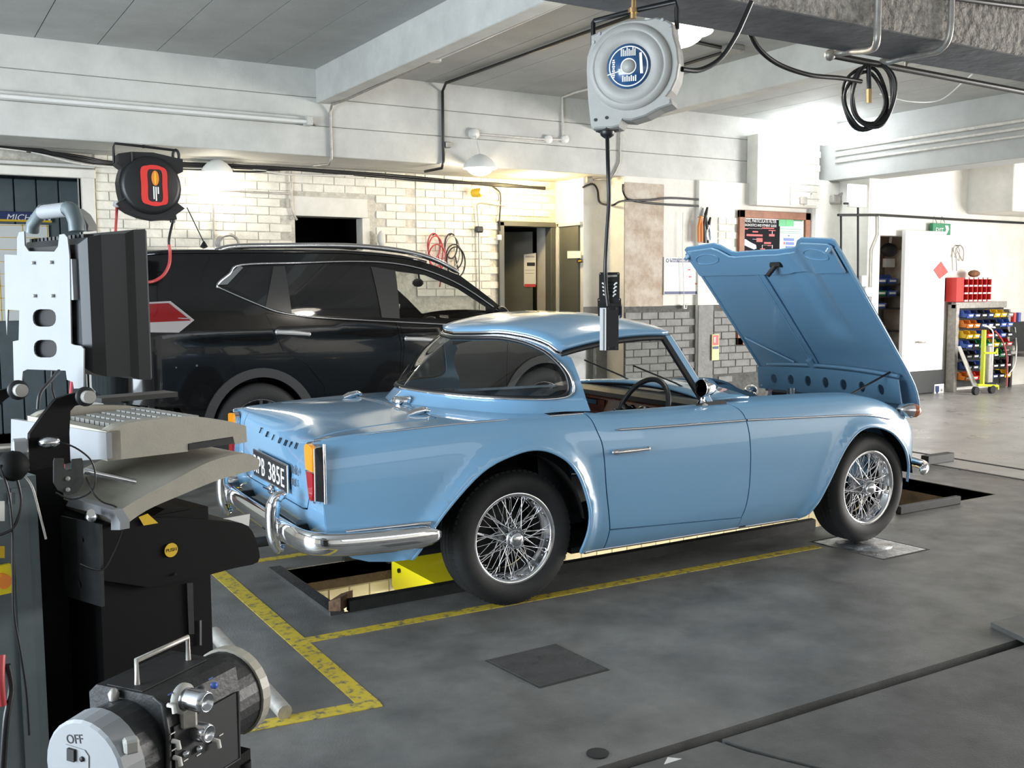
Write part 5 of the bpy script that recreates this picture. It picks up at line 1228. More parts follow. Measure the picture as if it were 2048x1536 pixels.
# conduits on the overhead bay right of the reel
Q = [px(1355, 76, 'z', zc), px(1455, 98, 'z', zc)]
t, o = conduit('steel_conduit', 'dark conduit on the ceiling right of the grey reel meeting a small box', Q, .016, 'hose'); p = px(1466, 95, 'z', zc); MB(o).box(p-np.array([.09, .06, .04]), p+np.array([.09, .06, .02]), .01).build('box', 'conduit', t)
Q = [px(1455, 102, 'z', zc), px(1365, 130, 'z', zc), px(1300, 150, 'z', zc)]
conduit('steel_conduit', 'dark conduit slanting along the ceiling behind the grey reel', Q, .014, 'hose')
for k, (dz, rr_) in enumerate(((.30, .018), (.38, .022), (.22, .015))):
    z_ = 2.76+dz; Q = [(7.94, 4.55, z_), (7.94, 1.6, z_+.006), (7.94, -.85, z_)]
    conduit('painted_conduit', ['upper', 'thick middle', 'thin lower'][k]+' white painted conduit along the deep cross beam past the flood lamp', Q, rr_, 'conduitw')
# ---- black and red reel
D2 = 6.85
c, r, up, n = basis(300, 372, D2, .18); S2 = D2/FPX/7.68
loc = lambda a, b, d=0: c+r*(a-768)*S2-up*(b-783)*S2+n*d
O = loc(768, 1310)
r2_ = thing('cable_reel', 'black cable reel with red label ring hanging on a wire bracket', 'reel', tuple(O))
ol = [(300, 340), (490, 300), (800, 292), (1120, 350), (1240, 370), (1235, 560), (1150, 600), (1185, 700), (1200, 830), (1180, 950), (1140, 1040), (1245, 1120), (1110, 1220), (1120, 1290), (1000, 1285), (800, 1305), (600, 1270), (420, 1200), (320, 1130), (250, 1080), (330, 1010), (305, 880), (295, 740), (320, 620), (350, 540), (270, 480), (300, 450)]
MB(O).prism([loc(a, b, -.10) for a, b in ol], n*.17).build('casing', 'black', r2_)
MB(O).lathe(loc(750, 790, .07), n, [(440*S2, 0), (430*S2, .02), (380*S2, .03), (0, .03)], 40).build('drum_cover', 'black', r2_)
ro = crom([(600, 550), (700, 500), (790, 490), (880, 505), (975, 570), (980, 800), (978, 1040), (900, 1085), (800, 1105), (690, 1085), (602, 1030), (598, 800)], 4, True)
ri = crom([(700, 580), (800, 555), (900, 580), (905, 800), (900, 1020), (800, 1038), (700, 1010), (696, 800)], 4, True)
pl_ = lambda u, v: np.array([loc(a, b, .105) for a, b in zip(u, v)])-O
panel('label_ring', ro, pl_, 'red', r2_, [ri], h=60, thick=.004, flip=False)
MB(O).prism([loc(a, b, .102) for a, b in ri], n*.001).build('label_panel', 'ink', r2_)
MB(O).prism([loc(805+55*math.cos(t), 685+112*math.sin(t), .104) for t in np.linspace(0, 2*PI, 25)[:-1]], n*.002).build('orange_badge', 'orange', r2_)
MB(O).prism([loc(805+14*math.cos(t), 685+95*math.sin(t), .106) for t in np.linspace(0, 2*PI, 17)[:-1]], n*.001).build('badge_print', 'stickeryellow', r2_)
for k, (b0, b1_) in enumerate(((810, 1000), (815, 1025), (815, 920))): MB(O).prism([loc(770+k*32, b0, .104), loc(788+k*32, b0, .104), loc(788+k*32, b1_, .104), loc(770+k*32, b1_, .104)], n*.001).build('print_line', 'inkwhite', r2_)
MB(O).tube([loc(490, 310, .08), loc(490, 850, .09), loc(470, 930, .09), loc(320, 1030, .08)], .006, 6).build('seam', 'darkbracket', r2_)
MB(O).tube([loc(265, 460, -.02), loc(270, 220, -.02), loc(290, 165, -.02), loc(700, 185, -.02), loc(1180, 215, -.02)], .0085, 8).build('bracket', 'black', r2_)
MB(O).tube([loc(1180+45*math.cos(t), 300+90*math.sin(t), -.02) for t in np.linspace(0, 2*PI, 21)[:-1]], .010, 8, closed=True).build('hook_ring', 'black', r2_)
bt = px(296, 292, 'y', 4.86); bt[2] = 2.66
MB(O).tube([loc(700, 185, -.02), bt], .012, 8).build('stay', 'black', r2_)
MB(O).lathe(loc(280, 1080, .0), -up+r*-.2, [(.025, -.02), (.025, .01), (.014, .02)], 12).build('hose_guide', 'greyplastic', r2_)
MB(O).cyl(loc(1085, 1290, .0), loc(1085, 1330, .0), .018, seg=10).build('outlet', 'black', r2_)
hp1 = crom([loc(1085, 1330), pd(338, 480, D2), pd(340, 505, D2), pd(338, 530, D2-.02), pd(325, 552, D2-.05), pd(300, 564, D2-.1), pd(265, 560, D2-.3), pd(215, 555, D2-.5), pd(160, 600, D2-.5), pd(140, 800, D2-.45), pd(120, 1000, D2-.5)], 6)
MB(O).tube(hp1[:9], .009, 8).build('strain_sleeve', 'darkbracket', r2_); MB(O).tube(hp1[8:], .0105, 8).build('red_hose', 'redhose', r2_)
hp2 = crom([loc(275, 1110), pd(233, 430, D2), pd(231, 470, D2-.02), pd(228, 560, D2-.05), pd(226, 700, D2-.1)], 5); MB(O).tube(hp2, .009, 8).build('red_hose', 'redhose', r2_)
# ================================================================== FOREGROUND: exhaust analyser trolley and smoke meter
def onplane(u, v, P0, n):
    d = _F+_R*(u-1024)/FPX-_U*(v-768)/FPX; return CAM+d*(((np.array(P0)-CAM)@n)/(d@n))
zb = 1.063
A = pd(215, 922, 2.10); B = pd(493, 884, 2.34); zb = A[2]
B[2] = zb; Lf = pd(6, 832, 2.36); Lf[2] = zb
eR = (B-A)/np.linalg.norm(B-A); eL = Lf-A; eL -= eR*(eL@eR); lenL = .40; eL /= np.linalg.norm(eL)      # right-hand and left-hand directions of the trolley
lenR = np.linalg.norm(B-A); Z = np.array([0, 0, 1.]); nR = -eL; nL = -eR                                  # outward normals of the two visible faces
CO = A+eR*.22+eL*.2; CO[2] = 0
cart = thing('analyser_trolley', 'black and grey exhaust analyser trolley with monitor back, keyboard tray and curved shelves', 'machine', tuple(CO))
trR = lambda pts, d=0: [onplane(u, v, A+nR*d, nR) for u, v in pts]       # trace on the right-hand face
trL = lambda pts, d=0: [onplane(u, v, A+nL*d, nL) for u, v in pts]       # trace on the left-hand face
# upper keyboard tray (curved top edge seen on the right-hand face)
top = crom([(218, 862), (240, 850), (290, 841), (350, 836), (410, 836), (460, 843), (492, 852)], 4)
prof = [tuple(p) for p in top]+[(494, 884), (470, 889), (466, 873), (376, 887), (376, 903), (300, 912), (215, 922)]
P = trR(prof)
tray = MB(CO).prism(P, eL*.035).build('keyboard_tray', 'beige', cart)
MB(CO).prism([p+eL*(lenL-.03) for p in P], eL*.03).build('tray_rim', 'beige', tray)
basep = trR([(215, 896), (350, 884), (468, 868), (470, 889), (466, 873), (376, 887), (376, 903), (300, 912), (215, 922)])
MB(CO).prism([p+eL*.03 for p in trR([(216, 892), (490, 866), (466, 873), (376, 887), (376, 903), (300, 912), (215, 922)])], eL*(lenL-.05)).build('tray_floor', 'beige', tray)
MB(CO).prism([A+eR*-.0+Z*.0, A+eR*.03, A+eR*.03+Z*.062, A+Z*.062], eL*lenL).build('tray_end', 'beige', tray)
MB(CO).prism(trL([(22, 838), (212, 866), (214, 918), (140, 922), (22, 905)], .004), eR*.012).build('tray_front', 'whiteplastic', cart)
MB(CO).box(A+eR*.10+eL*.06+Z*.085-np.array([.001, .001, 0]), A+eR*.10+eL*.06+Z*.086).build('tray_mark', 'beige', cart)
kb = [A+eR*.05+eL*.05+Z*.036, A+eR*.27+eL*.05+Z*.046, A+eR*.27+eL*.36+Z*.046, A+eR*.05+eL*.36+Z*.036]
kbo = MB(CO).prism(kb, Z*.012).build('keyboard', 'darkbracket', cart)
for i in range(5):
    for j in range(11):
        p = A+eR*(.075+i*.037)+eL*(.07+j*.025)+Z*(.0495+i*.0017)
        MB(CO).prism([p, p+eR*.028, p+eR*.028+eL*.02, p+eL*.02], Z*.009).build('key', 'greyplastic', kbo)
MB(CO).prism(trR([(378, 888), (464, 875), (464, 888), (378, 900)], .002), eL*.004).build('slot', 'ink', cart)
# tray rear rim and a clipboard lying across it
hb = [A+eR*.16+eL*(lenL-.04)+Z*.080, A+eR*.36+eL*(lenL-.04)+Z*.080, A+eR*.36+eL*(lenL+.03)+Z*.080, A+eR*.16+eL*(lenL+.03)+Z*.080]
setprops(MB(hb[0]).prism(hb, Z*.012).build('handset', 'black'), 'black handset lying on the keyboard tray of the trolley', 'handset')
# lower curved paper shelf
lo_ = crom([(241, 1057), (293, 1021), (358, 992), (440, 959), (518, 938)], 4); up_ = crom([(519, 920), (490, 907), (423, 922), (352, 958), (277, 998), (226, 1030)], 4)
MB(CO).prism(trR([tuple(p) for p in lo_]+[tuple(p) for p in up_], .03), eL*.36).build('paper_shelf', 'beige', cart)
MB(CO).prism(trL([(132, 1012), (210, 1032), (222, 1040), (222, 1060), (240, 1060), (240, 1044), (225, 1020), (140, 995)], .035), eR*.02).build('shelf_lip', 'whiteplastic', cart)
MB(CO).tube([onplane(168, 942, A+nR*.02, nR), onplane(270, 964, A+nR*.02, nR)], .006, 8).build('shelf_rod', 'chrome2', cart)
# dark angle bracket under the shelf
MB(CO).prism(trL([(120, 1032), (199, 1050), (204, 1214), (131, 1192)], .05), eR*.006).build('hinge_plate', 'darkbracket', cart)
for u, v, r_ in ((164, 1080, 5), (158, 1168, 8)):
    p = onplane(u, v, A+nL*.052, nL); MB(CO).lathe(p, nL, [(r_*.001, .001), (0, .001)], 12).build('plate_hole', 'ink', cart)
MB(CO).cyl(onplane(182, 1026, A+nL*.055, nL), onplane(182, 1026, A+nL*.085, nL), .008, seg=8).sphere(onplane(182, 1034, A+nL*.075, nL), .012, 8).build('wing_nut', 'chrome2', cart)
# black body with bulging hopper and push door
F1 = A+nR*-.015; c0 = F1.copy(); c0[2] = 0
body = [c0+eR*-.02, c0+eR*.235, c0+eR*.235+eL*.36, c0+eR*-.02+eL*.36]
MB(CO).prism([p+Z*.05 for p in (c0+eR*-.16+eL*.16, c0+eR*-.02+eL*.16, c0+eR*-.02+eL*.34, c0+eR*-.16+eL*.34)], Z*(zb-.06)).build('rear_cabinet', 'blackpanel', cart)
MB(CO).prism([p+Z*.05 for p in body], Z*.872).build('cabinet', 'blackpanel', cart)
hop = crom([(418, 1150), (470, 1136), (516, 1124), (515, 1090), (496, 1052), (455, 1043), (407, 1039), (325, 1035), (230, 1046), (200, 1053)], 3)
MB(CO).prism(trR([tuple(p) for p in hop]+[(200, 1160), (300, 1175)], .0), eL*.30).build('push_door', 'blackpanel', cart)
MB(CO).prism(trR([(300, 1036), (330, 1018), (372, 1015), (397, 1022), (397, 1040)], -.02), eL*.25).build('paper_hopper', 'blackpanel', cart)
MB(CO).prism(trR([(277, 1034), (295, 1027), (316, 1046), (287, 1051)], .004), eL*-.001).build('yellow_label', 'stickeryellow', cart)
st_c = onplane(342, 1100, A+nR*.003, nR)
st_ = MB(CO).cyl(st_c, st_c+nR*.0012, .0155, seg=28).build('push_sticker', 'stickeryellow', cart)
text('push_text', 'PUSH', .0105, 'ink', st_, st_c+nR*.0016-eR*.0125-Z*.003, eR, Z, .0002, width=.025, o=CO)
MB(CO).cyl(onplane(352, 1148, A+nR*.002, nR), onplane(352, 1148, A+nR*.006, nR), .003, seg=8).build('screw', 'darkbracket', cart)
MB(CO).prism(trR([(432, 1040), (500, 1028), (498, 1052), (470, 1046)], -.06), eL*.003).build('printout', 'paper', cart)
MB(CO).prism(trR([(373, 1166), (385, 1165), (388, 1268), (377, 1268)], -.012), nR*.002).build('door_slot', 'darkbracket', cart)
MB(CO).prism(trR([(398, 1240), (402, 1240), (402, 1290), (398, 1290)], -.012), nR*.003).build('latch', 'chrome2', cart)
for p in body: MB(CO).cyl(p*[1, 1, 0]+Z*.0+(CO-p)*[.08, .08, 0], p*[1, 1, 0]+Z*.06+(CO-p)*[.08, .08, 0], .03, seg=12).build('castor', 'rubber', cart)
# grey column on the left with yellow rotary switch
g0 = onplane(74, 1000, A+nR*-.05, nR); gdir = eL; 
gp_ = [g0, g0-eR*.30, g0-eR*.30+eL*.18, g0+eL*.18]
MB(CO).prism([p*[1, 1, 0]+Z*.02 for p in gp_], Z*1.02).build('column', 'greymetal', cart)
MB(CO).prism([p*[1, 1, 0]+Z*.02 for p in [g0-eR*.02, g0-eR*.05, g0-eR*.05-eL*.004, g0-eR*.02-eL*.004]], Z*1.0).build('column_fold', 'greymetal', cart)
swp = onplane(-2, 1158, g0+nR*.012, nR)
MB(CO).prism([swp-eR*.022-Z*.03, swp+eR*.02-Z*.03, swp+eR*.02+Z*.028, swp-eR*.022+Z*.028], nR*.01).build('isolator_plate', 'yellow', cart)
MB(CO).cyl(swp+nR*.01, swp+nR*.03, .014, seg=14).box(swp-np.array([.012, .012, .004]), swp+np.array([.012, .012, .004])).build('isolator_knob', 'orange', cart)
for (u0, v0, u1, v1), m_ in (((-12, 1002, 9, 1042), 'paper'), ((16, 985, 30, 1008), 'whiteplastic'), ((-10, 1092, 9, 1116), 'stickeryellow')):
    P = [onplane(u, v, g0+nR*.003, nR) for u, v in ((u0, v0), (u1, v0), (u1, v1), (u0, v1))]; MB(CO).prism(P, nR*.001).build('warning_label', m_, cart)
# black arm carrying the monitor
arm = [(180, 786), (172, 781), (135, 790), (112, 798), (88, 828), (60, 868), (57, 930), (60, 942), (141, 926), (139, 866), (141, 822), (150, 812), (176, 806), (186, 798)]
MB(CO).prism([onplane(u, v, A+nR*-.02, nR) for u, v in arm], eL*.012).build('monitor_arm', 'blackpanel', cart)
MB(CO).prism([onplane(u-140, v-8, A+nR*-.10, nR) for u, v in arm[:6]]+[onplane(-60, 872, A+nR*-.10, nR), onplane(10, 800, A+nR*-.10, nR)], eL*.012).build('monitor_arm', 'blackpanel', cart)
for u, v, d in ((171, 793, -.005), (36, 780, -.08)):
    p = onplane(u, v, A+nR*d, nR); MB(CO).cyl(p, p+nR*.02, .013, seg=16).build('pivot_knob', 'greyplastic', cart); MB(CO).lathe(p+nR*-.004, nR, [(.020, 0), (.020, .008), (0, .008)], 18).build('pivot_washer', 'darkbracket', cart)
ub_ = [(106, 922), (108, 916), (126, 916), (127, 936), (133, 941), (141, 938), (143, 918), (162, 916), (165, 924), (165, 968), (152, 985), (135, 990), (115, 980), (106, 965)]
MB(CO).prism([onplane(u, v, A+nR*.02, nR) for u, v in ub_], eL*-.004).build('cable_bracket', 'darkbracket', cart)
for u, v in ((135, 957), (135, 979)): p = onplane(u, v, A+nR*.024, nR); MB(CO).lathe(p, nR, [(.0045, 0), (.0045, .003), (0, .003)], 10).build('screw', 'greyplastic', cart)
p = onplane(98, 884, A+nR*.0, nR); MB(CO).sphere(p, .021, 14, (1, 1, .62)).build('sensor', 'chrome2', cart)
# monitor
M0 = onplane(174, 600, A+eR*-.02+eL*.03, nR)
mon = thing('monitor', None, None); 
for k in list(mon.keys()): del mon[k]
mon.parent = cart
zt0, zb0 = onplane(174, 468, M0, nR)[2], onplane(174, 756, M0, nR)[2]
def slab(c, a0, a1, b0, b1, z0, z1): return [c+eR*a0+eL*b0+Z*(z0-c[2]), c+eR*a1+eL*b0+Z*(z0-c[2]), c+eR*a1+eL*b1+Z*(z0-c[2]), c+eR*a0+eL*b1+Z*(z0-c[2])], Z*(z1-z0)
mw = .33
# shell: rounded loft from the vesa back to the wider screen bezel
sec = [(0, .03, .02, .02), (.012, .012, .006, .008), (.035, 0, 0, 0), (.085, -.004, -.004, -.003), (.10, -.012, -.012, -.010), (.125, -.014, -.014, -.012), (.13, -.010, -.010, -.008)]
v = []; f = []
for a, i0, it, ib in sec:
    for b, z in ((i0, zb0+ib), (mw-i0, zb0+ib), (mw-i0, zt0-it), (i0, zt0-it)): v.append(M0+eR*a+eL*b+Z*(z-M0[2])-CO)
for k in range(len(sec)-1): f += [(k*4+i, k*4+(i+1) % 4, (k+1)*4+(i+1) % 4, (k+1)*4+i) for i in range(4)]
f += [(3, 2, 1, 0), tuple(range(len(v)-4, len(v)))]
raw('shell', v, f, mat('monitor_black', (.012, .013, .015), .33), mon)
mb = slab(M0, .131, .133, .0, mw, zb0+.02, zt0-.02); MB(CO).prism(*mb).build('screen', 'blackgloss', mon)
for k in range(14):
    P, e = slab(M0, .012, .034, .03+k*.02, .042+k*.02, zt0-.010, zt0+.0015); MB(CO).prism(P, e).build('vent', 'darkbracket', mon)
# white carrying plate on the back, with handle
pf = lambda pts: [onplane(u, v, M0+nL*.012, nL) for u, v in pts]
z3 = lambda pts: [(x/2.953, 400+y/2.953) for x, y in pts]
out = z3([(100, 325), (100, 225), (112, 190), (142, 185), (146, 268), (170, 303), (320, 305), (342, 275), (350, 205), (378, 200), (398, 222), (410, 330), (420, 848), (436, 856), (478, 862), (494, 880), (492, 1112), (436, 1114), (430, 1075), (395, 1062), (388, 1008), (160, 1000), (135, 1012), (128, 1075), (82, 1076), (76, 835), (110, 828), (114, 652), (46, 648), (40, 800), (30, 640), (26, 322)])
def rrect(x0, y0, x1, y1, r_): 
    return z3([(x0+r_-r_*math.cos(t), y0+r_-r_*math.sin(t)) for t in np.linspace(0, PI/2, 4)]+[(x1-r_+r_*math.sin(t), y0+r_-r_*math.cos(t)) for t in np.linspace(0, PI/2, 4)]+[(x1-r_+r_*math.cos(t), y1-r_+r_*math.sin(t)) for t in np.linspace(0, PI/2, 4)]+[(x0+r_-r_*math.sin(t), y1-r_+r_*math.cos(t)) for t in np.linspace(0, PI/2, 4)])
bpl = lambda u, v: np.array([onplane(a, b, M0+nL*.012, nL) for a, b in zip(u, v)])-CO
panel('carry_plate', out, bpl, 'whiteplastic', mon, [rrect(194, 645, 330, 748, 40), rrect(200, 826, 335, 930, 40)], h=40, thick=.004, flip=True)
for x, y in ((195, 371), (301, 368), (203, 566), (309, 566)):
    p = onplane(x/2.953, 400+y/2.953, M0+nL*.016, nL); MB(CO).lathe(p, nL, [(.004, -.002), (.004, .003), (0, .003)], 10).build('screw', 'greyplastic', mon)
P = slab(M0, -.010, .02, .04, .10, zb0+.16, zt0-.05); MB(CO).prism(*P).build('backing_block', 'whiteplastic', mon)
hq = lambda x, y, d=0: onplane(x/2.953, 400+y/2.953, M0+nL*(.01+d), nL)
MB(CO).tube([hq(190, 190), hq(195, 140), hq(250, 65), hq(262, 58)], .014, 8).build('handle_post', 'greymetal', mon)
MB(CO).tube([hq(455, 185), hq(450, 130), hq(425, 60), hq(400, 50)], .016, 8).build('handle_post', 'greymetal', mon)
MB(CO).tube([hq(255, 72), hq(400, 56)], .0155, 12).build('handle_grip', 'whiteplastic', mon)
MB(CO).prism([hq(x, y, -.02) for x, y in ((440, 50), (485, 85), (522, 150), (520, 180), (470, 185), (450, 120))], eR*.018).build('handle_post', 'greyplastic', mon)
# loose thin wires on the trolley
def wire(pts, r_, m_, nm='wire'):
    setprops_ = MB(CO).tube(crom([onplane(u, v, A+nR*d, nR) for u, v, d in pts], 5), r_, 6).build(nm, m_, cart)
wire([(118, 742, -.06), (98, 765, -.02), (80, 788, 0), (76, 818, 0)], .004, 'darkbracket', 'monitor_cable')
wire([(105, 742, -.06), (104, 775, -.06), (110, 800, -.06)], .003, 'darkbracket', 'monitor_cable')
wire([(118, 884, .01), (150, 895, .03), (180, 918, .04), (190, 945, .04), (188, 975, .04), (170, 992, .04), (140, 998, .035), (112, 985, .03)], .0018, 'hose')
wire([(172, 955, .03), (186, 985, .05), (205, 1004, .06), (232, 1014, .07), (246, 1035, .07), (244, 1062, .06), (225, 1110, .06), (208, 1138, .06), (185, 1138, .06), (160, 1128, .06)], .0018, 'hose')
wire([(48, 950, .01), (65, 975, .02), (80, 1030, .02), (92, 1078, .02)], .0022, 'conduit')
wire([(0, 930, .03), (18, 990, .03), (25, 1060, .03), (26, 1150, .03), (28, 1230, .03), (40, 1300, .03), (52, 1380, .03), (58, 1470, .03)], .003, 'hose')
wire([(30, 945, .03), (42, 1000, .03), (30, 1050, .03), (5, 1068, .03), (-20, 1070, .03)], .003, 'hose')
wire([(2, 1310, .05), (0, 1360, .06), (4, 1410, .06)], .009, 'redhose', 'red_lead')
wire([(14, 1330, .05), (22, 1380, .05), (12, 1440, .06), (5, 1540, .06)], .007, 'hose', 'black_lead')
p = onplane(26, 932, A+nR*.02, nR); MB(CO).sphere(p, .03, 12).build('probe_holder', 'blackpanel', cart)
p = onplane(40, 892, A+nR*-.02, nR); MB(CO).box(p-.014, p+.014, .003).build('plug', 'whiteplastic', cart)
# ---- smoke meter with white end covers
c1_, c2m = pd(195, 1520, 1.70), pd(455, 1392, 2.00)
zc_ = (c1_[2]+c2m[2])/2; c1_[2] = c2m[2] = zc_
ea = (c2m-c1_)/np.linalg.norm(c2m-c1_); La = np.linalg.norm(c2m-c1_); en_ = np.cross(ea, Z); en_ = en_ if en_@(CAM-c1_) > 0 else -en_
SO = (c1_+c2m)/2; SO[2] = zc_-.084
sm_ = thing('smoke_meter', 'black portable smoke meter with white end covers, dials and a metal carrying handle', 'instrument', tuple(SO))
def dshape(r_, flatb=.9, k=28): return [(r_*math.cos(t), max(-r_*flatb, r_*math.sin(t))) for t in np.linspace(0, 2*PI, k+1)[:-1]]
def ring(c, r_, s=1.0): return [c+en_*a*s+Z*b*s for a, b in dshape(r_)]
def loftr(name, secs, m_, par, sm2=True):
    v = []; f = []; n_ = 28
    for c, r_ in secs: v += [p-SO for p in ring(c, r_)]
    for k in range(len(secs)-1): f += [(k*n_+i, k*n_+(i+1) % n_, (k+1)*n_+(i+1) % n_, (k+1)*n_+i) for i in range(n_)]
    f += [tuple(range(n_))[::-1], tuple(range((len(secs)-1)*n_, len(secs)*n_))]
    o = raw(name, v, f, m_, par); return o
cap1 = loftr('end_cover', [(c1_-ea*.03, .082), (c1_-ea*.026, .087), (c1_+ea*.015, .091)], 'whiteplastic', sm_)
cap2 = loftr('end_cover', [(c2m-ea*.0, .088), (c2m+ea*.022, .088), (c2m+ea*.028, .082)], 'beige', sm_)
M['meterbody'] = mat('meter_body', (.020, .021, .022), .5, var=.4, vs=14, bump=.1, bs=90)
loftr('drum', [(c1_+ea*.013, .087), (c1_+ea*.09, .085), (c1_+ea*(La-.09), .084), (c2m, .083)], 'meterbody', sm_)
m0 = c1_+ea*.070; m1 = c1_+ea*(La-.075)
sec_ = [(-.085, -.08), (.090, -.08), (.093, .04), (.085, .092), (.066, .101), (-.070, .101), (-.088, .085)]
MB(SO).prism([m0+en_*a+Z*b for a, b in sec_], m1-m0).build('housing', 'meterbody', sm_)
MB(SO).tube([m0-ea*.004+en_*a+Z*b for a, b in ((.090, -.075), (.093, .04), (.084, .093), (.066, .101))], .005, 6).build('housing_rib', 'meterbody', sm_)
pn = [m0+ea*.006+en_*.0935-Z*.078, m1-ea*.012+en_*.0935-Z*.078, m1-ea*.012+en_*.0935+Z*.05, m0+ea*.006+en_*.0935+Z*.05]
MB(SO).prism(pn, en_*.004).build('front_panel', 'ink', sm_)
MB(SO).tube([pn[0]+en_*.004, pn[1]+en_*.004, pn[2]+en_*.004], .003, 6).build('panel_edge', 'darkbracket', sm_)
fp_ = lambda u, v, d=.098: onplane(u, v, m0+en_*d, en_)
def knob(u, v, r_, l_, m_, nm): p = fp_(u, v); return MB(SO).lathe(p, en_, [(r_, 0), (r_, l_*.8), (r_*.9, l_), (r_*.75, l_), (r_*.72, l_*.8), (0, l_*.8)], 20).build(nm, m_, sm_)
knob(365, 1395, .019, .055, 'chrome2', 'sample_port'); knob(392, 1462, .017, .03, 'chrome2', 'sample_outlet')
MB(SO).lathe(fp_(362, 1396), en_, [(.026, 0), (.026, .008), (.02, .012)], 22).build('port_flange', 'greyplastic', sm_)
MB(SO).box(fp_(375, 1430)-np.array([.014, .014, .02]), fp_(375, 1430)+np.array([.014, .014, .02]), .004).build('port_block', 'conduit', sm_)
for u, v in ((336, 1410), (345, 1482), (426, 1480), (348, 1515)):
    p = fp_(u, v); MB(SO).tube([p, p+en_*.012, p+en_*.014-Z*.012], .0042, 8).build('hose_barb', 'conduitw', sm_)
for u, v, m_ in ((425, 1370, 'bluepl'), (395, 1497, 'chrome2'), (368, 1507, 'chrome2')): MB(SO).lathe(fp_(u, v), en_, [(.006, 0), (.006, .008), (0, .009)], 12).build('button', m_, sm_)
for u, v in ((336, 1391), (417, 1360), (341, 1470), (438, 1473), (343, 1503), (393, 1513), (367, 1524)):
    p = fp_(u, v, .0982); MB(SO).prism([p, p+ea*.011, p+ea*.011+Z*.002, p+Z*.002], en_*.0008).build('panel_legend', 'bluepl' if v < 1400 else 'conduitw', sm_)
hd0 = m0+ea*.025+Z*.101+en_*.0; hd1 = m1-ea*.03+Z*.101+en_*.0
MB(SO).tube([hd0, hd0+Z*.045, hd1+Z*.045, hd1], .005, 8).build('carry_handle', 'conduit', sm_)
MB(SO).prism([hd0-ea*.02+en_*.03+Z*.0005, hd1+ea*.015+en_*.03+Z*.0005, hd1+ea*.015-en_*.05+Z*.0005, hd0-ea*.02-en_*.05+Z*.0005], Z*.0015).build('handle_well', 'ink', sm_)
p = c1_+ea*.06+Z*.085-en_*.02; MB(SO).lathe(p, Z, [(.008, 0), (.010, .012), (.004, .02), (0, .021)], 10).build('vent_knob', 'conduit', sm_)
p = onplane(262, 1490, c1_+ea*.05+en_*.084, en_); MB(SO).box(p-.012, p+.012, .004).build('side_clip', 'greyplastic', sm_)
# legend on the near white cover
cf = c1_-ea*.0305
lp = lambda u, v: onplane(u, v, cf, -ea)
text('off_mark', 'OFF', .022, 'ink', cap1, lp(134, 1487), lp(180, 1487)-lp(134, 1487), Z, .0003, o=SO)
MB(SO).prism([lp(132, 1488), lp(170, 1500), lp(178, 1512), lp(178, 1536), lp(132, 1524)], -ea*.0012).build('switch_plate', 'whiteplastic', cap1)
MB(SO).prism([lp(139, 1494), lp(153, 1498), lp(153, 1522), lp(139, 1518)], -ea*.006).build('switch', 'ink', cap1)
MB(SO).lathe(lp(166, 1517), -ea, [(.0045, 0), (.0045, .004), (0, .004)], 10).build('fuse', 'ink', cap1)
# low black stand carrying the smoke meter
q4 = [SO-ea*.15-en_*.08, SO+ea*.13-en_*.08, SO+ea*.13+en_*.08, SO-ea*.15+en_*.08]
sto = SO*[1, 1, 0]
stand = thing('meter_stand', 'low black stand carrying the portable smoke meter', 'stand', tuple(sto))
zt_ = zc_-.091*.9-.003
MB(sto).prism([p*[1, 1, 0]+Z*(zt_-.03) for p in q4], Z*.03).build('top', 'blackpanel', stand)
for p in q4: b_ = p*[1, 1, 0]+(SO-p)*[.12, .12, 0]; MB(sto).cyl(b_, b_+Z*(zt_-.02), .018, seg=10).build('leg', 'blackpanel', stand)
# long grey bar leaning on the floor behind the trolley
a = px(428, 1266, 'z', .12); b = px(570, 1425, 'z', .026)
setprops(MB(b*[1, 1, 0]).tube([a, b], .026, 10).build('floor_bar', 'conduit'), 'grey metal bar lying on the floor beside the trolley', 'bar')
# ================================================================== WALL ITEMS AND THE RIGHT-HAND BAY
def quad(name, pts, m, parent, t, n, o):
    return MB(o).prism(pts, np.array(n, float)*t).build(name, m, parent)
def board(u0, v0, u1, v1, ax, val): a, b = px(u0, v0, ax, val), px(u1, v1, ax, val); return a, b
NY = (0, -1, 0)
# ---- framed notice board on the column
yc_ = 4.742
TL, TR_, BL_ = px(1475, 420, 'y', yc_), px(1617, 424, 'y', yc_), px(1467, 690, 'y', yc_)
X0, X1, Z1, Z0 = TL[0], TR_[0], TL[2], BL_[2]
nbd = thing('notice_board', 'red-brown framed notice board with dark poster and pale green poster on the column', 'board', (X0, yc_, Z0)); o = np.array((X0, yc_, Z0))
fw_ = .09
def bxy(name, x0, z0, x1, z1, m, parent, d0=.0, t=.02, oo=None): return MB(o if oo is None else oo).box((x0, yc_-d0-t, z0), (x1, yc_-d0, z1), min(.004, t*.3)).build(name, m, parent)
bxy('backing', X0+.02, Z0+.02, X1-.02, Z1-.02, 'paper', nbd, .0, .012)
bxy('frame_rail', X0, Z1-fw_, X1, Z1, 'wood', nbd, .0, .04); bxy('frame_rail', X0, Z0, X1, Z0+fw_, 'wood', nbd, .0, .04)
bxy('frame_stile', X0, Z0, X0+fw_, Z1, 'wood', nbd, .0, .04); bxy('frame_stile', X1-fw_, Z0, X1, Z1, 'wood', nbd, .0, .04)
XM = px(1557, 500, 'y', yc_)[0]
dp = bxy('dark_poster', X0+fw_+.01, Z0+fw_+.3, XM, Z1-fw_-.01, mat('poster_black', (.012, .012, .015), .8, spec=.15), nbd, .012, .004)
gpz = bxy('green_poster', XM+.003, Z0+fw_+.3, X1-fw_-.005, Z1-fw_-.01, mat('poster_mint', (.62, .78, .70), .5), nbd, .012, .004)
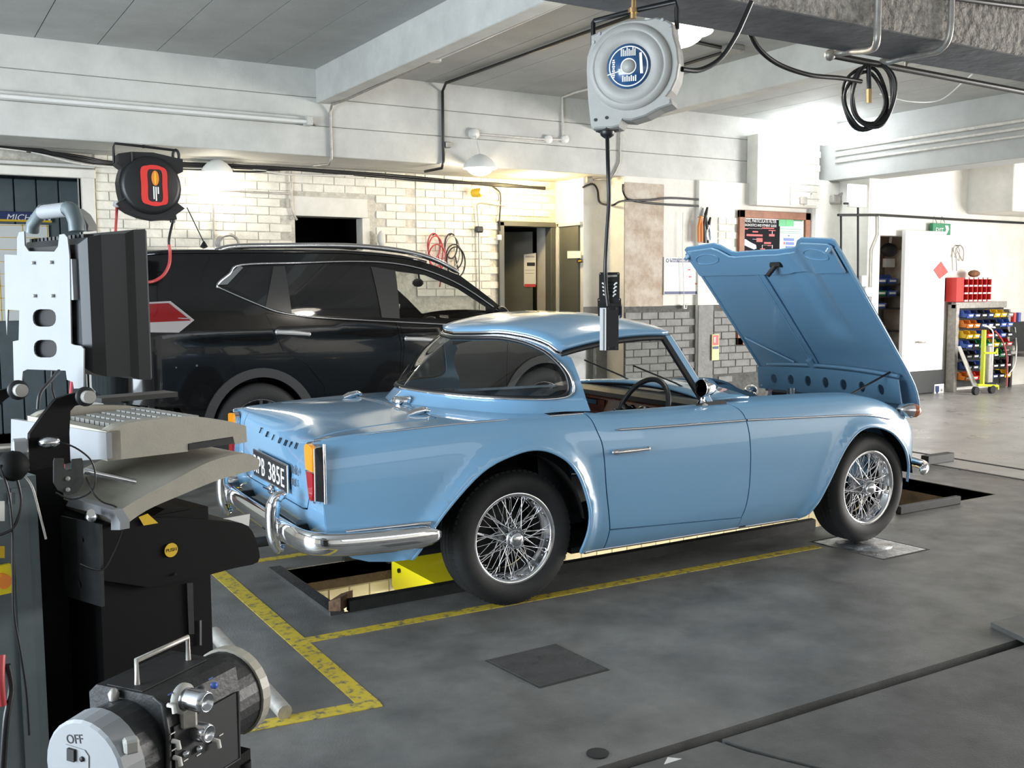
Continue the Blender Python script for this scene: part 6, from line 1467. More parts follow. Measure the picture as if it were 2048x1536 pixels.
bxy('lower_sheet', X0+fw_+.05, Z0+fw_+.02, X0+fw_+.4, Z0+fw_+.28, 'paper', nbd, .012, .003)
yt = yc_-.0165
def put(name, s, sz, m, par, u, v, wpx=None):
    p = px(u, v, 'y', yt); wd = None if wpx is None else px(u+wpx, v, 'y', yt)[0]-p[0]
    return text(name, s, sz, m, par, p, (1, 0, 0), (0, 0, 1), .0006, width=wd, o=o)
put('poster_title', 'DIESEL PARTICULATE FILTER', .06, 'inkwhite', dp, 1487, 444, 66); put('poster_title', 'DIAGNOSTICS AND FITMENT GUIDE', .045, 'inkwhite', dp, 1487, 452, 66)
def pr(name, u0, v0, u1, v1, m, par): a, b = px(u0, v0, 'y', yt), px(u1, v1, 'y', yt); MB(o).box((a[0], yt-.001, b[2]), (b[0], yt, a[2])).build(name, m, par)
for u0, v0, u1, v1 in ((1488, 456, 1496, 459), (1524, 455, 1548, 458), (1493, 468, 1525, 473), (1538, 468, 1549, 473), (1513, 476, 1525, 484), (1528, 484, 1542, 488), (1505, 462, 1516, 465), (1535, 490, 1542, 492), (1491, 501, 1513, 508), (1518, 501, 1550, 508), (1520, 497, 1530, 499), (1537, 460, 1551, 462)):
    pr('flow_box', u0, v0, u1, v1, 'inkred', dp)
for u0, v0, u1, v1 in ((1496, 456.5, 1524, 457.2), (1505, 478, 1513, 478.7), (1524, 490, 1545, 490.7), (1524, 490, 1524.8, 497), (1544, 490, 1545, 497), (1544, 462, 1544.8, 468)): pr('flow_line', u0, v0, u1, v1, 'inkwhite', dp)
q_ = [px(u, v, 'y', yt) for u, v in ((1486, 480), (1491, 478), (1500, 484), (1512, 490), (1513, 497), (1508, 499), (1496, 494), (1486, 489))]; MB(o).prism(q_, (0, -.001, 0)).build('car_picture', mat('poster_pale_blue', (.50, .56, .72), .5), dp)
pr('header_band', 1558, 437, 1572, 453, mat('poster_green', (.12, .50, .22), .5), gpz); pr('header_band', 1572, 437, 1587, 453, mat('poster_green2', (.10, .58, .20), .5), gpz)
put('poster_number', '2001', .10, mat('poster_pale', (.85, .93, .88), .5), gpz, 1587, 452, 18)
pr('header_band', 1587, 436, 1605, 443, 'green', gpz)
for u0, v0, u1, v1 in ((1567, 476, 1588, 482), (1571, 484, 1588, 490), (1571, 492, 1588, 497), (1571, 500, 1588, 505), (1576, 470, 1579, 473)): pr('action_box', u0, v0, u1, v1, 'bluepl', gpz)
for v in (458, 463, 466): pr('text_line', 1559, v, 1603, v+.8, 'green', gpz)
for v in (471, 475, 479, 486, 490): pr('text_line', 1590, v, 1603, v+.8, 'conduit', gpz)
pr('red_tick', 1567, 484, 1570, 489, 'inkred', gpz)
put('action_text', 'Fire Action', .04, 'inkwhite', gpz, 1568, 481.3, 18)
# ---- manual handling poster on the side of the column
xs = 5.855
pT, pB = px(1330, 516, 'x', 5.853), px(1396, 590, 'x', 5.853)
po = np.array((5.03, 5.1, 1.3))
y0p, y1p = 5.09, 5.1
a, b = px(1328, 514, 'y', 4.7780), px(1402, 589, 'y', 4.7780); po = np.array((a[0], 4.7780, b[2]))
mp = thing('handling_poster', 'white manual handling poster with navy bands beside the column', 'poster', tuple(po))
MB(po).box((a[0], 4.7730, b[2]), (b[0], 4.7850, a[2])).build('sheet', 'paper', mp)
def pr2(u0, v0, u1, v1, m, nm): q0, q1 = px(u0, v0, 'y', 4.7720), px(u1, v1, 'y', 4.7720); MB(po).box((q0[0], 4.7715, q1[2]), (q1[0], 4.7725, q0[2])).build(nm, m, mp)
pr2(1340, 517, 1402, 525, 'navy', 'title_band'); pr2(1329, 583, 1402, 588, 'navy', 'base_band')
p_ = px(1341, 523, 'y', 4.7710); text('poster_title', 'Manual Handling at', .05, 'inkwhite', mp, p_, (1, 0, 0), (0, 0, 1), .0004, width=px(1376, 523, 'y', 4.7710)[0]-p_[0], o=po)
MB(po).lathe(px(1335, 521, 'y', 4.7720), NY, [(.022, 0), (.022, .001), (.015, .001)], 16).build('emblem', 'ink', mp)
for k in range(7): pr2(1331, 533+k*6.5, 1348+(k % 3)*3, 534.3+k*6.5, 'conduit', 'text_line')
for k in range(6): pr2(1380, 535+k*7, 1393-(k % 2)*3, 536.3+k*7, 'conduit', 'text_line')
for u, v in ((1376, 538), (1378, 552), (1390, 566)): pr2(u, v, u+5, v+3, 'inkred', 'figure')
# pull switch cord in front of the poster
pc = [px(1366, 425, 'y', 4.7380), px(1365, 500, 'y', 4.7380), px(1367, 560, 'y', 4.7380), px(1368, 608, 'y', 4.7380)]
co_ = pc[-1]
cs_ = thing('cord_socket', 'small white socket dangling on a thin cord over the handling poster', 'socket', tuple(co_))
MB(co_).tube(pc, .004, 6).build('cord', 'conduitw', cs_)
b_ = px(1370, 613, 'y', 4.7380); MB(co_).box(b_-np.array([.032, .012, .028]), b_+np.array([.032, .012, .028]), .006, rz=.3).build('body', 'white', cs_)
MB(co_).box(b_-np.array([.014, .016, .018]), b_+np.array([.010, -.011, .02])).build('pins', 'ink', cs_)
# fire extinguisher notice on the grey dado
a, b = px(1424, 669, 'y', 4.722), px(1437, 720, 'y', 4.722); fo_ = np.array((a[0], 4.722, b[2]))
fs = thing('fire_notice', 'small red and yellow fire extinguisher notice on the grey brick dado', 'sign', tuple(fo_))
MB(fo_).box((a[0], 4.716, b[2]), (b[0], 4.730, a[2])).build('plate', mat('pale_yellow_print', (.80, .74, .30), .5), fs)
zz = a[2]-(a[2]-b[2])*.42
MB(fo_).box((a[0]+.008, 4.7145, zz), (b[0]-.008, 4.7165, a[2]-.008)).build('red_field', 'inkred', fs); MB(fo_).box((a[0]+.03, 4.7135, zz+.03), (a[0]+.05, 4.715, a[2]-.03)).build('extinguisher_symbol', 'inkwhite', fs)
MB(fo_).box((a[0]+.006, 4.7145, zz-.045), (b[0]-.006, 4.7165, zz-.012)).build('navy_text', 'navy', fs)
# bundle of pliers hanging on the column
bo = px(1408, 488, 'y', 4.70)
for k, (u0, v0, u1, v1, m_, nm, lb) in enumerate(((1402, 432, 1400, 484, 'orange', 'pliers', 'orange handled pliers hanging on the white column'), (1411, 430, 1412, 486, 'black', 'snips', 'black handled snips hanging on the white column'), (1417, 450, 1418, 480, 'chrome2', 'cable_cutter', 'bare steel cutters hanging among the pliers on the column'))):
    a, b = px(u0, v0, 'y', 4.70), px(u1, v1, 'y', 4.70); t = thing(nm, lb, 'tool', tuple(b))
    MB(b).tube([a, a*.6+b*.4+np.array([.02, 0, 0]), b+np.array([.03, 0, 0])], .016, 6).build('handle', m_, t); MB(b).tube([a, a*.6+b*.4-np.array([.03, 0, 0]), b-np.array([.02, 0, 0])], .016, 6).build('handle', m_, t)
    MB(b).tube([a, a+np.array([.03, .0, .09])], [.022, .012], 6).build('jaw', 'black' if k else 'chrome2', t); MB(b).tube([a+np.array([0, 0, -.01]), a+np.array([0, .05, -.01])], .006, 6).build('hook', 'conduit', t)
# ---- doors on the back wall
d1 = struct(MB().prism([(3.99, 6.35, .02), (4.36, 6.05, .02), (4.38, 6.075, .02), (4.01, 6.375, .02)], (0, 0, 2.08)).build('door_1', 'doorgrey'))
nP = np.array([-.63, -.777, 0]); nP = np.array([-(6.05-6.35), -(4.36-3.99), 0]); nP = np.array([-.30, -.37, 0])/np.hypot(.30, .37)
def ond(u, v, d=.004): return onplane(u, v, np.array([3.99, 6.35, 0])+nP*d, nP)
no_ = ond(1050, 580); nt = thing('door_notice', 'white printed notice taped on the open grey-green door', 'notice', tuple(no_))
MB(no_).prism([ond(u, v) for u, v in ((1048, 509), (1072, 506), (1072, 570), (1048, 572))], nP*.003).build('sheet', 'paper', nt)
for k, (u0, v0, u1, v1, m_) in enumerate(((1051, 512, 1069, 515, 'conduit'), (1054, 525, 1070, 532, 'ink'), (1050, 540, 1068, 541, 'conduit'), (1050, 546, 1068, 547, 'conduit'), (1049, 568, 1071, 574, 'inkred'))):
    MB(no_).prism([ond(u, v, .008) for u, v in ((u0, v0), (u1, v0), (u1, v1), (u0, v1))], nP*.001).build('print_block', m_, nt)
struct(MB().box((3.66, 5.66, 0), (3.73, 5.80, 2.18), .005).build('trim_3', 'doorgrey')); struct(MB().box((4.38, 5.67, 0), (4.44, 5.80, 2.18), .005).build('trim_4', 'doorgrey')); struct(MB().box((3.66, 5.66, 2.13), (4.44, 5.80, 2.19), .005).build('trim_5', 'doorgrey'))
d2 = struct(MB().box((4.425, 5.18, .02), (4.452, 5.56, 2.13)).build('door_2', 'doorgrey'))
for y in (5.565, ): struct(MB().box((4.41, y, 0), (4.46, y+.03, 2.17), .003).build('trim_6', 'beam'))
struct(MB().box((4.41, 5.13, 2.13), (4.46, 5.6, 2.17), .003).build('trim_7', 'beam'))
def o2(u, v): return px(u, v, 'x', 4.42)
so = o2(1150, 516); s1 = thing('white_door_sign', 'blank white sign plate on the narrow grey-green door', 'sign', tuple(so)); MB(so).prism([o2(1135, 502), (o2(1162, 502)), o2(1162, 516), o2(1135, 517)], (-.003, 0, 0)).build('plate', 'paper', s1)
so = o2(1158, 525); s2 = thing('black_door_sign', 'small black sign below the white plate on the narrow door', 'sign', tuple(so)); MB(so).prism([o2(1154, 519), o2(1164, 518), o2(1164, 525), o2(1154, 526)], (-.003, 0, 0)).build('plate', 'ink', s2); MB(so).prism([o2(1157, 521), o2(1163, 520), o2(1163, 522.5), o2(1157, 523.5)], (-.0045, 0, 0)).build('lettering', 'stickeryellow', s2)
# bulkhead lamp, switch box and conduit left of the door
yw = 5.66
bp_ = px(958, 385, 'y', 5.58); bl = thing('bulkhead_lamp', 'round yellow bulkhead lamp lit on the white brick wall', 'lamp', tuple(bp_))
MB(bp_).lathe(bp_+np.array([-.02, .10, 0]), (.35, -1, 0), [(.045, 0), (.05, .05), (.05, .10), (.03, .13)], 18).build('housing', 'stickeryellow', bl)
MB(bp_).sphere(bp_+np.array([.03, -.02, .01]), .033, 12).build('lens', mat('warm_bulb', (1, .85, .5), .5, emit=25, ecol=(1, .80, .42)), bl)
l = bpy.data.lights.new('bulkhead_light', 'POINT'); l.energy = 42; l.color = (1, .74, .34); l.shadow_soft_size = .06
lo = bpy.data.objects.new('bulkhead_light', l); COL.objects.link(lo); lo.parent = bl; lo.location = (.55, -.36, .02)
Q = [px(1010, 412, 'y', yw), px(960, 405, 'y', yw), px(954, 410, 'y', yw), px(957, 450, 'y', yw), px(959, 560, 'y', yw), px(960, 640, 'y', yw)]
t, o_ = conduit('wall_conduit', 'slim conduit with black switch box on the white brick wall', Q, .009, 'conduit'); p = px(958, 459, 'y', 5.64); MB(o_).box(p-np.array([.045, .03, .035]), p+np.array([.045, .03, .035]), .012).build('switch_box', 'black', t)
p = px(998, 475, 'y', 5.65); MB(o_).box(p-np.array([.025, .02, .03]), p+np.array([.025, .02, .03]), .005).build('switch', 'white', t)
Q = [px(428, 500, 'y', yw), px(427, 386, 'y', yw), px(432, 380, 'y', yw), px(583, 388, 'y', yw), px(583, 350, 'y', yw)]
conduit('wall_conduit', 'thin grey conduit making a square bend on the brick wall above the SUV', Q, .010, 'conduit')
Q = crom([px(583, 340, 'y', yw), px(583, 400, 'y', yw), px(586, 425, 'y', yw), px(594, 440, 'y', yw)], 4)
conduit('drop_cable', 'grey cable dropping to the corner of the dark wall opening', Q, .012, 'conduit', 'cable')
# cable bundles under the beam
for k in range(5):
    rs = np.random.RandomState(k); base = [(-40, 286, 5.45), (60, 300, 5.5), (150, 318, 5.5), (230, 329, 5.6), (360, 332, 5.62), (500, 338, 5.62), (590, 342, 5.62), (760, 352, 5.62), (880, 362, 5.62), (990, 372, 5.62), (1090, 378, 5.62)]
    Q = crom([px(u, v+rs.uniform(-5, 5)+(k-2)*1.5, 'y', y) for u, v, y in base[:11 if k < 2 else 8]], 5)
    o_ = Q[0]; setprops(MB(o_).tube(Q, .016 if k < 3 else .010, 6).build('wall_cable', 'hose' if k != 4 else 'conduitw'), ['thick black cable slung highest along the brick wall under the beam', 'black cable running on past the lit pendant lamp to the doors', 'thick black cable in the middle of the bundle below the beam', 'slim black cable drooping below the bundle over the brick wall', 'pale painted cable clipped among the black ones under the beam'][k], 'cable', 'wall cables')
Q = crom([px(985, 372, 'y', yw), px(1000, 385, 'y', yw), px(1001, 410, 'y', yw), px(999, 440, 'y', yw), px(1000, 462, 'y', yw)], 4); conduit('drop_cable', 'black cable looping down beside the door frame', Q, .010, 'hose', 'cable')
Q = crom([px(1165, 375, 'y', 5.1), px(1185, 368, 'y', 5.09), px(1195, 380, 'y', 5.09), px(1200, 405, 'y', 5.09), px(1225, 410, 'y', 4.76), px(1245, 402, 'y', 4.76), px(1300, 400, 'y', 4.76), px(1340, 396, 'y', 4.76), px(1397, 399, 'y', 4.74)], 5)
conduit('looped_cable', 'black cable looping across the patchy plaster to the column', Q, .012, 'hose', 'cable')
Q = crom([px(1246, 368, 'y', 4.765), px(1247, 385, 'y', 4.765), px(1262, 400, 'y', 4.765), px(1320, 408, 'y', 4.765), px(1397, 412, 'y', 4.74)], 5); conduit('looped_cable', 'second black cable sagging beneath the first on the patchy plaster', Q, .012, 'hose', 'cable')
wbx0 = px(1228, 358, 'y', 5.0); setprops(MB(wbx0).box(wbx0+np.array([0, -.1, -.02]), wbx0+np.array([.5, .1, .03]), .005).build('lamp_cover', 'white'), 'white lamp cover fixed under the back beam', 'fitting')
# coiled leads hung on the wall
def coil_of(name, label, u, v, cols, R_=.11):
    o_ = px(u, v+30, 'y', 5.6); t = thing(name, label, 'cable', tuple(o_)); c = px(u, v, 'y', 5.64)
    for k, m_ in enumerate(cols):
        pts = [c+np.array([(R_*(.7+.12*k))*math.cos(a)+.015*k, -.01*k, (R_*(1.25+.3*(k % 2)))*math.sin(a)-.06*k]) for a in np.linspace(0, 2*PI, 25)[:-1]]
        MB(o_).tube(pts, .008, 6, closed=True).build('loop', m_, t)
    MB(o_).tube([c+np.array([.05, 0, -.1]), c+np.array([.09, -.01, -.3]), c+np.array([.06, -.01, -.45])], .008, 6).build('tail', cols[0], t); MB(o_).tube([c+np.array([0, .03, .12]), c+np.array([0, -.02, .13])], .006, 6).build('hook', 'darksteel', t)
coil_of('coiled_lead', 'red coiled lead hung on the white brick wall', 868, 492, ['redhose', 'redhose', 'redhose'])
coil_of('coiled_lead', 'thin dark coiled lead hung beside the red one on the brick wall', 902, 492, ['hose', 'conduit', 'hose', 'hose'])
p = px(763, 478, 'y', 5.62); setprops(MB(p).sphere(p, .07, 10, (.7, .35, 1.3)).build('wall_fitting', 'beam'), 'pale knobbly fitting on the white brick wall above the SUV', 'fitting')
rp_ = px(455, 484, 'y', 5.5); hz_ = thing('hose_bundle', 'round coil of pale hose on the wall behind the SUV roof', 'hose', tuple(rp_))
for k in range(4): MB(rp_).tube([rp_+np.array([.11*math.cos(a)*(1-.06*k), -.02*k, .10*math.sin(a)*(1-.06*k)-.02]) for a in np.linspace(0, 2*PI, 21)[:-1]], .012, 6, closed=True).build('loop', 'conduit', hz_)
MB(rp_).tube([rp_+np.array([0, .17, .06]), rp_+np.array([0, -.05, .06])], .01, 6).build('peg', 'darksteel', hz_)
# ---- tyre sign and planner behind the left opening
ys = 6.55
a, b = px(-60, 421, 'y', ys), px(103, 443, 'y', ys); so = np.array((a[0], ys, b[2]))
sg = thing('tyre_sign', 'navy sign board with white slanted tyre-maker lettering', 'sign', tuple(so)); MB(so).box((a[0], ys-.02, b[2]), (b[0], ys+.01, a[2]), .003).build('board', 'navy', sg)
p = px(12, 440, 'y', ys-.022); text('sign_letters', 'MICHELIN', .085, 'inkwhite', sg, p, (1, 0, 0), (0, 0, 1), .001, width=px(108, 440, 'y', ys-.022)[0]-p[0]-.02, shear=.25, o=so)
MB(so).box((a[0], ys-.024, b[2]-.012), (b[0], ys-.02, b[2]+.008)).build('lower_edge', 'stickeryellow', sg)
a, b = px(-60, 446, 'y', ys), px(106, 640, 'y', ys); so = np.array((a[0], ys, b[2])); wp_ = thing('wall_planner', 'white wall planner ruled in yellow under the navy sign', 'planner', tuple(so)); MB(so).box((a[0], ys-.01, b[2]), (b[0], ys+.01, a[2]), .003).build('sheet', 'paper', wp_)
for k in range(8): z_ = a[2]-.01-k*(a[2]-b[2])/8; MB(so).box((a[0], ys-.012, z_-.006), (b[0], ys-.009, z_)).build('rule', 'stickeryellow', wp_)
for k in range(4): x_ = b[0]-.01-k*.22; MB(so).box((x_-.008, ys-.012, b[2]), (x_, ys-.009, a[2])).build('rule', 'stickeryellow', wp_)
# ---- right-hand bay
yd = 4.12
wx0, wx1 = px(1808, 460, 'y', yd)[0], px(1890, 460, 'y', yd)[0]; zt_ = px(1850, 462, 'y', yd)[2]
dr = MB().box((wx0, yd-.03, .02), (wx1, yd+.03, zt_), .006).build('door_3', 'whitebright'); struct(dr)
zk = px(1860, 740, 'y', yd)[2]; MB().box((wx0-.05, yd-.045, .015), (wx1+.02, yd-.028, zk), .004).build('kick_plate', mat('kick_black', (.022, .024, .026), .45), dr)
a = px(1833, 684, 'y', yd-.04); MB().tube([a, a+np.array([0, -.03, 0]), a+np.array([.14, -.03, -.005])], .012, 8).build('door_handle', 'conduit', dr)
a, b = px(1869, 769, 'y', yd-.05), px(1887, 792, 'y', yd-.05); bd = MB().box((a[0], yd-.052, b[2]), (b[0], yd-.044, a[2])).build('badge_plate', 'paper', dr)
sh_ = [px(u, v, 'y', yd-.053) for u, v in ((1870.5, 772), (1878, 772), (1878, 782), (1874, 788), (1870.5, 782))]; MB().prism(sh_, (0, -.002, 0)).build('shield', 'navy', bd)
a = px(1883, 780, 'y', yd-.053); MB().lathe(a, NY, [(.018, 0), (.018, .002), (0, .002)], 10).build('seal', 'conduit', bd)
dq = [px(u, v, 'y', yd-.032) for u, v in ((1867, 540), (1882, 523), (1896, 544), (1879, 558))]; do_ = dq[3]; hz = thing('hazard_diamond', 'faded red hazard diamond stuck on the white door', 'sign', tuple(do_)); MB(do_).prism(dq, (0, -.003, 0)).build('sticker', mat('faded_red', (.58, .10, .09), .6, var=.4, vs=14), hz)
a, b = px(1866, 446, 'y', 4.12), px(1901, 470, 'y', 4.12); eo = np.array((a[0], 4.12, b[2])); ex = thing('exit_sign', 'green exit sign with white letters above the white door', 'sign', tuple(eo)); MB(eo).box((a[0], 4.12, b[2]), (b[0], 4.17, a[2]), .004).build('box', 'green', ex)
for u in (1874, 1890): p = px(u, 446, 'y', 4.15); MB(eo).tube([p, p+np.array([0, .05, .09])], .005, 6).build('hanger', 'conduit', ex)
p = px(1871, 466, 'y', 4.115); text('exit_letters', 'EXIT', .10, 'inkwhite', ex, p, (1, 0, 0), (0, 0, 1), .001, width=px(1887, 466, 'y', 4.115)[0]-p[0], o=eo)
for u in (1891, ): pm = [px(uu, vv, 'y', 4.116) for uu, vv in ((1890, 451), (1896, 451), (1898, 458), (1894, 467), (1890, 467), (1892, 459))]; MB(eo).prism(pm, (0, -.001, 0)).build('running_figure', 'inkwhite', ex)
# cupboard shelves seen through the doorway, with small bins
shl = thing('cupboard_shelf', 'narrow open shelving in the doorway beside the white door', 'shelf', (8.8, 4.6, 0))
so = np.array((8.8, 4.6, 0))
for z_ in (.5, .82, 1.12, 1.28, 1.44): MB(so).box((8.42, 4.42, z_-.01), (9.25, 4.80, z_+.01)).build('board', 'darkbracket', shl)
for x_ in (8.41, 9.26): MB(so).box((x_-.01, 4.42, 0), (x_+.01, 4.80, 1.9)).build('upright', 'patchy', shl)
def bin_(c, w_, d_, h_, m_, label, group, rot=0):
    t = thing('parts_bin', label, 'bin', tuple(c), rot, group)
    sec = [(0, d_), (0, 0), (h_*.55, -.02), (h_*.62, d_*.25), (h_, d_*.35), (h_, d_)]
    b = MB(); t_ = .006
    b.prism([(-w_/2, y, z) for z, y in sec], (t_, 0, 0)).prism([(w_/2-t_, y, z) for z, y in sec], (t_, 0, 0))
    b.box((-w_/2, 0, 0), (w_/2, d_, t_)).box((-w_/2, d_-t_, 0), (w_/2, d_, h_))
    b.prism([(-w_/2, 0, 0), (-w_/2, -.02, h_*.55), (-w_/2, -.02+t_, h_*.55), (-w_/2, t_, 0)], (w_, 0, 0))
    b.build('tray', m_, t)
    MB().box((-w_*.3, -.021, h_*.2), (w_*.3, -.012, h_*.42)).build('label_card', 'paper', t)
for z_, ms in ((1.45, ('orange', 'bluepl', 'bluepl')), (1.29, ('black', 'green', 'bluepl')), (1.13, ('bluepl', 'bluepl')), (.83, ('red', 'stickeryellow')), (.51, ('red', 'white'))):
    for k, m_ in enumerate(ms): bin_((8.53+k*.21, 4.44, z_), .19, .3, .12, m_, dict(orange='orange', bluepl='blue', black='black', green='green', red='red', stickeryellow='yellow', white='white')[m_]+' plastic bin on the '+{1.45: 'highest', 1.29: 'second', 1.13: 'third', .83: 'fourth', .51: 'lowest'}[z_]+' doorway shelf, '+['against the jamb', 'in the middle', 'by the white door'][k], 'bins in the doorway shelving')
# louvred bin rack
ry = 4.06
rx0, rx1 = px(1906, 700, 'y', ry)[0], px(2012, 700, 'y', ry)[0]; rzt = px(1906, 612, 'y', ry)[2]
ro_ = np.array((rx0, ry, 0)); rk = thing('bin_rack', 'grey louvred steel rack holding rows of coloured parts bins', 'rack', tuple(ro_))
MB(ro_).box((rx0+.02, ry+.06, .05), (rx1, ry+.08, rzt-.02)).build('louvre_panel', 'darkbracket', rk)
MB(ro_).box((rx0, ry-.03, 0), (rx0+.07, ry+.1, rzt+.02), .004).build('side_post', 'conduit', rk); MB(ro_).box((rx1-.02, ry-.03, 0), (rx1+.03, ry+.1, rzt-.06), .004).build('side_post', 'conduit', rk); MB(ro_).box((rx0, ry-.02, rzt-.035), (rx1-.05, ry+.05, rzt+.05), .004).build('head_panel', 'conduit', rk)
rows = [(628, ['bluepl', 'navy', 'ink', 'navy', 'stickeryellow', 'stickeryellow', 'conduit']), (648, ['orange', 'orange', 'navy', 'navy', 'ink', 'bluepl', 'bluepl']), (669, ['stickeryellow', 'stickeryellow', 'bluepl', 'red', 'ink', 'bluepl', 'ink']), (688, ['bluepl', 'ink', 'green', 'green', 'stickeryellow', 'green', 'red']), (709, ['darkbracket', 'ink', 'bluepl', 'navy', 'ink', 'green', 'ink']), (731, ['navy', 'ink', 'bluepl', 'bluepl', 'ink', 'ink', 'ink']), (752, ['orange', 'red', 'red', 'navy', 'navy', 'ink', 'stickeryellow'])]
cn = dict(bluepl='blue', navy='navy', ink='black', stickeryellow='yellow', conduit='grey', orange='orange', red='red', green='green', darkbracket='dark grey')
orn = ['first', 'second', 'third', 'fourth', 'fifth', 'sixth', 'seventh']
rn = ['top', 'second', 'third', 'fourth', 'fifth', 'sixth', 'lowest']
for i, (v, ms) in enumerate(rows):
    z_ = px(1925, v, 'y', ry)[2]-.05; wd = (rx1-rx0-.15)/7
    for k, m_ in enumerate(ms): bin_((rx0+.09+wd*(k+.5), ry-.12, z_), wd*.92, .17, .10, m_, cn[m_]+' parts bin, '+orn[k]+' from the grey side post, '+rn[i]+' row of the louvred rack', 'bins on the louvred rack')
lean = px(1900, 690, 'y', 3.95); setprops(MB((rx0-.05, 3.95, 0)).prism([(rx0-.05, 3.96, .62), (rx0+.02, 3.96, .62), (rx0+.25, 3.80, 0), (rx0+.15, 3.80, 0)], (0, .012, 0)).build('leaning_sheet', 'conduitw'), 'pale metal strip leaning on the side of the bin rack', 'sheet')
# red pigeonhole cabinet with 18 compartments
qx0, qx1 = px(1910, 580, 'y', 4.0)[0], px(1980, 580, 'y', 4.0)[0]; qz1, qz0 = px(1910, 557, 'y', 4.0)[2], px(1910, 602, 'y', 4.0)[2]
po_ = np.array((qx0, 4.0, qz0)); pg = thing('pigeonhole_cabinet', 'red metal pigeonhole cabinet with eighteen small compartments', 'cabinet', tuple(po_))
MB(po_).box((qx0, 4.14, qz0), (qx1, 4.19, qz1)).build('back', 'darkbracket', pg); MB(po_).box((qx0, 3.98, qz0-.012), (qx0+.16, 4.19, qz1+.012), .004).build('side', 'red', pg); MB(po_).box((qx1-.015, 3.98, qz0), (qx1, 4.19, qz1)).build('side', 'red', pg)
for k in range(4): z_ = qz0+(qz1-qz0)*k/3; MB(po_).box((qx0+.16, 3.985, z_-.012), (qx1, 4.19, z_+.012)).build('shelf', 'red', pg)
cw = (qx1-qx0-.16)/6
for k in range(1, 6): MB(po_).box((qx0+.16+cw*k-.006, 3.985, qz0), (qx0+.16+cw*k+.006, 4.19, qz1)).build('divider', 'red', pg)
for i in range(4):
    for k in range(6): z_ = qz0+(qz1-qz0)*i/3; x_ = qx0+.16+cw*k+.015; MB(po_).box((x_, 3.974, z_-.008), (x_+cw-.03, 3.981, z_+.012)).build('card', 'paper', pg)
rg = px(1948, 551, 'y', 4.05); rg[2] = qz1+.026; setprops(MB(rg).sphere(rg+np.array([0, 0, .04]), .07, 10, (1.6, .8, .7)).build('rag', mat('brown_rag', (.22, .10, .05), .9, var=.5, vs=20)), 'crumpled brown rag on top of the red pigeonhole cabinet', 'rag')
ck_ = px(1918, 500, 'y', 4.15); cl = thing('hanging_lead', 'short grey lead hung in a loop on the wall above the red cabinet', 'cable', tuple(ck_))
MB(ck_).tube(crom([ck_+np.array([-.08, 0, -.1]), ck_+np.array([0, 0, .06]), ck_+np.array([.10, 0, 0]), ck_+np.array([.09, 0, -.14]), ck_+np.array([0, 0, -.05]), ck_+np.array([-.06, 0, .02]), ck_+np.array([-.03, 0, -.28])], 5), .009, 6).build('lead', 'conduit', cl); MB(ck_).tube([ck_+np.array([0, -.01, .06]), ck_+np.array([0, .06, .06])], .006, 6).build('hook', 'darksteel', cl)
# lime oil-drainer trolley
ty = 3.55; to_ = px(1972, 788, 'z', .0); to_[2] = 0; ty = to_[1]; tp2 = lambda u, v, dy=0: px(u, v, 'y', ty+dy)
tr = thing('drum_trolley', 'lime green upright trolley with small black wheels in front of the bin rack', 'trolley', tuple(to_))
MB(to_).box(tp2(1966, 770), tp2(1973, 660)+np.array([0, .05, 0])).build('mast', 'lime', tr)
MB(to_).tube([tp2(1955, 770), tp2(1996, 772)], .018, 6).tube([tp2(1996, 772), tp2(1996, 779)], .015, 6).build('base', 'lime', tr)
MB(to_).tube([tp2(1968, 706), tp2(1990, 706), tp2(1994, 698), tp2(1994, 709)], .016, 6).build('yoke', 'lime', tr)
MB(to_).box(tp2(1976, 766), tp2(1989, 692)+np.array([0, .10, 0]), .01).build('cylinder', 'conduit', tr)
for u, v in ((1952, 766), (1984, 770)): p = tp2(u, v); p[2] = .055; MB(to_).cyl(p-np.array([0, .02, 0]), p+np.array([0, .025, 0]), .055, seg=16).build('wheel', 'rubber', tr)
MB(to_).tube(crom([tp2(1970, 650), tp2(1985, 662), tp2(1986, 685), tp2(1983, 728)], 5), .010, 6).build('hose', 'white', tr); MB(to_).tube([tp2(1969, 652), tp2(1990, 655)], .012, 6).build('handle', 'white', tr)
MB(to_).tube(crom([tp2(1990, 662), tp2(2004, 680), tp2(2012, 706), tp2(2014, 730), tp2(2013, 772)], 5), .011, 6).build('return_hose', 'redhose', tr)
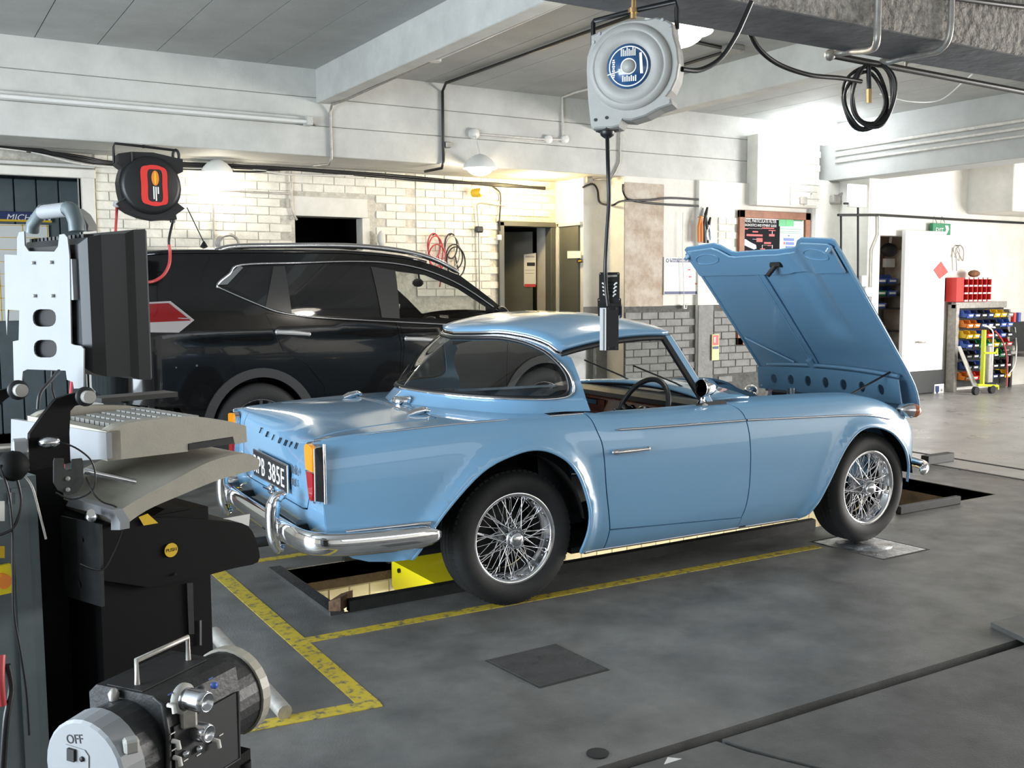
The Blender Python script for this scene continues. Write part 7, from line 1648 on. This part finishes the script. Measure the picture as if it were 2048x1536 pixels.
# bench corner at the far right with a white panel and clutter
wt = px(2020, 655, 'y', 4.1); bo_ = np.array((rx1+.05, 3.9, 0)); bn = thing('work_bench', 'dark steel work bench at the far end of the bay', 'bench', tuple(bo_))
zb_ = px(2030, 708, 'y', 3.8)[2]; MB(bo_).box((bo_[0], 3.6, zb_-.05), (bo_[0]+1.6, 4.15, zb_), .005).build('top', 'conduit', bn); MB(bo_).box((bo_[0]+.05, 4.1, zb_), (bo_[0]+1.6, 4.15, zb_+.42)).build('back_panel', 'darkbracket', bn)
for x_ in (.05, 1.5): MB(bo_).box((bo_[0]+x_, 3.65, 0), (bo_[0]+x_+.05, 3.7, zb_-.05)).build('leg', 'darkbracket', bn); MB(bo_).box((bo_[0]+x_, 4.05, 0), (bo_[0]+x_+.05, 4.1, zb_-.05)).build('leg', 'darkbracket', bn)
for k, (u, v, m_, lb) in enumerate(((2014, 627, 'red', 'small red tin on the ledge above the work bench'), (2027, 628, 'red', 'flat red tub on the ledge above the work bench'), (2036, 632, 'bluepl', 'small blue tin on the ledge above the work bench'))):
    p = px(u, v+6, 'y', 4.12); p[2] = zb_+.42; setprops(MB(p).cyl(p, p+np.array([0, 0, .10 if k else .12]), .035, seg=14).cyl(p+np.array([0, 0, .10 if k else .12]), p+np.array([0, 0, .13 if k else .14]), .037, seg=14).build('tin', m_), lb, 'tin')
p = px(2022, 702, 'y', 3.8); p[2] = zb_; vs = thing('bench_vice', 'small grey vice on the dark bench', 'vice', tuple(p)); MB(p).box(p+np.array([-.06, -.05, 0]), p+np.array([.06, .05, .05]), .01).box(p+np.array([-.05, -.06, .05]), p+np.array([0, .06, .12]), .008).build('body', 'conduit', vs); MB(p).cyl(p+np.array([-.16, 0, .06]), p+np.array([.05, 0, .06]), .014, seg=8).build('screw', 'conduit', vs)
Q = crom([px(2030, 655, 'y', 4.08), px(2032, 680, 'y', 4.08), px(2033, 700, 'y', 3.58), px(2029, 730, 'y', 3.58), px(2018, 748, 'y', 3.58)], 5); conduit('trailing_cable', 'pale cable trailing off the dark bench', Q, .008, 'white', 'cable')
# conduits and switchgear on the wall right of the column
for k, (Q, m_, lb) in enumerate((([(1676, 430), (1760, 430), (1830, 434), (1930, 440), (2048, 446)], 'darksteel', 'long dark conduit running along the cream wall of the right bay'), ([(1682, 432), (1682, 560)], 'darksteel', 'dark vertical conduit nearest the column on the cream wall'), ([(1716, 407), (1716, 580)], 'darksteel', 'vertical conduit with switch boxes on the cream wall'), ([(1757, 428), (1757, 470), (1745, 500), (1742, 620)], 'conduitw', 'pale vertical conduit edging the shelved doorway'), ([(1688, 407), (1718, 407)], 'darksteel', 'short horizontal conduit high on the cream wall'))):
    conduit('wall_conduit', lb, [px(u, v, 'y', 4.175) for u, v in Q], .013 if k else .016, m_)
for k, (u, v, w_, h_, lb) in enumerate(((1712, 392, .16, .14, 'white switch box high on the cream wall'), (1724, 562, .05, .07, 'small white switch beside the vertical conduit'), (1736, 584, .10, .06, 'pale socket box below the small switch'), (1777, 526, .10, .06, 'small white junction box in the shelved doorway'))):
    p = px(u, v, 'y', 4.19 if k < 3 else 4.6); p[1] = 4.2 if k < 3 else 4.62; setprops(MB(p).box(p-np.array([w_, .05, h_]), p+np.array([w_, 0, h_]), .008).build('switch_box', 'white'), lb, 'switch')
p = px(1778, 500, 'y', 4.55); lv = thing('lever_unit', 'dark lever unit on a bracket in the shelved doorway', 'fitting', tuple(p)); MB(p).sphere(p, .12, 10, (1.3, .6, .8)).build('body', 'darkbracket', lv); MB(p).tube([p, p+np.array([.1, 0, .5])], .02, 6).build('rod', 'white', lv)
for k, (u, v) in enumerate(((1598, 402), (1665, 400))):
    p = px(u, v, 'y', 4.68); t = thing('spot_fitting', ['grey lamp fitting bracketed over the notice board', 'small dark cable clamp on the pier beside the cream wall'][k], 'fitting', tuple(p)); MB(p).box(p-np.array([.08, .08, .06]), p+np.array([.08, .07, .06]), .02).build('body', 'conduit', t); MB(p).tube([p, p+np.array([.15, -.06, .1])], .02, 6).build('stem', 'conduit', t)
